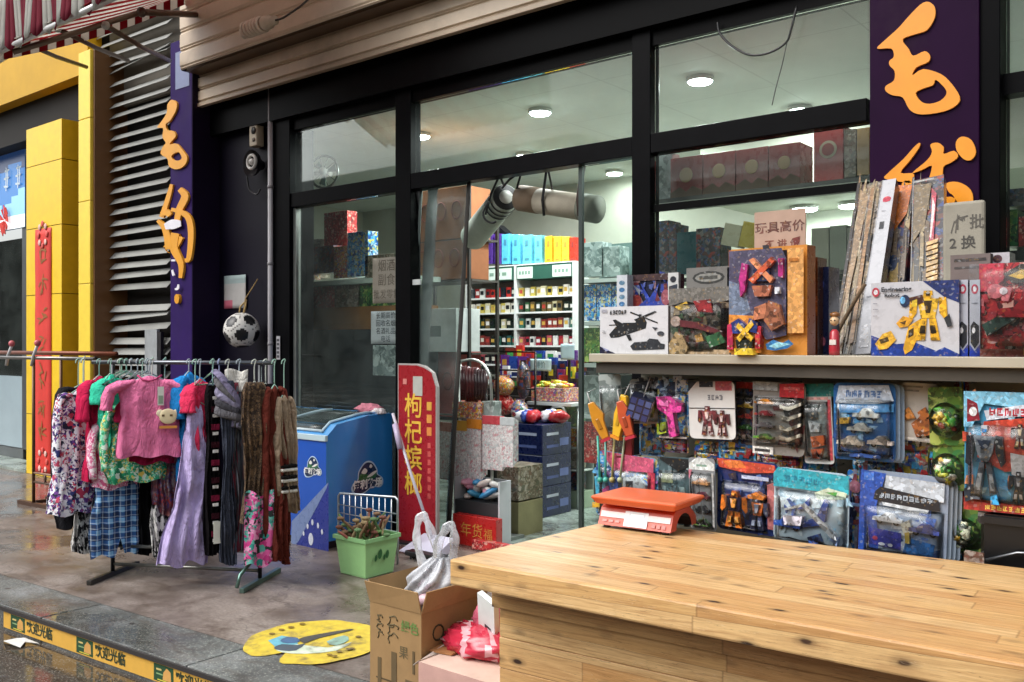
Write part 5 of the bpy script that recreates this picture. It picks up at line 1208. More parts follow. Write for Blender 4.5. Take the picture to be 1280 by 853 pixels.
# ---- behind the first window
WY = 5.45
a, b, z0, z1 = rectY(374, 349, 520, 355, WY)
SF = thing('window_shelf', 'pale glass shelf with packed goods behind the window over the freezer', 'shelf', ((a + b) / 2, WY, 0)); w = (b - a) / 2
mb = MB(); mb.box(-w, w, -.02, .3, z0, z1, 'c5d3c8'); mb.build('board', 'plastic', SF)
zz = onY(430, 384, WY).z; zy = onY(430, 412, WY).z
mb = MB(); mb.box(-w, w - .03, .02, .3, zy, zz, '8a5a24'); mb.build('wooden_board', 'matte', SF)
mb = MB(); mb.box(-w, w - .03, .03, .3, 0, zy - .002, '262b30'); mb.build('dark_cabinet', 'matte', SF)
for px, c, mat, lab in (((376, 300, 400, 349), 'a08a62', 'print_brown', 'brown goods carton at the far end of the window shelf'), ((386, 308, 417, 342), '8f2f2c', 'print_dark', 'red and white six pack carton on the window shelf'),
                        ((405, 265, 434, 312), 'b53038', 'print_red', 'tall red gift box on top of the window shelf goods'), ((417, 308, 434, 348), 'd0855a', 'print_candy', 'orange packet between the six pack and the blue sign card'),
                        ((434, 290, 460, 346), '20364a', 'print_blue', 'dark blue card with pale print on the window shelf'), ((374, 318, 388, 350), 'c08a3c', 'print_candy', 'yellow packets stacked at the window edge'), ((456, 318, 500, 349), '9a8f6a', 'print_brown', 'brown packets behind the handwritten notices')):
    simple_box('goods_box', lab, 'box', px, WY + (.02 if px[0] not in (376, 405) else .14), .12, c, mat, 'goods on the window shelf')
for px, c, mat, lab in (((382, 357, 398, 386), 'c03a2a', 'print_red', 'red bagged snack low on the wooden board near the post'), ((398, 358, 418, 386), 'b8452e', 'print_red', 'red jar shaped pack on the wooden board'), ((418, 357, 432, 386), '7a6a52', 'print_brown', 'brown jar on the wooden board'),
                        ((432, 356, 450, 386), 'a09a86', 'print_brown', 'grey tin on the wooden board'), ((448, 356, 470, 386), '1f5a34', 'print_green', 'dark green box on the wooden board'), ((470, 358, 500, 386), '2a5a38', 'print_green', 'green wrapped box behind the lower notice')):
    simple_box('goods_packet', lab, 'packet', px, WY + .05, .14, c, mat, 'goods on the wooden board')
paper_sign('paper_notice', 'pinkish handwritten notice on the inside of the window by the mullion', 'notice', (466, 322, 502, 379), GL + .02, 'cbb2a8', 4, text=['烟酒', '副食', '批发零售'], ink='8a7468')
paper_sign('paper_notice', 'white notice with rows of characters under the pinkish one', 'notice', (464, 389, 502, 430), GL + .02, 'c9c9d0', 4, text=['长期高价', '回收名烟', '名酒礼品', '电话'], ink='4a4a55')
simple_box('dark_packets', 'dark plastic wrapped packets under the white notice', 'packet', (466, 432, 500, 470), 5.2, .1, '50585e', 'print_grey')
c = onY(405, 215, 5.5); t = thing('wall_fan', 'small pale fan behind the far upper window pane', 'fan', c, R(20))
mb = MB(); mb.tube([(.15 * math.cos(a), 0, .15 * math.sin(a)) for a in [i * .35 for i in range(18)]], .012, '77807a', 0, 6, closed=True)
for i in range(10): a = i * .628; mb.tube([(0, -.02, 0), (.15 * math.cos(a), 0, .15 * math.sin(a))], .004, '77807a', 0, 4)
mb.build('cage', 'metal', t)
mb = MB()
for i in range(3): a = i * 2.09; mb.prism([(0, 0), (.12 * math.cos(a), .12 * math.sin(a)), (.13 * math.cos(a + .6), .13 * math.sin(a + .6))], .01 + .001 * i, .016 + .001 * i, '6f9089')
mb.tube([(0, -.03, 0), (0, .09, 0)], .04, 'a5aaa4', 0, 12); mb.tube([(-.02, .06, 0), (-.2, .1, .02), (-.28, .1, .12)], .03, 'b5bdb8', 0, 8); mb.build('blades', 'plastic', t)

# ---- soft curtain pulled to the side of the doorway
DC = thing('door_curtain', 'clear soft plastic door curtain pulled aside at the doorway', 'door curtain', (0, GL + .03, 0))
tl, tr_ = onY(526, 228, GL + .03), onY(587, 222, GL + .03); bl, br = onY(500, 640, GL + .03), onY(560, 640, GL + .03)
z0 = .03; ztop = tl.z
def cur(u, v):
    xl = bl.x + (tl.x - bl.x) * v; xr_ = br.x + (tr_.x - br.x) * v
    return (xl + (xr_ - xl) * u, .022 * math.sin(u * 8 + 1) * (1.1 - v * .6), z0 + (ztop - z0) * v)
mb = MB(); mb.grid(cur, 22, 14, 'ffffff'); thick(mb.build('sheet', 'soft_curtain', DC), .003)
mb = MB(); mb.tube([Vector(cur(1, v / 10)) + Vector((0, -.006, 0)) for v in range(11)], .02, '3a3733', 0, 6, True, .5); mb.tube([Vector(cur(0, v / 10)) for v in range(11)], .012, '6d7a76', 0, 6); mb.build('edge_strap', 'matte', DC)
p = onY(525, 353, GL) - DC.location; mb = MB(); mb.box(p.x - .05, p.x + .03, -.06, -.045, p.z - .02, p.z + .02, 'd5dbd8'); mb.build('tag', 'plastic', DC)

# ---- rolled up curtain hanging over the doorway
RC = thing('rolled_curtain', 'pale roll of door curtain hung end on from the transom by black straps', 'rolled curtain', onY(632, 247, GL + .25), 0)
o = RC.location.copy()
e2 = onY(592, 296, GL + .75) - o
mb = MB(); mb.tube([(0, 0, 0), e2 * .5, e2], [.10, .105, .11], 'aab2a4', 0, 24); mb.build('roll', 'matte', RC)
mb = MB(); d = e2.normalized()
for k, (s, r_) in enumerate(((.04, .103), (.11, .105), (.17, .106))): mb.tube([d * s - d * .012, d * s + d * .012], r_ + .004, '1b1b1c', 0, 24, False)
mb.tube([-d * .004, d * .02], .096, '222223', 0, 24); mb.tube([-d * .02, d * .01], .05, 'c9ccc6', 0, 18); mb.build('band', 'matte', RC)
mb = MB()
for x1_, y1_, x0_, y0_ in ((625, 218, 607, 268), (628, 218, 630, 232), (652, 215, 645, 255), (650, 215, 628, 235)):
    a, b = onY(x1_, y1_, GL + .1) - o, onY(x0_, y0_, GL + .2) - o; mb.tube([a, (a + b) / 2 + Vector((0, -.02, 0)), b], .009, '19191a', 0, 6)
mb.tube(smooth_path([onY(x, y, GL + .1) - o for x, y in ((611, 252), (604, 266), (607, 275), (615, 279), (620, 277))], 3), .008, '19191a', 0, 6); mb.build('strap', 'matte', RC)
RC2 = thing('rolled_curtain', 'beige roll of door curtain hung lengthwise under the transom', 'rolled curtain', onY(700, 251, GL + .2)); o = RC2.location.copy()
a, b = onY(652, 248, GL + .2) - o, onY(746, 262, GL + .2) - o
mb = MB(); mb.tube([a, a * .5 + b * .5, b], .088, 'b3ab98', 0, 24); mb.build('roll', 'matte', RC2)
mb = MB(); d = (b - a).normalized(); mb.tube([b - d * .12, b + d * .01], .094, '6c6f62', 0, 24); mb.build('band', 'matte', RC2); mb = MB(); mb.tube([a - d * .01, a + d * .16], .092, '8a7660', 0, 24); mb.build('band', 'matte', RC2)
mb = MB()
for x in (682, 727):
    p1, p2, p3 = onY(x + 2, 206, GL + .08) - o, onY(x - 4, 250, GL + .1) - o, onY(x - 2, 270, GL + .12) - o; mb.tube([p1, p2, p3], .012 if x == 682 else .022, '1d1c1c' if x == 682 else '3d2f28', 0, 6, True, .6)
p1, p2 = onY(684, 206, GL + .08) - o, onY(693, 250, GL + .3) - o; mb.tube([p1, p2], .008, '2a2a2a', 0, 6); mb.build('strap', 'matte', RC2)

# ---- reddish cartons behind the curtain
k = 0
for px, lab in (((520, 236, 584, 300), 'reddish printed carton topmost behind the door curtain'), ((516, 302, 582, 350), 'brown printed carton in the middle behind the door curtain'), ((512, 440, 572, 520), 'pinkish carton lower behind the door curtain')):
    simple_box('stacked_carton', lab, 'carton', px, 5.75, .3, ['a06a48', '8a5a3c', 'b0605a'][k], 'carton', 'cartons stacked behind the curtain',
               lambda t, w, h: [MB().tube([(x + .055 * math.cos(a), -.002, h * .55 + .075 * math.sin(a)) for a in [i * .45 for i in range(14)]], .006, '7a3a2c', 0, 4, closed=True).build('printed_ring', 'carton', t) for x in (-w * .6, 0, w * .6)]); k += 1
simple_box('white_carton', 'white carton with blue print behind the door curtain', 'carton', (524, 386, 570, 440), 5.6, .3, 'b9c0bc', 'carton', None, lambda t, w, h: MB().box(-w * .6, w * .2, -.002, -.0005, h * .35, h * .6, '56645f').build('print', 'paper', t))
a, b, z0, z1 = rectY(505, 350, 590, 352, 5.74); t = thing('carton_rack', 'dark rack holding cartons behind the door curtain', 'rack', ((a + b) / 2, 5.74, 0)); w = (b - a) / 2
mb = MB()
for zc in (onY(540, 300.5, 5.74).z, onY(540, 351, 5.74).z, onY(540, 440.5, 5.74).z, onY(540, 522, 5.74).z): mb.box(-w, w - .03, .031, .368, zc - .018, zc - .002, '45423d')
mb.build('shelf', 'painted_metal', t)
for x in (-w, w - .06):
    for y in (.005, .37): mb = MB(); mb.box(x, x + .025, y, y + .025, .008, onY(540, 236, 5.74).z, '34322f'); mb.build('post', 'painted_metal', t)

# ---- cigarette rack with folded cartons on top
RY = 7.3
a0, a1, z0, z1 = rectY(584, 328, 718, 470, RY); bw = a1 - a0
KR = thing('packet_rack', 'white two bay rack of cigarette packets behind the counter', 'rack', (a0, RY, 0))
topz = onY(650, 331, RY).z
edges = [0, bw * .478, bw]
mb = MB(); mb.box(0, bw, .22, .25, .007, topz, 'b9bdb6'); mb.build('back_panel', 'paint', KR)
for e in edges:
    mb = MB(); mb.box(e - .016, e + .016, -.012, .219, .007, topz, 'd5dad6'); mb.build('side_panel', 'paint', KR)
hb = onY(650, 350, RY).z
for i in range(2):
    x0, x1 = edges[i] + .017, edges[i + 1] - .017
    mb = MB(); mb.box(x0, x1, -.01, .2, hb, topz - .012, '2f5a4c'); mb.box(x0, x1, -.014, .2, topz - .011, topz, 'dde2de'); mb.build('header', 'plastic', KR)
    for u0, u1 in ([(.28, .95)] if i == 0 else [(.02, .3), (.66, .98)]):
        mb = MB(); xa, xb = x0 + (x1 - x0) * u0, x0 + (x1 - x0) * u1; mb.box(xa, xb, -.018, -.0105, hb + .01, topz - .03, 'cfe0d4')
        for q in range(4): mb.box(xa + (xb - xa) * (.12 + .2 * q), xa + (xb - xa) * (.25 + .2 * q), -.019, -.0182, hb + .05, topz - .07, '7a9a88')
        mb.build('header_card', 'paper', KR)
shz = [onY(650, y, RY).z for y in (371, 390.5, 410.5, 432, 456, 480)]
rng = random.Random(14)
rowcols = [['23323a', '1e2a33', 'b5342f', 'b5342f', '8f2a2a', '2a3a40', 'c9cfc9', '1f2f3a'], ['b9a552', 'd9d6c4', 'c4b25a', 'd5cfa8', 'e0ddcf', '9a8a4c'], ['3a5a3c', '1d2a24', 'c9c29a', '2a3a2e', 'd8d5c9', '6a5a3a'],
           ['8a3a34', '2f5a5a', '3a6a5c', '1f2a2a', 'c9cfc9', '7a3a3a'], ['a02f3c', '8f2a36', 'c9c4bc', '2a2a2e', 'd9d9d4', 'b5545c'], ['c9c9c4', '6a6a66', 'd9d9d4', '8a8a80']]
names = {}
for r_, zs in enumerate(shz):
    for i in range(2):
        x0, x1 = edges[i] + .017, edges[i + 1] - .017
        mb = MB(); mb.box(x0, x1, -.012, .219, zs - .016, zs, 'dfe4e0'); mb.build('shelf_board', 'paint', KR)
        n = 9 if i == 0 else 10; pw = (x1 - x0) / n
        for j in range(n):
            c = rng.choice(rowcols[r_] if i == 0 else rowcols[(r_ + 1) % 6]); hgt = rng.uniform(.085, .105); dx = rng.uniform(-.006, .006)
            hue = C(c); mx = max(hue); nm = 'white' if min(hue) > .35 else ('red' if hue[0] == mx and hue[0] > 2 * hue[1] else 'dark' if mx < .08 else 'gold' if hue[0] == mx and hue[2] < .6 * hue[0] else 'green' if hue[1] == mx else 'grey')
            t = thing('cigarette_packet', '%s cigarette packet standing in a row on the white two bay rack' % nm, 'cigarette packet', (a0 + x0 + pw * (j + .5) + dx, RY + .02 + rng.uniform(0, .02), zs + .0005), rng.uniform(-.12, .12), '%s cigarette packets on the rack' % nm)
            m = MB(); q = pw * .42; m.box(-q, q, 0, .03, 0, hgt, c); m.box(-q * .7, q * .7, -.0012, -.0002, hgt * .35, hgt * .75, rng.choice(['d9d5c5', 'c9a552', '23282a', 'e6e6e2', 'b5443c'])); m.build('packet', 'gloss_card', t)
# tall folders of boxes on top
spec = [('5a3a8c', 586, 595), ('4f3282', 596, 607), ('4a2f7c', 608, 615), ('503486', 618, 626), ('55b0d8', 627, 636), ('5ab4d6', 640, 649), ('62b8cc', 653, 664), ('66bccb', 668, 677), ('e0b02c', 681, 690), ('e3bf35', 692, 701), ('e6c23a', 702, 711), ('c23a2a', 712, 719)]
labs = ['purple carton first in the row on the packet rack', 'purple carton second in the row on the packet rack', 'darker purple carton third in the row on the packet rack', 'purple carton next to the pale blue cartons', 'sky blue carton beside the purple cartons', 'sky blue carton second of the blue row', 'turquoise blue carton third of the blue row', 'turquoise carton beside the yellow cartons', 'orange yellow carton beside the turquoise carton', 'yellow carton in the middle of the yellow ones', 'bright yellow carton beside the red one', 'red carton closing the row on the packet rack']
for (c, x0, x1), lab in zip(spec, labs):
    rise = (x0 - 586) * .045
    def ex(t, w, h, c=c): MB().box(-w * .35, w * .35, -.002, -.0006, h * .62, h * .82, C(c, .45)).box(-w * .5, w * .5, -.002, -.0006, h * .12, h * .2, C(c, .4)).build('print', 'paper', t)
    simple_box('carton', lab, 'carton', (x0, 291 + rise, x1, 330 + rise * .1), RY + .03, .18, c, 'gloss_card', 'coloured cartons on the packet rack', ex)
c = onY(616, 287, RY); t = thing('roof_box', 'black wedge shaped box on top of the purple cartons', 'box', (c.x, RY + .06, onY(616, 291.5, RY).z + .004))
mb = MB(); mb.prism([(-.12, 0), (.12, 0), (0, .09)], 0, .12, '15151a'); mb.build('box_body', 'plastic', t)

# ---- counter with goods piled on and before it
CYc = 6.75
a0, a1, z0, z1 = rectY(600, 500, 722, 650, CYc)
CT = thing('shop_counter', 'dark shop counter crowded with small goods under the packet rack', 'counter', ((a0 + a1) / 2, CYc, 0)); w = (a1 - a0) / 2; ctz = onY(680, 497, CYc).z
mb = MB(); mb.box(-w, w, 0, .4, .007, ctz - .03, '23211f'); mb.build('body', 'matte', CT)
mb = MB(); mb.box(-w - .02, w + .02, -.02, .42, ctz - .029, ctz, '3a3936'); mb.build('top', 'gloss_card', CT)
rng = random.Random(18); pal = ['2d4a9a', 'c23b30', '3f8f4a', 'd9c93a', '5a2f7a', 'e3e3de', '8a2f5a', '1f2f5a', '3a3a3c', 'b58a3a', '6a2a22', '45407a']
pilelab = ['snack pack', 'sweet bag', 'gum packet', 'candy pack', 'small box']
spots = []
for k in range(46):
    px_, py_ = rng.uniform(612, 716), rng.uniform(478, 528)
    if 664 < px_ < 708 and 470 < py_ < 500: continue
    spots.append((px_, py_))
cnames = {'2d4a9a': 'blue', 'c23b30': 'red', '3f8f4a': 'green', 'd9c93a': 'yellow', '5a2f7a': 'purple', 'e3e3de': 'white', '8a2f5a': 'magenta', '1f2f5a': 'navy', '3a3a3c': 'black', 'b58a3a': 'ochre', '6a2a22': 'brown', '45407a': 'violet'}
RK = thing('tiered_stand', 'dark tiered stand carrying snack packets on the shop counter', 'stand', (CT.location.x, CYc, ctz))
tw = w * .95; mb = MB()
for i in range(4): mb.box(-tw, tw, .06 + .08 * i, .14 + .08 * i, .0005, .06 + .09 * i, '1c1b1a')
mb.build('tier', 'matte', RK)
for i in range(4):
    x = -tw + .04
    while x < tw - .05:
        c = rng.choice(pal); ww = rng.uniform(.07, .12); hh = rng.uniform(.08, .15)
        t = thing('snack_packet', '%s snack packet standing on the tiered stand of the counter' % cnames[c], 'packet', (CT.location.x + x + ww / 2, CYc + .075 + .08 * i, ctz + .0615 + .09 * i), rng.uniform(-.3, .3), '%s snack packets on the counter' % cnames[c])
        m = MB(); m.box(-ww / 2, ww / 2, 0, .03, 0, hh, c); m.box(-ww * .3, ww * .3, -.001, -.0002, hh * .3, hh * .7, rng.choice(pal)); m.build('packet', 'gloss_card', t, bevel=.004)
        x += ww + rng.uniform(.004, .03)
for px, c, lab in (((661, 449, 691, 464), 'c3dde0', 'pale blue price card standing in front of the packet rack'), ((700, 430, 719, 450), 'b5d0d6', 'tilted pale card beside the pane edge above the counter')):
    paper_sign('price_card', lab, 'price card', px, CYc - .03, c, 2, R(-8), marks=True, text=['特价'] if px[0] == 661 else None, ink='6a8a8c')
    q = rectY(*px, CYc); t = thing('card_stand', 'thin dark stand holding up the ' + ('wider' if px[0] == 661 else 'tilted') + ' price card', 'stand', ((q[0] + q[1]) / 2, CYc + .02, ctz + .005)); mb = MB(); mb.box(-.012, .012, 0, .012, 0, q[2] - ctz, '1f1e1d'); mb.build('rod', 'plastic', t)
simple_box('candy_tray', 'pink cardboard tray of yellow and green sweets on the counter', 'tray', (664, 485, 706, 502), CYc - .25, .24, 'c9899a', 'print_candy', None,
           lambda t, w, h: [MB().ball((random.uniform(-w, w) * .85, random.uniform(.03, .2), h + random.uniform(-.01, .05)), .022, random.choice(['d9c93a', '8fae3a', 'e0b52c', 'c95a5a', 'e8dfae']), 0, 8, 6, (1.4, 1, .7), lambda d: 1 + .3 * math.sin(d.x * 5 + d.y * 7)).build('sweet', 'gloss_card', t) for _ in range(40)])
a0_, a1_, z0_, z1_ = rectY(660, 503, 716, 507, CYc - .28); t = thing('tray_shelf', 'white metal shelf stand under the pink sweets tray', 'shelf', ((a0_ + a1_) / 2, CYc - .28, 0)); w_ = (a1_ - a0_) / 2
mb = MB(); mb.box(-w_, w_, -.02, .26, z0_, z1_ - .002, 'c9cfcb'); mb.build('board', 'paint', t)
for x in (-w_ * .9, w_ * .93):
    mb = MB(); mb.tube([(x, .1, .008), (x, .1, z0_ - .001)], .012, 'b9c0bc', 0, 8); mb.build('leg', 'metal', t)
mb = MB(); mb.tube(smooth_path([(w_ * .1, -.01, z0_ - .35), (w_ * .1, -.01, z0_ - .05), (w_ * .3, -.01, z0_ - .01), (w_ * .7, -.01, z0_ - .04), (w_ * .8, -.01, z0_ - .35)]), .011, 'c9cfcb', 0, 8); mb.build('frame', 'metal', t)
# yellow and white packs beside the blue cases
for px, c, mat, lab in (((702, 508, 722, 533), 'd9d9d0', 'print_green', 'white and green pack topmost beside the blue cases'), ((702, 535, 722, 558), 'd9b52c', 'print_candy', 'yellow pack above the white packs beside the blue cases'), ((703, 560, 723, 585), 'c9c2a8', 'print_brown', 'cream printed pack beside the blue cases'), ((704, 590, 723, 612), '2a2c2c', 'print_dark', 'black and white pack low beside the blue cases')):
    simple_box('stacked_pack', lab, 'pack', px, 6.62, .12, c, mat, 'packs beside the blue cases')
a0_, a1_, z0_, z1_ = rectY(698, 614, 726, 645, 6.6); t = thing('pack_shelf', 'pale shelf stand holding the packs beside the blue cases', 'shelf', ((a0_ + a1_) / 2, 6.6, 0)); w_ = (a1_ - a0_) / 2
mb = MB(); mb.box(-w_, w_, 0, .2, .008, z1_, 'b5c4a8')
for y in (534, 559, 587): zc = onY(712, y, 6.6).z; mb.box(-w_, w_, .0, .2, zc - .012, zc - .001, 'd5dad4')
mb.box(-w_, w_, .19, .2, z1_, onY(712, 505, 6.6).z, '9aa49c'); mb.build('frame', 'paint', t)
# blue cases stacked three high
BX0, BX1, BY0, BY1 = onY(648, 600, 6.05).x, onY(673, 600, 6.05).x, 6.05, 6.46
hh = onY(660, 531, 6.05).z / 3
for k, lab in enumerate(('navy blue printed case at the bottom of the stack in the doorway', 'navy blue printed case in the middle of the doorway stack', 'navy blue printed case on top of the doorway stack')):
    t = thing('blue_case', lab, 'case', ((BX0 + BX1) / 2, (BY0 + BY1) / 2, .0075 + hh * k), 0, 'navy cases stacked in the doorway')
    w, d = (BX1 - BX0) / 2 + .04, (BY1 - BY0) / 2
    mb = MB(); mb.box(-w, w, -d, d, 0, hh - .003, '141c48'); mb.build('case_body', 'gloss_card', t, bevel=.005)
    mb = MB()
    for q in (.22, .62): mb.box(-w * .7, w * .6, -d - .0015, -d, hh * q, hh * (q + .09), 'a9b2cc' if q > .5 else '4a5890'); mb.box(w, w + .0015, -d * .7, d * .1, hh * q, hh * (q + .09), 'c9cfdc' if q > .5 else '59669a')
    mb.box(w, w + .0015, d * .2, d * .8, hh * .25, hh * .5, '6d7aac'); mb.build('print', 'paper', t)
rng = random.Random(25)
for k in range(10):
    px_, py_ = rng.uniform(652, 702), rng.uniform(518, 530); c = ['c23038', '2d4aa0', 'e3e3e6', 'c2303a', '2a3f8f', 'd9d9de', 'b52a30', '3a58b0', 'c9a23a', 'dfe0e4'][k]
    p = onY(px_, 531, 6.2); p.x = min(max(p.x, BX0 - .02), BX1 + .03)
    t = thing('snack_bag', ['red', 'blue', 'white', 'red', 'blue', 'white', 'red', 'blue', 'ochre', 'white'][k] + ' crumpled snack bag lying on top of the navy cases', 'snack bag', (p.x, 6.12 + .03 * k, .0085 + hh * 3), rng.uniform(0, 3), ['red', 'blue', 'white', 'red', 'blue', 'white', 'red', 'blue', 'ochre', 'white'][k] + ' snack bags on the navy cases')
    m = MB(); m.ball((0, 0, .05), .09, c, 0, 14, 9, (1.1, .5, .6), lambda d: 1 + .12 * math.sin(d.x * 9 + d.z * 7)); m.build('bag_body', 'gloss_card', t)
# hanging snack strips between rack and cases
k = 0
for px, c, mat, lab in (((618, 470, 642, 495), 'c9a52c', 'print_candy', 'yellow chequered bag hanging before the packet rack'), ((615, 492, 640, 520), 'c22f2a', 'print_red', 'red lantern shaped bag under the yellow chequered bag'), ((636, 500, 656, 530), '5a3a7a', 'print_mixed', 'purple foil bag beside the red bag'), ((636, 528, 650, 560), '3a2a4a', 'print_dark', 'dark purple bag hanging over the khaki boxes'), ((641, 452, 654, 500), '4a3a30', 'print_dark', 'brown dry goods hanging at the counter end')):
    a, b, z0, z1 = rectY(*px, 6.3); t = thing('hanging_bag', lab, 'bag', ((a + b) / 2, 6.3 + .02 * k, z0), 0, 'bags hanging before the packet rack'); w, h = (b - a) / 2, z1 - z0; k += 1
    m = MB(); m.ball((0, 0, h / 2), 1, c, 0, 14, 10, (w, .07, h / 2), lambda d: 1 + .05 * math.sin(d.x * 7 + d.z * 9)); m.box(-w * .6, w * .6, -.004, .004, h * .93, h * 1.03, c); m.build('bag_body', mat, t)
a = onY(618, 440, 6.3); t = thing('hook_rail', 'dark rail on posts that carries bags before the packet rack', 'rail', (a.x, 6.36, 0)); q = onY(664, 440, 6.3).x - a.x; zr = onY(630, 440, 6.3).z
mb = MB()
for i in range(5): z = onY(640, 440 + 23 * i, 6.36).z; mb.tube([(0, 0, z), (q, 0, z)], .008, '2a2826', 0, 6)
for x in (0, q): mb.tube([(x, 0, .008), (x, 0, zr)], .011, '2a2826', 0, 6)
mb.build('frame', 'metal', t)

# ---- wire stand of printed packs in the doorway
WS = 5.12
a0, a1, z0, z1 = rectY(548, 450, 642, 530, WS)
ST = thing('wire_stand', 'white wire stand of hanging printed packs in the doorway', 'display stand', ((a0 + a1) / 2, WS, 0)); cx = (a0 + a1) / 2
o = ST.location
P = [onY(x, y, WS) - o for x, y in ((575, 452), (592, 450), (604, 456), (612, 470), (614, 492), (615, 525))]
mb = MB(); mb.tube(smooth_path(P, 4), .011, 'c9cdc6', 0, 8); mb.tube([P[-1], (P[-1].x, 0, .02)], .011, 'c9cdc6', 0, 8); mb.tube([P[0], (P[0].x - .02, .02, .02)], .011, 'c9cdc6', 0, 8)
for y in (521, 547): z = onY(600, y, WS).z; mb.tube([(a0 - cx, -.01, z), (a1 - cx, -.01, z)], .007, 'b5bab2', 0, 6)
mb.build('frame', 'metal', ST)
mb = MB(); zt = .012; mb.box(a0 - cx + .05, a1 - cx - .1, -.1, .25, 0.007, .03, '8a8f8a'); mb.build('foot', 'painted_metal', ST)
k = 0
for px, c, mat, lab, hd in (((548, 528, 566, 600), 'c9b5b0', 'print_news', 'pinkish printed pack at the banner side of the wire stand', 'b5705f'), ((566, 526, 584, 606), 'd5cfcb', 'print_news', 'pale printed pack second on the wire stand', 'd9a03a'), ((583, 524, 603, 600), 'c2b2b2', 'print_news', 'grey pink printed pack under the orange header', 'd9862c'), ((603, 520, 628, 588), 'd9d9d9', 'print_news', 'white printed pack with red top on the wire stand', 'c94a52'), ((626, 522, 642, 584), 'cfd3d3', 'print_news', 'bluish white printed pack at the counter side of the wire stand', 'c9d0d0')):
    a, b, z0, z1 = rectY(*px, WS - .05); t = thing('printed_pack', lab, 'pack', ((a + b) / 2, WS - .05 + .01 * (k % 2), z0), R((-8, 5, -4, 6, 10)[k]), 'printed packs on the wire stand'); w, h = (b - a) / 2, z1 - z0; k += 1
    m = MB()
    for q in range(5): m.box(-w + .003 * q, w - .003 * (4 - q), .012 * q, .012 * q + .009, .01 * q, h - .006 * q, c)
    m.build('sheets', mat, t)
    m = MB(); m.box(-w, w, -.003, -.0008, h * .84, h, hd); m.build('header_band', 'gloss_card', t)
simple_box('orange_snack_box', 'orange and yellow snack box above the printed packs', 'box', (565, 503, 602, 523), WS - .03, .1, 'd98a2c', 'print_candy', None)
simple_box('grey_snack_box', 'grey snack box beside the orange one on the wire stand', 'box', (602, 502, 616, 521), WS - .01, .1, '8a8f86', 'print_grey', None)
k = 0
for px, c in (((574, 458, 584, 500), '4a1f22'), ((585, 460, 595, 502), '5a2426'), ((596, 462, 606, 500), '3a2426')):
    a, b, z0, z1 = rectY(*px, WS + .02); t = thing('sausage_pack', ['dark red sausage pack nearest the curtain on the wire stand', 'dark red sausage pack in the middle under the curved wire', 'dark brown sausage pack inside the curve of the wire'][k], 'sausage pack', ((a + b) / 2, WS + .02, z0), R(10), 'sausage packs on the wire stand'); k += 1
    w, h = (b - a) / 2, z1 - z0; m = MB()
    for q in range(4): m.tube([(-w + 2 * w * q / 3, 0, .0), (-w + 2 * w * q / 3 + .01, -.01, h * .5), (-w + 2 * w * q / 3, 0, h)], .018, c, 0, 8)
    m.build('sausages', 'gloss_card', t)
BNX = rectY(565, 600, 622, 657, 5.0)
t = thing('open_bin', 'white sided open bin of coloured packets under the wire stand', 'bin', ((BNX[0] + BNX[1]) / 2, 5.02, 0)); w = (BNX[1] - BNX[0]) / 2; h = BNX[3]
mb = MB(); mb.box(-w, -w + .012, 0, .13, .008, h, 'c2c6c8'); mb.box(w - .012, w, 0, .13, .008, h, 'cfd2d6'); mb.box(-w + .012, w - .012, .118, .13, .008, h, '5a5d60'); mb.box(-w + .012, w - .012, 0, .118, .008, .3, '3a3a3c'); mb.build('bin_body', 'paint', t)
rng = random.Random(33)
for k in range(12):
    c = rng.choice(['3a8fc2', 'c23b3b', 'd9c9c0', '4aa0c9', 'c98a9a', 'e3e0da']); nm = {'3a8fc2': 'blue', 'c23b3b': 'red', 'd9c9c0': 'cream', '4aa0c9': 'sky blue', 'c98a9a': 'pink', 'e3e0da': 'white'}[c]
    q = thing('loose_packet', nm + ' loose packet heaped in the white sided open bin', 'packet', (t.location.x + rng.uniform(-w * .75, w * .75), 5.05 + rng.uniform(0, .07), .33 + rng.uniform(0, .12)), rng.uniform(0, 3), nm + ' loose packets in the open bin', (rng.uniform(-.5, .5), rng.uniform(-.5, .5)))
    m = MB(); m.ball((0, 0, 0), .07, c, 0, 10, 7, (1.2, .6, .35), lambda d: 1 + .1 * math.sin(d.x * 9)); m.build('packet', 'gloss_card', q)
simple_box('red_gift_box', 'red box with gold print on the floor under the open bin', 'box', (566, 646, 620, 684), 4.92, .07, 'b5221f', 'gloss_card', None, lambda t, w, h: MB().text('年货', (-w * .1, -.0015, h * .5), h * .5, 'c98a3a').text('福', (w * .65, -.0015, h * .45), h * .4, 'c98a3a').build('gold_print', 'paper', t))
simple_box('khaki_box', 'khaki carton with faded print on top of another beside the navy cases', 'carton', (621, 583, 648, 625), 5.35, .3, '8a8258', 'print_brown', 'khaki cartons beside the navy cases')
simple_box('khaki_box', 'khaki carton at floor level beside the navy cases', 'carton', (621, 627, 648, 672), 5.35, .3, '96906a', 'carton', 'khaki cartons beside the navy cases')
simple_box('red_packets', 'row of red wrapped packets lying before the red box at the door', 'packet', (590, 680, 650, 692), 4.85, .06, 'b5303a', 'print_red')

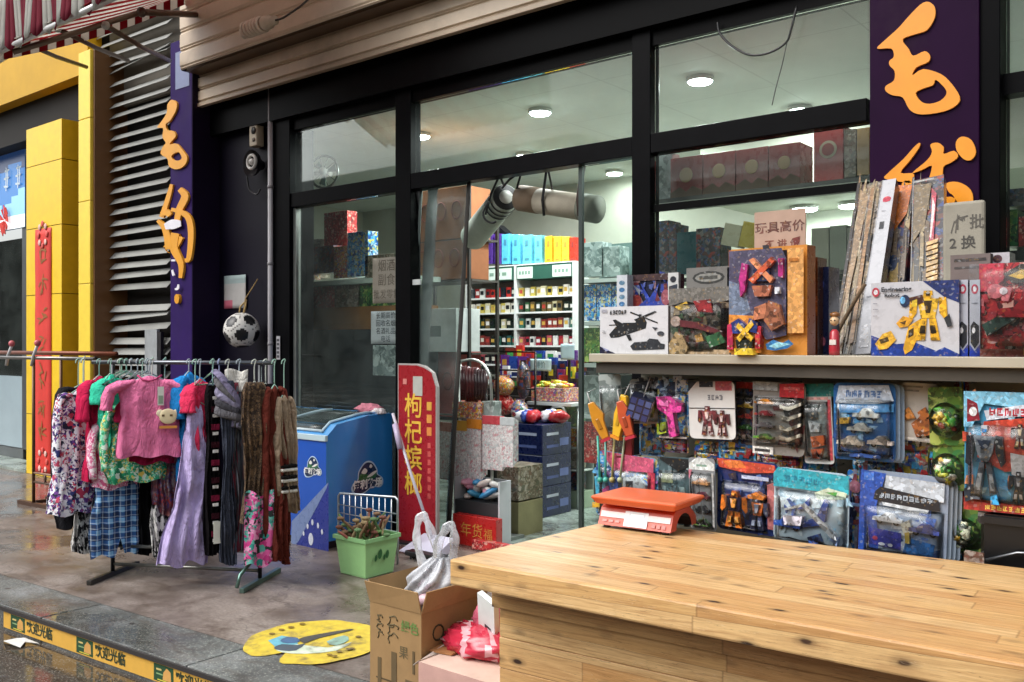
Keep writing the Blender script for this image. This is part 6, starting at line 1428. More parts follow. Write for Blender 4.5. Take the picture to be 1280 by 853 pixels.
# ---- shelf seen through the pane beside the doorway
SYy = 6.1
a0, a1, z0, z1 = rectY(724, 345, 792, 350, SYy); t = thing('blue_goods_shelf', 'white shelf stack with blue boxes seen through the pane beside the doorway', 'shelf', ((a0 + a1) / 2, SYy, 0)); w = (a1 - a0) / 2
mb = MB()
for y in (348, 402, 455, 520): zc = onY(757, y, SYy).z; mb.box(-w, w, 0, .3, zc - .03, zc, 'b9c4be')
mb.box(-w, w, .29, .31, .008, onY(757, 300, SYy).z, '56706c'); mb.box(w - .01, w + .01, 0, .3, .008, onY(757, 300, SYy).z, '8fa39c'); mb.build('shelf_frame', 'paint', t)
for px, c, mat, lab in (((728, 356, 745, 401), '2a5a9a', 'print_blue', 'blue box nearest the pane edge on the white shelf stack'), ((746, 355, 764, 401), '2f66a5', 'print_blue', 'blue dotted box in the middle of the white shelf stack'), ((765, 357, 782, 401), '28528f', 'print_blue', 'blue box beside the white thin toy box'),
                        ((728, 303, 752, 346), '6a8a86', 'print_grey', 'grey green plant wrapped box topmost on the white shelf stack'), ((754, 308, 774, 346), '7a9690', 'print_grey', 'pale green box topmost beside the grey one'), ((728, 410, 750, 453), '8a9a62', 'print_green', 'olive box low on the white shelf stack'), ((752, 412, 775, 453), 'b0b088', 'print_brown', 'cream box low on the white shelf stack'), ((728, 470, 765, 518), '9aa8a2', 'print_grey', 'pale packet under the olive box behind the pane'), ((728, 528, 765, 580), 'b0605f', 'print_red', 'red and white packet lowest behind the pane')):
    simple_box('goods_box', lab, 'box', px, SYy + .03, .15, c, mat, 'boxes on the white shelf stack')

# ---- goods in the window over the toy shelf
UY = 5.15
zc = onY(950, 236, UY).z; a0, a1 = onY(824, 240, UY).x, onY(1090, 240, UY).x
US = thing('window_shelf', 'upper window shelf with red gift boxes beside the purple sign', 'shelf', ((a0 + a1) / 2, UY, 0)); w = (a1 - a0) / 2
mb = MB(); mb.box(-w, w, -.02, .35, zc - .025, zc, '3a3a38'); mb.build('board', 'painted_metal', US)
zc2 = onY(950, 343, UY).z
mb = MB(); mb.box(-w, w, -.02, .45, zc2 - .025, zc2, '34322f'); mb.box(-w, w, .44, .46, .9, zc2 - .026, '1d1c1b'); mb.build('board', 'painted_metal', US)
def gift(t, w, h):
    m = MB(); m.ball((0, -.003, h * .58), min(w, h) * .42, 'c9a878', 0, 12, 8, (1, .04, 1)); m.prism([(-w, 0), (w, 0), (w, h * .2), (w * .4, h * .32), (0, h * .2), (-w * .4, h * .32), (-w, h * .2)], -.002, -.0005, '5a4028'); m.build('print', 'paper', t)
gl = ['dark red gift box at the mullion end of the upper window shelf', 'red gift box second along the upper window shelf', 'red gift box third along the upper window shelf', 'red gift box in the middle of the upper window shelf', 'red gift box before the tall bright red one']
xs = [(838, 878), (879, 919), (920, 960), (961, 1000), (1001, 1015)]
for (x0, x1), lab in zip(xs[:4], gl[:4]): 
    simple_box('gift_box', lab, 'gift box', (x0, 196 - (x0 - 838) * .13, x1, 251 - (x0 - 838) * .125), UY + .02, .2, '8f2a26', 'gloss_card', 'red gift boxes on the upper window shelf', gift)
simple_box('gift_box', 'bright red gift box with a pale round emblem', 'gift box', (1017, 159, 1054, 226), UY + .01, .2, 'b5221f', 'gloss_card', None, lambda t, w, h: MB().ball((0, -.003, h * .58), w * .6, 'd5c4a8', 0, 18, 10, (1, .03, 1)).ball((0, -.006, h * .58), w * .42, 'a8322c', 0, 18, 10, (1, .03, 1)).build('emblem', 'paper', t))
simple_box('gift_box', 'dark gold gift box next to the emblem box', 'gift box', (1055, 162, 1070, 222), UY + .02, .2, '7a6232', 'print_brown')
simple_box('gift_box', 'tan gift box against the purple sign', 'gift box', (1071, 160, 1087, 219), UY + .02, .2, 'b08a52', 'gloss_card')
simple_box('silver_packet', 'crumpled silver blue packet at the mullion end of the window shelf', 'packet', (822, 192, 840, 254), UY + .05, .1, '5f6a78', 'print_grey')
for px, c, mat, lab in (((822, 276, 836, 343), '2a2c30', 'print_dark', 'dark book like box at the mullion in the lower window'), ((836, 280, 846, 343), '4a2a2c', 'print_dark', 'dark red box second in the lower window'), ((846, 290, 870, 343), '1f5a62', 'gloss_card', 'teal box in the lower window behind the toys'), ((870, 285, 900, 345), '2c211d', 'print_dark', 'dark brown speckled box in the lower window'),
                        ((1014, 285, 1036, 345), '8f8f80', 'carton', 'grey tin behind the pink card in the lower window'), ((1037, 282, 1058, 345), '7f8478', 'carton', 'greenish grey tin beside the leaning boxes'), ((1059, 284, 1082, 345), '8a8c82', 'carton', 'grey tin against the purple sign in the lower window')):
    simple_box('window_box', lab, 'box', px, UY + .06, .16, c, mat, 'boxes in the lower window')
for px, c, lab, rz in (((900, 284, 922, 312), 'a8a48a', 'tilted cream can leaning in the lower window', 14), ((922, 282, 944, 314), 'a8942a', 'tilted yellow can leaning beside the cream one', 14)):
    t = simple_box('tilted_can', lab, 'can', px, UY + .02, .1, c, 'gloss_card'); t.rotation_euler = (0, R(rz), 0)
    t.location.z += .02
    simple_box('can_stand', 'dark block under the %s can in the lower window' % ('cream' if px[0] == 900 else 'yellow'), 'block', (px[0] + 2, px[3] + 4, px[2] - 2, 345), UY + .03, .1, '2a2624', 'matte')
# bay beyond the pillar
a0, a1, z0, z1 = rectY(1256, 300, 1330, 312, 5.2); t = thing('bay_shelf', 'dark shelf of green and red goods in the window beyond the purple sign', 'shelf', ((a0 + a1) / 2, 5.2, 0)); w = (a1 - a0) / 2
mb = MB(); mb.box(-w, w, 0, .3, z0 - .05, z0, '2a2c2b'); mb.box(-w, w, .3, .33, .5, onY(1268, 232, 5.3).z, '1f2a28'); mb.build('shelf_frame', 'painted_metal', t)
for px, c, mat, lab in (((1257, 262, 1272, 308), '1f4a40', 'print_green', 'dark green box in the bay beyond the purple sign'), ((1273, 270, 1300, 308), 'c2322c', 'print_red', 'red box in the bay beyond the purple sign'), ((1257, 236, 1280, 258), '3a4a48', 'print_dark', 'dark packet on top of the green box in the bay')):
    simple_box('goods_box', lab, 'box', px, 5.22, .2, c, mat)
# ================================================================ THE TOY STAND
TY = 3.47                                   # front edge of the stand's top board
bz0, bz1 = onY(1000, 456.5, TY).z, onY(1000, 444.5, TY).z
TX0 = onY(736, 450, TY).x; TX1 = .95
TS = thing('toy_stand', 'cream topped toy display stand with pegged back panel behind the wooden counter', 'display stand', (TX0, TY, 0))
LW_ = TX1 - TX0; BP = 3.86 - TY
mb = MB(); mb.box(0, LW_, 0, 1.15, bz0, bz1, 'b3ab98'); mb.build('top_board', 'paint', TS, bevel=.003)
mb = MB(); mb.box(.04, LW_, BP, BP + .02, .1, bz0 - .002, 'a09a88'); mb.build('back_panel', 'paint', TS)
mb = MB(); mb.box(.02, LW_ - .01, .03, BP - .005, bz0 - .05, bz0 - .003, '57524a'); mb.build('rail', 'painted_metal', TS)
mb = MB(); mb.box(.06, LW_, BP + .022, 1.1, 0.005, bz0 - .003, '57534a'); mb.build('cabinet', 'matte', TS)
mb = MB(); mb.box(.0, LW_, .06, BP - .002, 0.005, .32, '4a463e'); mb.build('base', 'matte', TS)
mb = MB(); x = onY(1197, 460, TY + BP - .01).x - TX0; mb.box(x - .012, x + .012, BP - .016, BP - .002, .33, bz0 - .08, '7a7566'); mb.build('panel_seam', 'painted_metal', TS)

# ---- printed shapes: (kind, ..., colour); u,v run 0..1 from the top corner of the face
def car_shapes(u, v, w, h, c, win='26303c', d=.004):
    return [('P', [(u - w / 2, v + h * .2), (u - w * .48, v - h * .1), (u - w * .25, v - h * .15), (u - w * .08, v - h * .5), (u + w * .2, v - h * .5), (u + w * .34, v - h * .12), (u + w / 2, v - h * .05), (u + w / 2, v + h * .25)], c, d),
            ('p', [(u - w * .18, v - h * .12), (u - w * .05, v - h * .4), (u + w * .17, v - h * .4), (u + w * .27, v - h * .1)], win), ('p', [(u - w * .45, v + .02 * h), (u + w * .45, v + .06 * h), (u + w * .45, v + .12 * h), (u - w * .45, v + .1 * h)], 'e3e3e3'),
            ('e', u - w * .28, v + h * .28, w * .11, h * .24, '141416'), ('e', u + w * .28, v + h * .28, w * .11, h * .24, '141416'), ('e', u - w * .28, v + h * .28, w * .05, h * .11, '9a9a9a'), ('e', u + w * .28, v + h * .28, w * .05, h * .11, '9a9a9a')]
def robot_shapes(u, v, w, h, c1, c2, c3, d=.004):
    P = lambda pts, c, dd=d: ('P', [(u + x * w, v + y * h) for x, y in pts], c, dd)
    return [P([(-.12, -.5), (.12, -.5), (.14, -.34), (-.14, -.34)], c1), P([(-.3, -.34), (.3, -.34), (.2, .05), (-.2, .05)], c2), P([(-.12, -.3), (.12, -.3), (.06, -.05), (-.06, -.05)], c3, d * 1.5),
            P([(-.5, -.36), (-.3, -.36), (-.32, -.05), (-.46, .08), (-.54, .02)], c1), P([(.5, -.36), (.3, -.36), (.32, -.05), (.46, .08), (.54, .02)], c1),
            P([(-.22, .06), (-.03, .06), (-.08, .5), (-.34, .5)], c1), P([(.22, .06), (.03, .06), (.08, .5), (.34, .5)], c1), P([(-.2, .2), (-.06, .2), (-.08, .36), (-.24, .36)], c3, d * 1.5), P([(.2, .2), (.06, .2), (.08, .36), (.24, .36)], c3, d * 1.5), P([(-.06, -.46), (.06, -.46), (.05, -.4), (-.05, -.4)], c3, d * 1.5)]
def jet_shapes(u, v, w, h, c1, c2, d=.004, a=.6):
    ca, sa = math.cos(a), math.sin(a)
    P = lambda pts, c, dd=d: ('P', [(u + (x * ca - y * sa) * w, v + (x * sa + y * ca) * h) for x, y in pts], c, dd)
    return [P([(-.5, -.04), (.38, -.06), (.5, 0), (.38, .06), (-.5, .05)], c1), P([(.1, 0), (-.18, .42), (-.28, .42), (-.12, 0), (-.28, -.42), (-.18, -.42)], c2, d * .6), P([(-.36, 0), (-.5, .2), (-.5, -.2)], c2, d * .6), ('p', [(u + (x * ca - y * sa) * w, v + (x * sa + y * ca) * h) for x, y in ((.2, -.035), (.34, -.03), (.34, .02), (.2, .02))], '1d3050')]
def heli_shapes(u, v, w, h, c='1d1f22'):
    P = lambda pts: ('p', [(u + x * w, v + y * h) for x, y in pts], c)
    return [P([(-.5, .28), (-.36, .02), (-.2, -.12), (.05, -.12), (.1, -.28), (.22, -.32), (.28, -.12), (.26, .08), (.0, .22), (-.3, .38), (-.46, .4)]), P([(-.34, .0), (-.42, -.22), (-.36, -.24), (-.22, -.1)]), P([(-.5, -.06), (-.2, -.08), (-.2, -.03), (-.5, -.03)]),
            P([(-.05, -.5), (.5, -.12), (.5, -.07), (-.06, -.45)]), P([(.02, -.22), (.44, -.5), (.48, -.46), (.06, -.16)]), P([(-.14, .3), (-.06, .28), (-.02, .48), (-.08, .5)]), P([(.12, -.4), (.18, -.4), (.18, -.28), (.12, -.28)])]
class Face:
    """shapes on a face that looks to -y, w wide and h high, its bottom edge at z0"""
    def __init__(s, w, h, y, z0=0.0, x0=None): s.w, s.h, s.y, s.z0, s.x0 = w, h, y, z0, -w / 2 if x0 is None else x0; s.k = 0; s.m = MB(); s.r = MB()
    def pt(s, u, v): return (s.x0 + u * s.w, s.z0 + (1 - v) * s.h)
    def add(s, shapes):
        for q in shapes:
            s.k += 1; y = s.y - .0007 - .00022 * s.k; kd = q[0]
            if kd == 'r': a, b = s.pt(q[1], q[2]), s.pt(q[3], q[4]); s.m.poly([(a[0], y, b[1]), (b[0], y, b[1]), (b[0], y, a[1]), (a[0], y, a[1])], q[5])
            elif kd == 'e': c = s.pt(q[1], q[2]); s.m.poly([(c[0] + q[3] * s.w * math.cos(t * .5236), y, c[1] + q[4] * s.h * math.sin(t * .5236)) for t in range(12)], q[5])
            elif kd == 'p':
                P = [s.pt(*z) for z in q[1]]; a = sum(P[i][0] * P[(i + 1) % len(P)][1] - P[(i + 1) % len(P)][0] * P[i][1] for i in range(len(P)))
                s.m.poly([(x, y, z) for x, z in (P if a > 0 else P[::-1])], q[2])
            elif kd == 'P': s.r.prism([s.pt(*z) for z in q[1]], s.y - .0007 - q[3] - .00022 * s.k, s.y - .0006, q[2])
            elif kd == 't': c = s.pt(q[2], q[3]); s.m.text(q[1], (c[0], y, c[1]), q[4] * s.h, q[5], sx=q[6] if len(q) > 6 else 1.0, bold=.0008, off=0)
            elif kd == 'g':
                rg = random.Random(int(q[1] * 1000 + q[2] * 77)); n_ = q[6]
                for i in range(n_):
                    u0 = q[1] - q[3] / 2 + q[3] * i / n_; uw = q[3] / n_ * .78
                    for (a, b, c_, d_) in rg.sample([(0, rg.uniform(0, .2), .26, 1), (0, 0, rg.uniform(.6, 1), .26), (.1, .4, rg.uniform(.7, 1), .62), (.7, rg.uniform(0, .3), 1, rg.uniform(.6, 1)), (0, .76, rg.uniform(.6, 1), 1), (.4, 0, .64, rg.uniform(.5, 1))], 4):
                        P = [s.pt(u0 + uw * x, q[2] - q[4] / 2 + q[4] * z) for x, z in ((a, b), (c_, b), (c_ - .06, d_), (a - .04, d_))]
                        s.m.poly([(x, y - .00002 * i, z) for x, z in P[::-1]], q[5])
        return s
    def done(s, parent, mat='inked', toy='toy', pname='print', tname='toy'):
        if s.m.v: s.m.build(pname, mat, parent)
        if s.r.v: s.r.build(tname, toy, parent)
    def marks(s, u0, v0, u1, v1, n, cols, rng, size=.1):
        out = []
        for _ in range(int(n * 2.2)):
            u, v = rng.uniform(u0, u1), rng.uniform(v0, v1); a = rng.uniform(.25, .9) * size; b = rng.uniform(.25, .9) * size; j = lambda: rng.uniform(-.35, .35)
            out.append(('p', [(u - a / 2 + a * j(), v - b / 2 + b * j()), (u + a / 2 + a * j(), v - b / 2 + b * j()), (u + a / 2 + a * j(), v + b / 2 + b * j()), (u - a / 2 + a * j(), v + b / 2 + b * j())], rng.choice(cols)))
        return s.add(out)
def toybox(name, label, px, Y, depth, cols, shapes=(), mat='gloss_card', marks=None, rz=0.0, group='toy boxes on the stand', cat='toy box', window=None, seed=3, pname='box_body', tilt=(0, 0), bevel=.002):
    a, b, z0, z1 = rectY(*px, Y); z0 = max(z0, bz1 + .0005) if px[3] > 436 else z0
    if px[3] > 436: z0 = bz1 + .0008
    t = thing(name, label, cat, ((a + b) / 2, Y, z0), rz, group, tilt); w, h = b - a, z1 - z0
    m = MB(); m.box(-w / 2, w / 2, 0, depth, 0, h, cols[0], cols=[cols[0]] + [cols[1 % len(cols)]] * 5); bod = m.build(pname, mat, t, bevel=bevel)
    f = Face(w, h, 0); rng = random.Random(seed)
    if marks: f.marks(*marks, rng) if False else f.marks(marks[0], marks[1], marks[2], marks[3], marks[4], marks[5], rng, marks[6])
    f.add(shapes); f.done(bod)
    if window:
        u0, v0, u1, v1 = window; p, q = f.pt(u0, v1), f.pt(u1, v0); m = MB(); m.grid(lambda u, v: (p[0] + (q[0] - p[0]) * u, -.012 - .004 * math.sin(math.pi * u), p[1] + (q[1] - p[1]) * v), 4, 4, 'ffffff'); thick(m.build('clear_window', 'film', t), .0008)
    return t
# helicopter box
toybox('toy_box', 'white building block box with a black helicopter', (750, 383, 835, 442), 3.52, .06, ['d3d3d6', 'b5b5ba'],
       heli_shapes(.5, .42, .72, .62) + [('p', [(.46, .84), (.52, .76), (.7, .74), (.74, .68), (.86, .7), (.9, .78), (.96, .8), (.95, .9), (.5, .93)], '2c2e33'), ('p', [(.78, .44), (.86, .46), (.82, .52)], '33353a'), ('e', .9, .58, .05, .05, '3a3c42'),
        ('p', [(0, .84), (.1, .92), (.2, .97), (.24, 1), (0, 1)], '1d1d38'), ('p', [(.03, .86), (.15, .93), (.1, .95)], '8f93b5'), ('g', .29, .12, .26, .09, '23252b', 6), ('r', .03, .05, .11, .12, 'a5a5b0'), ('r', .04, .5, .08, .52, 'a5a5a8'), ('r', .04, .54, .09, .56, 'a5a5a8')])
toybox('toy_box', 'narrow white box with blue dots behind the helicopter box', (771, 344, 784, 442), 3.66, .12, ['c9cdd2', 'a5aab0'], [('e', .5, .1 + .09 * i, .28, .03, '3f6f9a' if i % 2 else '56788f') for i in range(8)])
toybox('toy_box', 'dark blue and red toy box behind the helicopter box', (785, 343, 842, 442), 3.72, .1, ['1f2238', '3a1c22'], [('p', [(.3, .1), (.5, .3), (.7, .12), (.62, .34), (.9, .4), (.55, .45), (.2, .42), (.42, .32)], '2a3f9a'), ('e', .2, .33, .12, .08, '8a2f2c'), ('r', 0, 0, 1, .08, '3f2a2c'), ('e', .85, .3, .1, .1, '9a5560'), ('p', [(.1, .1), (.3, .2), (.28, .26)], '8a8f9a')], 'gloss_card', (.05, .05, .95, .5, 14, ['2d3f8f', '6a2a30', '1b1d2a', '4a5a9a', '8a6a70'], .16))
# landscape box
toybox('toy_box', 'grey brown window box with dinosaur landscape and a white hang tag', (838, 360, 914, 442), 3.53, .07, ['4a4238', '35302a'],
       [('p', [(.0, .0), (1, .0), (1, .2), (.6, .26), (.3, .2), (0, .26)], '6d6a64'), ('p', [(.1, .28), (.3, .2), (.36, .3), (.2, .34)], 'c9a23a'), ('P', [(.42, .2), (.7, .18), (.74, .38), (.5, .36)], '8a2c30', .006), ('P', [(.2, .48), (.5, .52), (.9, .66), (.9, .74), (.5, .62), (.2, .58)], '5a2a2e', .006), ('P', [(.02, .85), (.14, .66), (.26, .72), (.34, .9), (.3, 1.0), (.04, 1.0)], '9a8460', .012), ('P', [(.45, .72), (.55, .68), (.6, .8), (.48, .82)], 'b08a50', .008), ('P', [(.62, .74), (.85, .66), (.95, .82), (.7, .9)], '35603f', .007), ('e', .12, .5, .09, .08, '9a8a80'), ('r', .3, .93, 1, 1.0, 'a08a6c')], 'print_brown', (.05, .25, .95, .95, 26, ['6a5a48', '3a4a36', '8f7d60', '2f2a24', '7a4038', '4f6a48'], .16), window=(.03, .24, .97, .96), seed=5)
toybox('hang_tag', 'white and black carton tab standing above the landscape box', (835, 341, 848, 375), 3.62, .02, ['c9c9c6', '8a8a88'], [('e', .5, .25, .3, .12, '22242a'), ('p', [(.1, .5), (.9, .42), (.9, .9), (.1, 1)], '2f3540')], cat='tab')
t = toybox('toy_box', 'grey shaped card with oval emblem above the landscape box', (858, 334, 914, 442), 3.61, .025, ['7a7874', '5a5854'], [('e', .5, .12, .36, .075, '3a3a38'), ('e', .5, .12, .30, .05, '8f8e88'), ('r', .3, .1, .7, .14, '4a4a46')])
# big orange box
toybox('toy_box', 'tall orange window box with a colourful fighter figure', (914, 309, 1009, 442), 3.50, .085, ['d08a3c', '8f4a1f'],
       [('p', [(.0, .02), (.70, .02), (.76, .12), (.76, .82), (.5, .86), (.36, .7), (0, .75)], '4c4860'), ('p', [(0, .3), (.2, .35), (.3, .6), (0, .7)], '6d7a90'), ('p', [(0, .62), (.4, .64), (.44, .98), (0, .98)], 'd98a3a'), ('p', [(.78, .03), (.98, .03), (.98, .8), (.78, .8)], 'd39a58')]
       + [('P', [(.06, .7), (.16, .66), (.26, .72), (.22, .8), (.08, .8)], '2a3a7a', .02), ('P', [(.3, .66), (.42, .7), (.4, .8), (.28, .78)], '2a3a7a', .02), ('P', [(.16, .7), (.36, .84), (.33, .88), (.13, .74)], 'e0b43a', .022), ('P', [(.34, .68), (.37, .72), (.18, .88), (.14, .84)], 'e0b43a', .024), ('P', [(.12, .86), (.36, .86), (.34, .94), (.14, .94)], '232a22', .02), ('P', [(.12, .94), (.36, .94), (.38, 1.0), (.12, 1.0)], 'e0c23a', .03), ('P', [(.0, .72), (.07, .7), (.08, .95), (.0, .95)], 'b02f52', .015), ('P', [(.38, .72), (.46, .74), (.44, .94), (.38, .94)], 'b02f3a', .015)]
       + [('P', [(.3, .12), (.36, .1), (.62, .3), (.58, .34)], 'd98a62', .02), ('P', [(.6, .1), (.64, .14), (.36, .34), (.3, .3)], 'c95a3a', .022), ('P', [(.36, .2), (.56, .2), (.58, .32), (.34, .32)], '202a4a', .016), ('P', [(.34, .36), (.6, .36), (.56, .46), (.38, .46)], 'b06a50', .018), ('P', [(.2, .14), (.28, .16), (.24, .4), (.18, .46), (.16, .3)], 'b0307a', .014), ('P', [(.68, .12), (.74, .12), (.74, .3), (.68, .28)], 'b0307a', .014), ('P', [(.38, .56), (.54, .52), (.52, .66), (.36, .68)], 'c07a5a', .02), ('P', [(.56, .5), (.7, .54), (.76, .72), (.6, .78), (.5, .68)], '8f5a42', .02), ('P', [(.64, .38), (.7, .38), (.7, .44), (.64, .44)], 'd9dde6', .016)]
       + [('p', [(.5, .9), (.6, .86), (.72, .89), (.8, .86), (.86, .9), (.78, .94), (.62, .96), (.52, .95)], '2f6fa5'), ('p', [(.54, .92), (.66, .88), (.82, .9), (.64, .94)], '8fc9d9'), ('r', .8, .12, .92, .15, 'b5702c')], 'gloss_card', (.05, .05, .72, .7, 40, ['3a3450', '6a5a70', '22263a', '8a4a4a', '9a8fa5', '4a5a7a', '2a2a30'], .12), window=(.02, .04, .76, .82), seed=7)
t = toybox('price_tag', 'small orange tag beside the top of the tall orange box', (911, 313, 927, 333), 3.60, .004, ['d07a52', 'b0603f'], cat='tag'); t.location.z -= 0
toybox('tag_card', 'blue grey card holding the orange tag behind the tall orange box', (909, 334, 930, 442), 3.61, .02, ['6a7080', '4a4f5c'], cat='card')
# handwritten pink card
t = toybox('paper_sign', 'pinkish cardboard card with handwritten characters behind the tall orange box', (943, 263, 1007, 442), 3.60, .006, ['bb9f8d', 'a58a78'], [('t', '玩具高价', .5, .12, .082, '6a4238', 1.1), ('t', '不 讲 价', .55, .235, .06, '7a4a3c', 1.2), ('p', [(.76, .2), (.9, .19), (.88, .24), (.78, .25)], '7a3a34')], mat='carton', cat='sign')
# things between the orange box and the leaning boxes
toybox('toy_box', 'dark brown and orange box end right behind the orange box', (1009, 322, 1022, 442), 3.62, .1, ['6a3418', '3a1f12'], [('r', 0, .4, 1, .6, 'a0521f'), ('e', .5, .8, .3, .06, 'b58a2c')])
toybox('toy_box', 'tall navy box with red print beside the orange box', (1018, 334, 1036, 442), 3.68, .12, ['1d2547', '141a30'], [('e', .4, .2, .3, .06, '3a4a8a'), ('r', .2, .4, .6, .44, '8a93b5'), ('e', .5, .85, .3, .06, 'a0566a')])
for px, lab, c1, c2 in (((1034, 379, 1050, 444), 'small red and cream figure standing by the leaning boxes', 'b52f3a', 'd9b58a'),):
    a, b, z0, z1 = rectY(*px, 3.55); t = thing('toy_figure', lab, 'toy figure', ((a + b) / 2, 3.56, bz1 + .0008)); h = z1 - z0; r = (b - a) / 2
    m = MB(); m.tube([(0, 0, 0), (0, 0, .02), (0, 0, h * .45), (0, 0, h * .5)], [r * .8, r * .85, r * .7, r * .3], c1, 0, 12); m.box(-r * .5, r * .5, -r * .85, -r * .6, h * .2, h * .3, 'e3d9d0'); m.build('body', 'plain_toy', t)
    m = MB(); m.ball((0, 0, h * .66), r * .75, c2, 0, 12, 8); m.ball((0, .005, h * .78), r * .8, '8a5a2c', 0, 12, 8, (1, 1, .6)); m.ball((-r * .3, -r * .7, h * .67), r * .12, '1b1b1c', 0, 6, 4); m.ball((r * .3, -r * .7, h * .67), r * .12, '1b1b1c', 0, 6, 4); m.build('head', 'plain_toy', t)
a, b, z0, z1 = rectY(1038, 355, 1070, 442, 3.95)
t = thing('toy_bow', 'brown wooden toy bow propped behind the small red figure', 'toy', (a, 3.95, bz1 + .001)); mb = MB(); h = z1 - z0; mb.tube(smooth_path([(0, 0, 0), (.03, 0, h * .3), (.07, .02, h * .6), (.14, .02, h)]), .009, '7a6248', 0, 6); mb.tube([(0, 0, 0), (.06, .01, h * .9)], .003, 'a5947a', 0, 4); mb.build('bow', 'matte', t)
# leaning long boxes
def leaner(name, label, pb, pt, wpx, Y0, Y1, cols, depth, shapes=(), mat='gloss_card', marks=None, seed=4, cat='toy box'):
    A = onY(pb[0], pb[1], Y0); A.z = bz1 + .002; B = onY(pt[0], pt[1], Y1); ax = (B - A); H = ax.length; ax.normalize()
    w = wpx * (A - EYEV).dot(FW) / FPX
    o = thing(name, label, cat, A, 0, 'long boxes leaning on the purple sign')
    xd = Vector((1, 0, 0)); xd = (xd - ax * xd.dot(ax)).normalized(); yd = ax.cross(xd)
    o.rotation_euler = Matrix((xd, yd, ax)).transposed().to_euler()
    m = MB(); m.box(0, w, 0, depth, 0, H, cols[0], cols=[cols[0]] + [cols[1]] * 5); bod = m.build('box_body', mat, o, bevel=.003)
    f = Face(w, H, 0, 0, 0); rng = random.Random(seed)
    if marks: f.marks(marks[0], marks[1], marks[2], marks[3], marks[4], marks[5], rng, marks[6])
    f.add(shapes); f.done(bod); return o
leaner('toy_box', 'long brown picture box leaning furthest from the sign characters', (1040, 440), (1073, 232), 20, 3.95, 4.62, ['8a8078', '3a3430'], .05, [('r', .0, 0, .2, 1, '2f2a28'), ('p', [(.3, .05), (.9, .1), (.7, .5), (.4, .9)], '8a7358')], 'print_brown', (.1, .05, .9, .95, 30, ['7a6248', '3a3028', '93805f', '5a3a30', 'a59a80'], .3))
leaner('toy_box', 'long dark box with sword print in the leaning row', (1054, 441), (1088, 229), 16, 3.88, 4.56, ['5a524c', '2d2a28'], .05, [('p', [(.2, .05), (.5, .04), (.7, .95), (.4, .96)], '8a6a4a')], 'print_brown', (.1, .05, .9, .95, 20, ['6a5a44', '2a2522', '8a7a60'], .3), 5)
leaner('toy_box', 'long leaning box with a white spine and red mark', (1068, 442), (1103, 226), 19, 3.80, 4.48, ['b5b5b8', '201e20'], .07, [('r', .0, .0, .07, 1, '8f9094'), ('r', .3, .12, .8, .145, 'b0304a'), ('e', .55, .13, .3, .018, 'a82c40'), ('r', .3, .27, .62, .315, '25262a'), ('r', .3, .2, .6, .205, '8a8a90'), ('r', .2, .7, .8, .705, '9a9aa0'), ('r', .2, .85, .8, .97, 'c9c9cb')])
leaner('toy_box', 'tall orange and black archery box leaning behind the robot box', (1098, 442), (1120, 234), 24, 4.0, 4.58, ['6a4a34', '2a2422'], .06, [('p', [(.0, .0), (.95, .02), (.8, .2), (.2, .3)], 'b5601f'), ('p', [(.2, .55), (.6, .5), (.8, .9), (.2, .95)], 'a58a50'), ('e', .3, .5, .25, .05, '23304a')], 'print_dark', (.0, .1, 1, .95, 24, ['1d1a1c', '3a2a22', '6a5a48', '24304a', 'a08a62'], .3), 6)
leaner('toy_box', 'tall brown window box with rope beside the handwritten cream board', (1136, 442), (1142, 226), 40, 3.98, 4.58, ['5a504a', 'a09b99'], .06,
       [('p', [(.05, .04), (.62, .05), (.42, .3), (.04, .4)], '6a5a40'), ('p', [(.62, .08), (.78, .12), (.7, .4), (.5, .5), (.62, .3)], 'a5384a'), ('p', [(.66, .14), (.74, .2), (.62, .4), (.58, .38)], 'd9c3c0')] + [('P', [(.5 + .03 * (i % 2), .42 + .03 * i), (.86, .41 + .03 * i), (.84, .432 + .03 * i), (.5, .442 + .03 * i)], 'b0905c', .012) for i in range(12)] + [('r', .0, .0, .03, 1, '7a7a78'), ('r', .02, .02, .7, .03, '9a9a96')], 'print_dark', (.05, .1, .5, .9, 18, ['5a4a38', '2a2420', '8a7a5c', '3a3a38'], .25), 8)
leaner('toy_box', 'plain pinkish grey box edge between rope box and cream board', (1166, 442), (1168, 224), 11, 3.99, 4.60, ['77706f', '5a5554'], .06, [('r', .1, .2, .6, .26, '3a3a38'), ('e', .4, .5, .25, .03, '4a5a48')], 'carton')
# cream handwritten board
a, b, z0, z1 = rectY(1178, 252, 1231, 330, 4.05); t = thing('paper_sign', 'cream board with handwritten strokes leaning before the purple sign', 'sign', ((a + b) / 2, 4.05, bz1 + .001)); w = b - a; h = z1 - bz1
mb = MB(); mb.box(-w / 2, w / 2, 0, .025, 0, h, 'a09a8c'); mb.build('board', 'carton', t, bevel=.012)
f = Face(w, h, 0); f.add([('p', [(.3, .2), (.36, .08), (.38, .09), (.33, .21)], '5a554d'), ('p', [(.2, .2), (.28, .12), (.3, .13), (.22, .21)], '5a554d'), ('t', '任批', .64, .145, .1, '5a554d', .9), ('t', '2 换', .48, .275, .09, '4a4640', 1.0)]); f.done(t, 'paper', pname='lettering')
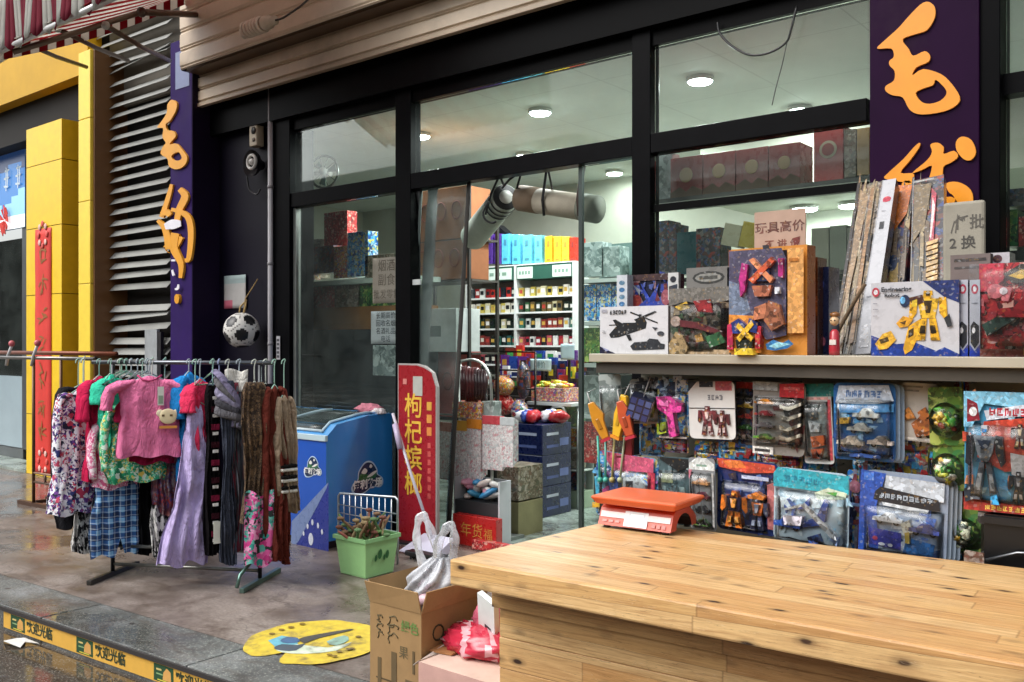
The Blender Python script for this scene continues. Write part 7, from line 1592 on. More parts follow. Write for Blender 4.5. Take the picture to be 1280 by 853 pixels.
# robot box and its neighbours
ROB = [('p', [(0, .72), (.18, .8), (.3, .84), (.52, .82), (.75, .93), (.84, .88), (1, .97), (1, 1), (0, 1)], '1f3a8a'), ('p', [(.6, 0), (1, 0), (1, .3), (.84, .22)], '232f63')]
toybox('toy_box', 'white and blue box with a yellow robot crane', (1089, 352, 1199, 442), 3.50, .05, ['c3c3c8', '1f2f6a'],
       ROB + robot_shapes(.66, .46, .40, .66, 'd9a52c', 'e0b43a', '3a2e1c', .0015) + [('p', [(.44, .6), (.58, .5), (.62, .58), (.48, .92), (.4, .98), (.38, .9)], 'd5a02c'), ('p', [(.44, .66), (.5, .62), (.5, .72), (.44, .76)], '3a2e1c'), ('e', .4, .26, .06, .085, '23304f'), ('e', .375, .25, .03, .05, '6fb0dc'), ('p', [(.44, .22), (.6, .18), (.62, .28), (.5, .34)], '4a2a22'), ('p', [(.48, .26), (.54, .24), (.54, .34), (.48, .34)], 'e3c23a'), ('p', [(.05, .84), (.14, .7), (.24, .66), (.3, .78), (.2, .9), (.1, .92)], 'd9a838'), ('p', [(.1, .78), (.2, .74), (.22, .8), (.12, .84)], '4a3a1c'), ('p', [(.3, .56), (.38, .46), (.5, .5), (.44, .6), (.34, .62)], 'd0962c'), ('p', [(.34, .55), (.42, .52), (.4, .58)], '4a3218'), ('e', .06, .13, .045, .065, 'b03a4a'), ('e', .06, .13, .025, .035, 'dcdcdf'), ('t', 'Engineering', .3, .1, .085, '2f3036', 1.0), ('t', 'Robot', .25, .18, .07, '2f3036', 1.1), ('r', .03, .28, .08, .29, '8f8f98'), ('r', .03, .36, .09, .37, '8f8f98'), ('r', .03, .45, .08, .46, '8f8f98'), ('p', [(.84, .5), (.9, .44), (.93, .6), (.88, .62)], '2d2f33')])
for k, (x0, x1, lab) in enumerate(((1197, 1210, 'blue box spine with red badge touching the robot crane box'), (1212, 1225, 'second blue box spine with red badge by the red car pack'))):
    toybox('toy_box', lab, (x0, 350, x1, 442), 3.515, .22, ['b9bcc8', '1c2a60'], [('e', .5, .12, .34, .065, 'a8324a'), ('e', .5, .12, .18, .035, 'd9d9de'), ('p', [(.1, .6), (.4, .54), (.9, .6), (.9, .82), (.5, .9), (.1, .82)], '22242a'), ('e', .4, .66, .16, .04, 'd9d9dc'), ('p', [(0, .84), (.5, .93), (1, .84), (1, 1), (0, 1)], '1f3aa0'), ('r', .2, .3, .8, .31, '8a8f9c')])
toybox('toy_box', 'grey brown carton lying across behind the blue spines', (1188, 318, 1238, 442), 3.80, .1, ['7d706c', '4a4240'], [('r', .1, .04, .9, .07, '4a4442'), ('r', .1, .12, .8, .14, '57504e')], mat='carton')
toybox('toy_box', 'white carton corner with dark print above the red car pack', (1232, 316, 1262, 442), 3.84, .1, ['c2bcc0', '7a7478'], [('e', .5, .06, .2, .04, '4a2c34')])
RC_ = toybox('toy_pack', 'red car set in a clear pack at the end of the toy stand', (1225, 328, 1330, 442), 3.53, .02, ['7a3038', '4a1d22'],
       [('p', [(0, 0), (.3, 0), (.3, .18), (.1, .3), (0, .3)], 'b5263a'), ('p', [(.3, .12), (.5, .02), (1, .04), (1, .2), (.4, .22)], '3a3026'), ('p', [(.36, .14), (.52, .08), (.95, .1), (.5, .18)], 'c9a03a'), ('e', .2, .3, .1, .08, 'c96a72'), ('e', .3, .3, .05, .04, 'd9ccd0')]
       + car_shapes(.62, .52, .7, .3, 'b0242e', d=.03) + car_shapes(.55, .84, .6, .22, 'a81f2c', d=.03) + [('P', [(.05, .66), (.4, .5), (.46, .6), (.12, .78)], '2f4a42', .02), ('p', [(0, .92), (1, .92), (1, 1), (0, 1)], '9a5a52'), ('P', [(.55, .9), (.75, .9), (.75, .98), (.55, .98)], 'd9b05a', .012)], 'print_red', (.02, .3, .98, .95, 24, ['8a2a30', 'c26a70', '3a2024', 'd0a5a8', 'a02f38'], .16), cat='toy pack', group='toy boxes on the stand', seed=9)
m = MB(); hh_ = .28; m.grid(lambda u, v: (-.15 + .42 * u, -.05 - .02 * math.sin(math.pi * v), .02 + .30 * v), 6, 6, 'ffffff'); thick(m.build('blister', 'film', RC_), .0008)

# ---- packs hanging on the pegs
def hook(t, h, depth):
    m = MB(); m.tube([(0, .012, h - .012), (0, depth, h - .006)], .0028, 'c9c9c6', 0, 6); m.build('peg', 'metal', t)
def pack(name, label, px, Y, card, shapes=(), mat='gloss_card', marks=None, seed=1, rz=None, tilt=None, header=None, blister=None, shape='card', copies=0, cat='toy pack', film=True, edge=None, bulge=.03):
    a, b, z0, z1 = rectY(*px, Y); rng = random.Random(seed * 7 + 1)
    rz = R(rng.uniform(-7, 7)) if rz is None else R(rz); tl = rng.uniform(-3, 3) if tilt is None else tilt
    t = thing(name, label, cat, ((a + b) / 2, Y, z0), rz, 'toy packs hanging on the stand', (0, R(tl))); w, h = b - a, z1 - z0
    m = MB()
    r = min(w, h) * .1
    out = []
    for cx_, cz_, a0 in ((w / 2 - r, r, -90), (w / 2 - r, h - r, 0), (-w / 2 + r, h - r, 90), (-w / 2 + r, r, 180)):
        out += [(cx_ + r * math.cos(R(a0 + 30 * i)), cz_ + r * math.sin(R(a0 + 30 * i))) for i in range(4)]
    m.prism(out, 0, .004, card); crd = m.build('card', mat, t)
    for k in range(copies):
        m = MB(); m.prism([(x + .012 * (k + 1), z - .004 * k) for x, z in out], .016 * (k + 1), .016 * (k + 1) + .004, edge or card); m.build('card_behind', 'gloss_card', t)
    f = Face(w, h, 0)
    if marks: f.marks(marks[0], marks[1], marks[2], marks[3], marks[4], marks[5], rng, marks[6])
    if header: f.add([('r', .02, .0 + .01, .98, header[0], header[1])])
    f.add(shapes); f.done(crd)
    if film:
        u0, v0, u1, v1 = blister or (.04, .2, .96, .96); p, q = f.pt(u0, v1), f.pt(u1, v0)
        def bl(u, v):
            e = min(u, 1 - u, v, 1 - v); d = min(1, e * 7)
            return (p[0] + (q[0] - p[0]) * u, -.004 - bulge * d ** .6 - .003 * math.sin(u * 17 + v * 5 + seed), p[1] + (q[1] - p[1]) * v)
        m = MB(); m.grid(bl, 12, 12, 'ffffff'); thick(m.build('blister', 'film', t), .0007)
    hook(t, h, 3.86 - Y)
    return t
PY = 3.62
# upper row
t = pack('toy_pack', 'clear bag of pale toys hanging first at the glass end', (752, 468, 778, 540), PY, 'b9c4c0', [], 'print_grey', None, 2, bulge=.02)
for i, (px_, lab, c) in enumerate((((748, 500, 766, 548), 'red tipped yellow toy gun at the glass end of the stand', 'd9962c'), ((760, 492, 782, 545), 'bright yellow toy gun in the cluster at the glass end', 'e3b22c'), ((778, 500, 797, 545), 'orange red toy gun beside the checked cube', 'c95a35'))):
    a, b, z0, z1 = rectY(*px_, PY - .06 - .02 * i); t = thing('toy_gun', lab, 'toy', ((a + b) / 2, PY - .06 - .02 * i, z0), R((20, -10, 15)[i]), 'toy guns at the glass end', (0, R((-24, 14, -18)[i]))); w, h = b - a, z1 - z0
    m = MB(); m.prism([(-w * .2, 0), (w * .25, 0), (w * .35, h * .45), (w * .5, h * .6), (w * .2, h), (-w * .15, h), (-w * .35, h * .5)], -.012, .012, c); m.box(-w * .1, w * .12, -.016, .016, h * .25, h * .55, C(c, .6)); m.build('gun_body', 'plain_toy', t, bevel=.004)
    m = MB(); m.box(-w * .3, w * .3, -.014, .014, -.014, .0, 'c23a4a' if i != 1 else 'd98a2c'); m.tube([(0, 0, h), (0, .02, h + .05), (0, .2, h + .06)], .003, 'b9b9b6', 0, 5); m.build('tip', 'plain_toy', t)
for i, (x, c) in enumerate(((750, '3aa58f'), (757, '4fb0a0'), (765, 'b5a562'), (775, 'a8b08a'))):
    a = onY(x, 600, PY - .05); b = onY(x + 3 * (i - 1), 545, PY - .03); t = thing('toy_wand', ['teal stick toy hanging below the yellow guns', 'turquoise stick toy beside the teal one', 'olive stick toy hanging below the yellow guns', 'pale green stick toy under the red gun'][i], 'toy', (a.x, a.y, a.z), 0, 'stick toys under the guns')
    m = MB(); m.tube([(0, 0, 0), b - a], .006, c, 0, 6); m.ball((0, 0, 0), .014, c, 0, 8, 6); m.build('stick', 'plain_toy', t)
a, b, z0, z1 = rectY(782, 498, 806, 522, PY - .07); t = thing('puzzle_cube', 'dark blue checked puzzle cube in the toy cluster', 'toy', ((a + b) / 2, PY - .05, z0), R(25), None, (R(10), R(18))); s = (b - a) / 2
mb = MB(); mb.box(-s, s, -s, s, 0, 2 * s, '1d2340'); [mb.box(-s + s * 2 / 3 * i + .004, -s + s * 2 / 3 * (i + 1) - .004, -s - .002, -s, s * 2 / 3 * j + .004, s * 2 / 3 * (j + 1) - .004, ['3a4f8f', '55689f', '2f3f7a'][(i + j) % 3]) for i in range(3) for j in range(3)]
[mb.box(s, s + .002, -s + s * 2 / 3 * i + .004, -s + s * 2 / 3 * (i + 1) - .004, s * 2 / 3 * j + .004, s * 2 / 3 * (j + 1) - .004, ['c9ced9', '8f98b0', 'd9dce3'][(i + j) % 3]) for i in range(3) for j in range(3)]; mb.build('cube_body', 'plain_toy', t)
mb = MB(); mb.tube([(0, 0, 2 * s), (0, .01, 2 * s + .1)], .003, 'b0b0ae', 0, 5); mb.build('cord', 'plastic', t)
a, b, z0, z1 = rectY(776, 522, 796, 570, PY - .02); t = thing('red_tool', 'long dark red toy hanging under the checked cube', 'toy', ((a + b) / 2, PY - .02, z0)); h = z1 - z0
mb = MB(); mb.box(-.022, .022, -.01, .01, 0, h, '8a2226'); mb.box(-.06, .06, -.012, .012, -.012, .0, '6a1a20'); mb.tube([(0, 0, h), (0, .2, h + .02)], .003, 'b9b9b6', 0, 5); mb.build('tool_body', 'plain_toy', t, bevel=.004)
pack('toy_pack', 'clear pack with lime green toy and black white print', (790, 474, 826, 530), PY + .02, 'c3cacc', [('P', [(.4, .45), (.7, .42), (.85, .6), (.75, .85), (.5, .88), (.38, .65)], 'b5c44a', .02), ('e', .55, .58, .1, .1, 'e3e8b5'), ('e', .3, .15, .14, .1, '2a2f3a'), ('e', .6, .12, .1, .09, '3a3f4a')], 'gloss_card', (.05, .02, .95, .4, 14, ['d9dde0', '8a929a', '3a404a', 'e6e8ea'], .2), 3)
pack('toy_pack', 'clear bag with a bright pink toy gun', (823, 474, 861, 548), PY, '5f84a8', [('P', [(.08, .3), (.5, .28), (.9, .4), (.88, .55), (.62, .56), (.72, .95), (.5, .98), (.42, .6), (.12, .5)], 'd9489a', .03), ('P', [(.2, .36), (.5, .36), (.5, .46), (.2, .44)], 'e87ab8', .035), ('P', [(.05, .75), (.35, .72), (.36, .9), (.06, .95)], 'b5cf3a', .02), ('r', .05, .97, .95, 1.0, 'd9d0c8')], 'print_blue', (.05, .0, .95, .3, 12, ['35507a', '9ab5cc', '23304a', 'c9d9e3'], .25), 4)
pack('toy_pack', 'white pack with two brown robots', (861, 477, 921, 549), PY - .02, 'dcdcd8', [('p', [(0, .0), (.2, .0), (0, .18)], '2a2a2c'), ('r', .25, .0, .55, .1, '2a2b30'), ('r', .6, .0, .95, .16, 'b0525a'), ('g', .6, .28, .34, .09, '8a8a90', 4), ('r', 0, .46, 1, .475, '3a3a3c')] + robot_shapes(.42, .68, .38, .5, '6a3034', '7d4046', 'c9b5b0', .006) + robot_shapes(.74, .72, .3, .44, '5a2a2c', '6d3a3c', 'bda8a4', .006), 'paper', None, 5, rz=-4, tilt=-2, film=False)
pack('toy_pack', 'dark card of small cars mostly hidden behind the grey one', (918, 478, 948, 556), PY + .05, '2c2a28', [('r', 0, 0, 1, .1, 'a5373a'), ('r', .05, .2, .95, .27, '8f8f8c')] + sum([car_shapes(.5, .38 + .17 * i, .7, .1, ['c9a52c', 'a5302c', '3f7f3a', 'c9c9c6'][i], d=.012) for i in range(4)], []), 'print_dark', None, 6)
pack('toy_pack', 'grey card holding two columns of small cars under a red header', (941, 478, 1005, 569), PY - .03, '8a8680', [('r', .0, .0, .48, .12, '8f9698'), ('p', [(.52, .02), (.98, .0), (.98, .2), (.52, .2)], 'b8262e'), ('r', .6, .06, .9, .1, 'd96a6a'), ('r', .02, .9, .42, 1.0, 'd9d9d4'), ('r', .06, .93, .36, .97, '3a3a3c')]
     + sum([car_shapes(.25, .28 + .16 * i, .38, .09, ['c9802c', '9a3038', '6a6468', '5f9a3a'][i], d=.018) for i in range(4)], []) + [('P', [(.55, .3 + .14 * i), (.7, .33 + .14 * i), (.95, .26 + .14 * i), (.95, .3 + .14 * i), (.72, .38 + .14 * i), (.56, .36 + .14 * i)], 'dcd8c8', .01) for i in range(4)], 'gloss_card', (.5, .22, .98, .9, 12, ['3a3028', '5a2a2a', '2a2a28'], .22), 7, rz=3, tilt=1, blister=(.03, .2, .97, .88))
pack('toy_pack', 'teal headed window box with grey and orange parts', (1005, 480, 1044, 580), PY - .01, 'cfcfcb', [('r', 0, 0, 1.1, .16, '1f7a78'), ('r', .06, .17, .9, .2, 'd9a5a0'), ('p', [(.12, .24), (.86, .26), (.84, .95), (.14, .95)], '77807f'), ('P', [(.2, .32), (.5, .3), (.55, .42), (.25, .44)], '4a4f50', .012), ('P', [(.25, .46), (.65, .5), (.6, .6), (.3, .6)], 'c5ced2', .014), ('P', [(.3, .66), (.75, .64), (.78, .76), (.35, .8)], 'c9622c', .014), ('P', [(.3, .82), (.72, .8), (.6, .93), (.34, .93)], 'b54a22', .014), ('r', .88, .2, .97, .95, 'c94f5a')], 'gloss_card', None, 8, tilt=-3, blister=(.1, .22, .88, .96))
pack('toy_pack', 'large blue blister with silver and white racing cars', (1043, 479, 1119, 576), PY - .06, '2a5f9a', [('p', [(.1, .04), (.9, .02), (.98, .22), (.6, .28), (.04, .26)], 'a9b4c2'), ('g', .52, .14, .6, .09, '4a6a9a', 6), ('p', [(.02, .28), (.98, .26), (.98, .36), (.02, .4)], '3f7fb5')]
     + car_shapes(.55, .4, .42, .16, 'd5d9d6', d=.02) + car_shapes(.45, .58, .4, .14, 'b9bcb8', '3a4a5a', .02) + car_shapes(.3, .76, .44, .15, 'd9d0c4', d=.02) + car_shapes(.78, .74, .4, .15, 'c9bfb8', d=.02) + car_shapes(.55, .92, .5, .12, '2f4f8f', '9ab5d0', .02) + [('P', [(.1, .46), (.3, .44), (.28, .52), (.08, .54)], 'c9a03a', .012)], 'gloss_card', (.05, .3, .95, .95, 16, ['1f4f8f', '4a8fc2', '23457a', '8fb5d5'], .18), 9, rz=4, copies=2, edge='8fa5bd', bulge=.045)
pack('toy_pack', 'white and brown card with a tan digger', (1124, 479, 1170, 552), PY, 'bdb8b0', [('r', .05, .05, .6, .08, '8a8580'), ('r', .05, .12, .5, .15, '8a8580'), ('P', [(.0, .55), (.25, .42), (.45, .6), (.1, .66)], 'b5763a', .01), ('P', [(.35, .7), (.6, .55), (.9, .62), (.95, .85), (.5, .92)], '9a5a30', .014), ('P', [(.5, .5), (.7, .4), (.85, .55), (.6, .62)], 'a8622f', .012), ('e', .55, .9, .08, .05, '1d1a18'), ('e', .8, .88, .08, .05, '1d1a18'), ('r', .02, .94, .98, .98, 'd9d6d0')], 'gloss_card', None, 10, film=False, tilt=2)
def bubble(label, px, Y, c, seed, hd=None):
    t = pack('toy_pack', label, px, Y, '4a4a34' if hd is None else hd, [], 'print_green', None, seed, film=False)
    a, b, z0, z1 = rectY(*px, Y); w, h = b - a, z1 - z0; zc = h * .44; m = MB(); rng = random.Random(seed)
    for q in range(26):
        a_, r_ = rng.uniform(0, 6.28), rng.uniform(0, .34) * w; d_ = rng.uniform(.06, .15) * w; cc = rng.choice(['3f8a34', '5aa53a', 'dfe3c5', 'c9cf4a', '1f3a1f', 'e8e8dc', '2a5a2a', 'd9b03a', '8a2f2c'])
        m.ball((r_ * math.cos(a_), -.02 - rng.uniform(0, .02), zc + r_ * 1.2 * math.sin(a_)), d_, cc, 0, 8, 6, (rng.uniform(.6, 1.5), .8, rng.uniform(.6, 1.5)), lambda d: 1 + .25 * math.sin(d.x * 6 + d.z * 5 + q))
    m.build('toy', 'toy', t)
    m = MB(); m.ball((0, -.02, zc), w * .48, 'ffffff', 0, 20, 12, (1, .8, 1.15)); m.build('blister', 'film', t)
    return t
bubble('green and yellow ball toy bubble under an olive header', (1163, 484, 1206, 557), PY - .02, '6aa53a', 11, '77702c')
bubble('green ball toy bubble directly below the olive headed one', (1165, 556, 1207, 612), PY - .01, '6aa53a', 12)
bubble('green and amber ball toy bubble lowest near the counter edge', (1190, 632, 1226, 692), PY + .02, '8aa53a', 13)
# action figure card
pack('toy_pack', 'big blue and red card with a silver armoured figure', (1206, 490, 1292, 640), PY - .08, '4a9ac2',
     [('p', [(.0, .0), (1, .0), (1, .14), (.3, .1), (.12, .3), (0, .3)], '7ab8d5'), ('p', [(.3, .25), (1, .2), (1, .62), (.6, .66), (.2, .55)], 'b5402f'), ('p', [(.3, .16), (.95, .09), (.98, .18), (.34, .24)], 'c9d0dc'), ('g', .66, .165, .56, .065, 'b0303f', 5), ('p', [(.05, .06), (.2, .1), (.24, .24), (.05, .26)], '7a1f2c'), ('e', .14, .17, .06, .04, 'd9dde0'), ('p', [(.68, .5), (.95, .52), (.95, .7), (.7, .68)], 'd0d0d4'), ('p', [(.0, .9), (1, .93), (1, 1), (0, 1)], 'a5302c'), ('g', .62, .965, .6, .04, 'e3c25a', 7)]
     + [('P', [(.32 + dx, .28 + dy) for dx, dy in ((-.04, 0), (.04, 0), (.05, .05), (0, .075), (-.05, .05))], 'b5bcc4', .02), ('P', [(.29, .31), (.36, .31), (.355, .335), (.295, .335)], '2f7fc2', .024), ('P', [(.16, .37), (.48, .37), (.44, .5), (.38, .58), (.27, .58), (.21, .5)], '7d858f', .02), ('P', [(.22, .4), (.42, .4), (.36, .48), (.28, .48)], '2a3a55', .024), ('P', [(.06, .37), (.17, .36), (.16, .5), (.1, .62), (.04, .6)], '22262e', .018), ('P', [(.48, .36), (.58, .37), (.62, .58), (.56, .62), (.48, .5)], '22262e', .018), ('P', [(.25, .59), (.32, .59), (.26, .9), (.14, .9)], '555c66', .018), ('P', [(.34, .59), (.41, .59), (.52, .9), (.41, .9)], '555c66', .018), ('P', [(.23, .68), (.29, .68), (.26, .82), (.19, .82)], 'a5adb5', .022), ('P', [(.39, .68), (.44, .68), (.48, .82), (.41, .82)], 'a5adb5', .022), ('P', [(.41, .84), (.5, .84), (.54, .93), (.42, .93)], '3a9ad0', .022)]
     + robot_shapes(.8, .78, .26, .26, '26282e', '3a3d45', 'c9ccd2', .006) + robot_shapes(.82, .36, .24, .2, '3a2c2c', '5a4a42', 'c9b08a', .004) + [('P', [(.02, .82), (.14, .78), (.16, .9), (.04, .93)], '23303f', .012)], 'gloss_card', (.02, .05, .98, .9, 26, ['5aa8cc', '3a86b5', '8ac0d5', 'c2503a', '2f6f9a', 'd98a5a'], .12), 14, rz=2, tilt=0, blister=(.02, .26, .98, .95), bulge=.04)
pack('toy_pack', 'silver edged card showing under the big armoured figure card', (1222, 612, 1296, 660), PY - .02, '3a3a40', [('r', .0, .7, 1, .8, 'a8a8ac'), ('r', 0, .5, 1, .6, 'a5302c')], 'gloss_card', None, 15, film=False, tilt=3)
a, b, z0, z1 = rectY(1230, 648, 1330, 720, 3.50)
t = thing('shade_filler', 'black plastic crate low beside the lowest green toy bubble', 'crate', ((a + b) / 2, 3.50, .006)); w = (b - a) / 2  # black box added in place of the shade in the gap below the packs
mb = MB(); mb.box(-w, w, 0, .012, 0, z1 - .006, '0b0b0d'); mb.box(-w, w, .28, .292, 0, z1 - .006, '0b0b0d'); mb.box(-w, -w + .012, .0125, .279, 0, z1 - .006, '0b0b0d'); mb.box(w - .012, w, .0125, .279, 0, z1 - .006, '0b0b0d'); mb.box(-w + .0125, w - .0125, .0125, .279, .002, .02, '0b0b0d'); mb.build('filler_body', 'plastic', t)
mb = MB(); mb.box(-w - .006, w + .006, -.012, -.0005, z1 - .035, z1 - .012, '1a1a1c'); mb.build('rim', 'plastic', t)
mb = MB(); mb.tube([(-w * .9, -.02, z1 - .16), (-w * .1, -.03, z1 - .12), (w * .9, -.02, z1 - .11)], .006, '8f9296', 0, 6); mb.build('wire_handle', 'metal', t)
# lower row
LYp = 3.58
pack('toy_pack', 'blue and pink cartoon pack at the glass end of the lower row', (741, 568, 824, 652), LYp + .02, '4a7fb5', [('p', [(.1, .0), (.95, .0), (.95, .2), (.3, .26)], 'c95a78'), ('P', [(.5, .34), (.7, .28), (.86, .4), (.84, .6), (.62, .66), (.5, .52)], 'd5dde0', .012), ('P', [(.56, .38), (.66, .36), (.66, .46), (.56, .48)], '1d2430', .016), ('P', [(.28, .3), (.42, .28), (.44, .8), (.3, .84)], '2a55b0', .012), ('p', [(.86, .2), (.98, .2), (.98, .7), (.88, .7)], 'b0334a'), ('P', [(.12, .6), (.26, .5), (.28, .56), (.16, .72)], 'b03a7a', .012), ('P', [(.02, .4), (.2, .34), (.22, .62), (.06, .7)], '3f9ab8', .01), ('P', [(.0, .8), (.16, .76), (.18, .84), (.0, .88)], 'd9a52c', .01)], 'print_blue', (.02, .1, .98, .95, 26, ['5a9ac2', '3a6fa5', 'c96a8a', 'd5e0e8', '2a4a85', '8a5a8f'], .14), 16)
pack('toy_pack', 'olive and grey card behind the first scale side pack', (752, 632, 790, 678), LYp + .03, '8a8f52', [('r', 0, .1, 1, .4, 'b5a23a')], 'print_green', None, 26, film=False)
pack('toy_pack', 'dark topped teal pack with a pale blue toy', (824, 572, 868, 656), LYp, '4f6468', [('p', [(.0, .0), (1, .02), (1, .12), (.6, .2), (.3, .1)], '1d1f20'), ('r', .12, .24, .46, .38, '7a8260'), ('P', [(.1, .62), (.4, .5), (.85, .56), (.9, .74), (.4, .8), (.12, .76)], '5a9aaa', .02), ('P', [(.35, .45), (.6, .42), (.66, .55), (.4, .56)], '8fb0b5', .02), ('P', [(.4, .82), (.8, .8), (.7, .94), (.44, .95)], 'b5cfd2', .014)], 'gloss_card', (.05, .1, .95, .95, 16, ['6a8085', '3a5055', '8fa5a5', '2f4044'], .2), 17)
pack('toy_pack', 'tall white topped card with one column of little cars', (862, 573, 897, 662), LYp - .03, '85888a', [('p', [(.02, .08), (.3, .0), (.7, .0), (.98, .08), (.98, .17), (.02, .17)], 'd5dad6'), ('r', .3, .09, .7, .12, '7a9a8a'), ('r', .0, .17, .12, .3, 'c9798a')] + sum([car_shapes(.5, .34 + .19 * i, .62, .12, ['c08a5a', '7a2a48', '2a2f38', '5f8f4a'][i], d=.016) for i in range(4)], []) + [('r', .9, .2, .97, .95, 'c2c2c0')], 'gloss_card', None, 18, tilt=-2, blister=(.08, .2, .9, .98))
pack('toy_pack', 'navy card with two orange robots under a red flame header', (896, 576, 972, 666), LYp, '26386e', [('p', [(.0, .0), (.95, .02), (.98, .12), (.5, .17), (.04, .12)], 'c24a35'), ('p', [(.1, .03), (.4, .0), (.5, .1), (.2, .12)], 'd9763a'), ('r', .42, .2, .86, .25, 'b5bfd9'), ('p', [(.84, .3), (.98, .24), (.98, .9), (.86, .9)], 'b06a6a')]
     + robot_shapes(.34, .68, .42, .5, 'd9772c', '2a3050', 'e09a4a', .02) + robot_shapes(.72, .7, .32, .44, '3a3f55', 'c96a35', '8a93a5', .018) + [('P', [(.56, .46), (.7, .4), (.84, .46), (.82, .5), (.58, .5)], 'd9823a', .022)], 'gloss_card', (.04, .18, .96, .95, 20, ['1f2f5a', '3a559a', '5a7ab5', '2a2a3a'], .16), 19, tilt=1, blister=(.06, .3, .84, .97))
pack('toy_pack', 'pale blue clear pack with a jet plane and a blue car', (966, 588, 1061, 684), LYp - .05, 'b5c9d4', [('p', [(.06, .0), (1, .02), (1, .26), (0, .26), (.0, .08)], '2f9fb0'), ('g', .4, .14, .5, .09, '1f7f98', 5), ('p', [(.56, .28), (.74, .2), (.98, .24), (.96, .32), (.6, .36)], 'c9d9c0'), ('p', [(.7, .26), (.86, .24), (.84, .3)], '4a9a4a')]
     + jet_shapes(.66, .64, .62, .6, 'e6eaee', '2a4a9f', .02, .75) + jet_shapes(.3, .5, .26, .3, 'dfe5ea', '4a6ab0', .012, -.3) + car_shapes(.22, .72, .36, .2, '2f55a5', 'dfe5ea', .02) + [('P', [(.18, .62), (.44, .6), (.42, .72), (.2, .74)], 'e3dce6', .024), ('e', .3, .67, .06, .01, 'c9708a'), ('P', [(.5, .86), (.64, .8), (.68, .9), (.54, .96)], '3a5aa0', .016), ('P', [(.78, .84), (.9, .8), (.88, .92)], '8fa5d0', .012)], 'gloss_card', (.03, .3, .97, .96, 14, ['c2d5de', '9fbccc', 'd5e3e8', '8ab0c5'], .2), 20, tilt=1, rz=-2, blister=(.02, .28, .98, .98))
pack('toy_pack', 'narrow dark blue printed card between jet pack and vehicle pack', (1058, 588, 1084, 690), LYp + .05, '26304f', [('e', .4, .2, .3, .08, '8a5a6a'), ('r', .1, .4, .8, .44, '7a9ac9')], 'print_blue', (.1, .02, .9, .9, 14, ['3a4a7a', '1d2238', '8a8fa5', '7a3f4a'], .3), 21, film=False)
pack('toy_pack', 'blue and silver card with flying cars and a black name plate', (1074, 592, 1182, 698), LYp - .02, '8f9cb0',
     [('p', [(.0, .0), (.3, .02), (.2, .4), (.24, 1), (0, 1)], '2a4fa5'), ('p', [(.3, .04), (.96, .06), (.96, .28), (.28, .24)], 'b9c2cc'), ('p', [(.18, .24), (.24, .18), (.9, .26), (.92, .38), (.5, .4), (.16, .34)], '1d2028'), ('g', .54, .285, .62, .06, 'a9b5c2', 9), ('p', [(.26, .36), (.8, .39), (.78, .43), (.28, .4)], 'c9d0d6'), ('e', .09, .07, .05, .04, 'c9d5ee'), ('r', .04, .02, .16, .12, '3f6fc2'), ('p', [(.1, .68), (.5, .7), (.5, .9), (.1, .88)], '3a3fa0'), ('p', [(.56, .74), (.88, .78), (.86, .95), (.52, .94)], '2f6fb5')]
     + car_shapes(.34, .55, .34, .14, 'dfe3ea', '2a3a70', .016) + car_shapes(.76, .62, .34, .15, '3a4fa0', 'c9d5ee', .016) + [('P', [(.5, .58), (.6, .52), (.64, .66), (.54, .7)], 'd9d9cc', .014), ('P', [(.55, .68), (.6, .66), (.61, .8), (.56, .8)], 'c2a84a', .014), ('e', .2, .8, .03, .025, 'c94a6a'), ('e', .28, .86, .04, .02, 'e3e6f0'), ('e', .38, .86, .03, .02, 'e3e6f0')], 'gloss_card', (.05, .4, .95, .96, 18, ['7a8fb5', 'a5b5cc', '4a6ab0', 'c2ccd9'], .16), 22, tilt=2, rz=2, copies=3, edge='a9b9c9', blister=(.04, .4, .96, .98))
pack('toy_pack', 'orange brown card corner sticking up behind the counter edge', (1204, 690, 1236, 716), LYp - .02, '8a4a28', [], 'print_brown', None, 27, film=False)

# more packs crowding behind the front ones
for k, (px_, c, mat, lab) in enumerate((((826, 540, 862, 566), 'e0508a', 'print_mixed', 'small pink printed pack under the pink toy gun'), ((900, 546, 944, 590), '2f8fd0', 'print_blue', 'blue printed pack half hidden under the robot pack'),
        ((1000, 556, 1046, 600), '1fa0a0', 'print_blue', 'turquoise pack showing under the teal headed box'), ((1116, 546, 1168, 600), 'b0a590', 'print_mixed', 'mixed print pack below the digger card'), ((1066, 566, 1120, 604), '3a6fc0', 'print_blue', 'bright blue pack under the racing car blister'),
        ((944, 560, 1004, 594), 'c23b3a', 'print_candy', 'red and yellow pack under the car column card'), ((868, 552, 902, 590), '3f9a5a', 'print_candy', 'green printed pack between robot pack and little car card'), ((800, 520, 830, 570), '8fb5c9', 'print_blue', 'pale blue pack beside the red tool'),
        ((1180, 604, 1210, 700), '3a4a6a', 'print_mixed', 'dark printed pack behind the green bubbles'), ((1196, 478, 1214, 560), '6a2a3a', 'print_red', 'dark red card edge beside the armoured figure card'), ((1160, 560, 1184, 600), 'd8c84a', 'print_green', 'olive printed pack beside the lower green bubble'))):
    pack('toy_pack', lab, px_, 3.665 + .006 * (k % 4), c, [], mat, (.08, .05, .92, .9, 14, ['e3e6ea', '2a55b0', 'd93a3a', 'e8c23a', '2a2c33', '3fa5d9'], .22), 40 + k, blister=(.05, .3, .95, .95), bulge=.02)

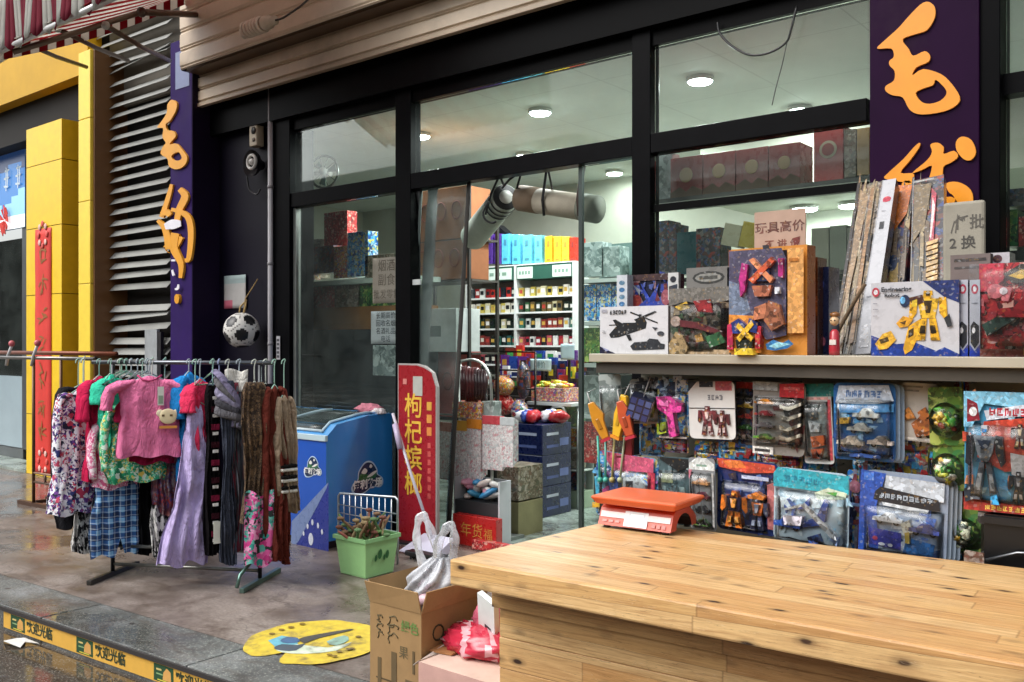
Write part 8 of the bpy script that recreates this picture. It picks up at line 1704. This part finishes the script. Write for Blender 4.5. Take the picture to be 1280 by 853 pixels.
# ================================================================ THE WOODEN COUNTER
FL = Vector((-2.137, 2.285)); TH0, TH1 = .633, .72
fr_a, rr_a = R(2.6), R(6.2)
FRp = Vector((.25, FL.y + math.tan(fr_a) * (.25 - FL.x))); RL = Vector((-2.09, 3.215)); RRp = Vector((.25, RL.y + math.tan(rr_a) * (.25 - RL.x)))
WT = thing('wooden_counter', 'thick pine board counter table with dark knots before the toy stand', 'counter', (FL.x, FL.y, -.13), R(4.0))
inv = Matrix.Rotation(-R(4.0), 2)
def loc2(p): q = inv @ (Vector((p[0], p[1])) - FL); return (q.x, q.y)
A, B, Cc, D = loc2(FL), loc2(FRp), loc2(RRp), loc2(RL)
mb = MB(); mb.hexa([(*A, TH0 + .13), (*B, TH0 + .13), (*Cc, TH0 + .13), (*D, TH0 + .13), (*A, TH1 + .13), (*B, TH1 + .13), (*Cc, TH1 + .13), (*D, TH1 + .13)], 'ffffff'); mb.build('tabletop', 'pine_boards', WT, bevel=.007)
mb = MB()
def bar(p, q, z0, z1, t_, name='apron'):
    m = MB(); m.box(p[0], q[0], p[1], p[1] + t_, z0, z1, 'ffffff'); m.build(name, 'pine_boards', WT, bevel=.003)
x0, x1 = .055, 2.3; yb_ = .165
H0 = TH0 + .13
n = 6
for i in range(n):                       # planks of the front, the upper one proud
    za, zb_ = 0.004 + (H0 - .11) * i / n, 0.004 + (H0 - .11) * (i + 1) / n
    m = MB(); m.box(x0 + .012, x1, yb_ + .03 + .002 * (i % 2), yb_ + .055, za + .001, zb_ - .001, 'ffffff'); m.build('front_plank', 'pine_boards', WT, bevel=.002)
bar((x0, yb_), (x1, 0), H0 - .105, H0 - .001, .05)
m = MB(); m.box(x0, x0 + .05, yb_ + .056, .88, 0.004, H0 - .002, 'ffffff'); m.build('side_panel', 'pine_boards', WT, bevel=.003)
m = MB(); m.box(x0 + .051, x1, .83, .88, 0.004, H0 - .002, 'ffffff'); m.build('back_panel', 'pine_boards', WT, bevel=.003)
# ---- weighing scale
sx0, sx1 = onZ(752, 664, TH1).x, onZ(838, 671, TH1).x
SYc = 2.985; sw = .30
p = onZ(838, 671, TH1)
SCL = thing('weighing_scale', 'orange red shop scale with tray and white keypad panel on the wooden counter', 'scale', (p.x, p.y, TH1 + .001), R(4))
w, d, h = .315, .235, .088
mb = MB()
prof = [(0, .012), (.028, .075), (.05, h), (d * .75, h), (d, .045), (d, .012)]
arch = [(d * .86, .012)] + [(d * .52 + d * .30 * math.cos(a), .012 + .058 * math.sin(a)) for a in [math.pi * i / 10 for i in range(11)]] + [(d * .2, .012)]
side = prof + arch[:]
for s, xx in ((0, 0), (1, -w)):
    k = len(side); pts = [(xx, y, z) for y, z in side]; mb.add(pts, [tuple(range(k)) if s == 0 else tuple(range(k - 1, -1, -1))], 'd0583f')
ring_ = prof
for i in range(len(ring_) - 1):
    (y0, z0), (y1, z1) = ring_[i], ring_[i + 1]; mb.add([(-w, y0, z0), (0, y0, z0), (0, y1, z1), (-w, y1, z1)], [(0, 1, 2, 3)], 'd3563c' if i else 'd4604a')
for (y0, z0), (y1, z1) in zip(arch, arch[1:]): mb.add([(-w + .002, y0, z0), (-.002, y0, z0), (-.002, y1, z1), (-w + .002, y1, z1)], [(3, 2, 1, 0)], '2a1714')
mb.build('scale_body', 'plastic', SCL, bevel=.003)
mb = MB(); sl_ = lambda u, v: (-w + w * u, .028 * v - .0015 - .002, .012 + .063 * v + .0008)
def pan_(u0, v0, u1, v1, c, k=0): mb.poly([Vector(sl_(u0, v0)) + Vector((0, -.0006 * k, .0002 * k)), Vector(sl_(u1, v0)) + Vector((0, -.0006 * k, .0002 * k)), Vector(sl_(u1, v1)) + Vector((0, -.0006 * k, .0002 * k)), Vector(sl_(u0, v1)) + Vector((0, -.0006 * k, .0002 * k))], c)
pan_(.02, .48, .98, .82, 'e6d5d2'); pan_(.36, .06, .68, .94, 'dfe3e6', 1); pan_(.42, .22, .64, .86, 'c5d3dc', 2); pan_(.44, .28, .62, .80, 'eef1f3', 3)
for i in range(3): pan_(.06 + .09 * i, .2, .12 + .09 * i, .34, 'c9796a', 1); pan_(.74 + .07 * i, .14, .79 + .07 * i, .36, 'b9503f', 1)
mb.build('keypad_panel', 'gloss_card', SCL)
mb = MB(); tz = h + .008; a_, b_, c_, e_ = -w * 1.06, w * .13, -.035, d * 1.02
mb.hexa([(a_ + .02, c_ + .02, tz), (b_ - .02, c_ + .02, tz), (b_ - .02, e_ - .02, tz), (a_ + .02, e_ - .02, tz), (a_, c_, tz + .028), (b_, c_, tz + .028), (b_, e_, tz + .028), (a_, e_, tz + .028)], 'e0673a')
mb.build('tray', 'plastic', SCL, bevel=.006)
mb = MB(); mb.hexa([(a_ + .004, c_ + .004, tz + .0285), (b_ - .004, c_ + .004, tz + .0285), (b_ - .004, e_ - .004, tz + .0285), (a_ + .004, e_ - .004, tz + .0285), (a_ + .012, c_ + .012, tz + .034), (b_ - .012, c_ + .012, tz + .034), (b_ - .012, e_ - .012, tz + .034), (a_ + .012, e_ - .012, tz + .034)], 'e27044'); mb.build('tray_rim', 'plastic', SCL, bevel=.002)
mb = MB(); mb.tube([(-w / 2, d * .45, h - .004), (-w / 2, d * .45, tz + .002)], .05, '8a3a28', 0, 16); mb.build('neck', 'plastic', SCL)
for x, y in ((-.03, .02), (-w + .03, .02), (-.03, d - .02), (-w + .03, d - .02)):
    mb = MB(); mb.tube([(x, y, 0), (x, y, .013)], .014, '1d1716', 0, 12); mb.build('foot', 'plastic', SCL)
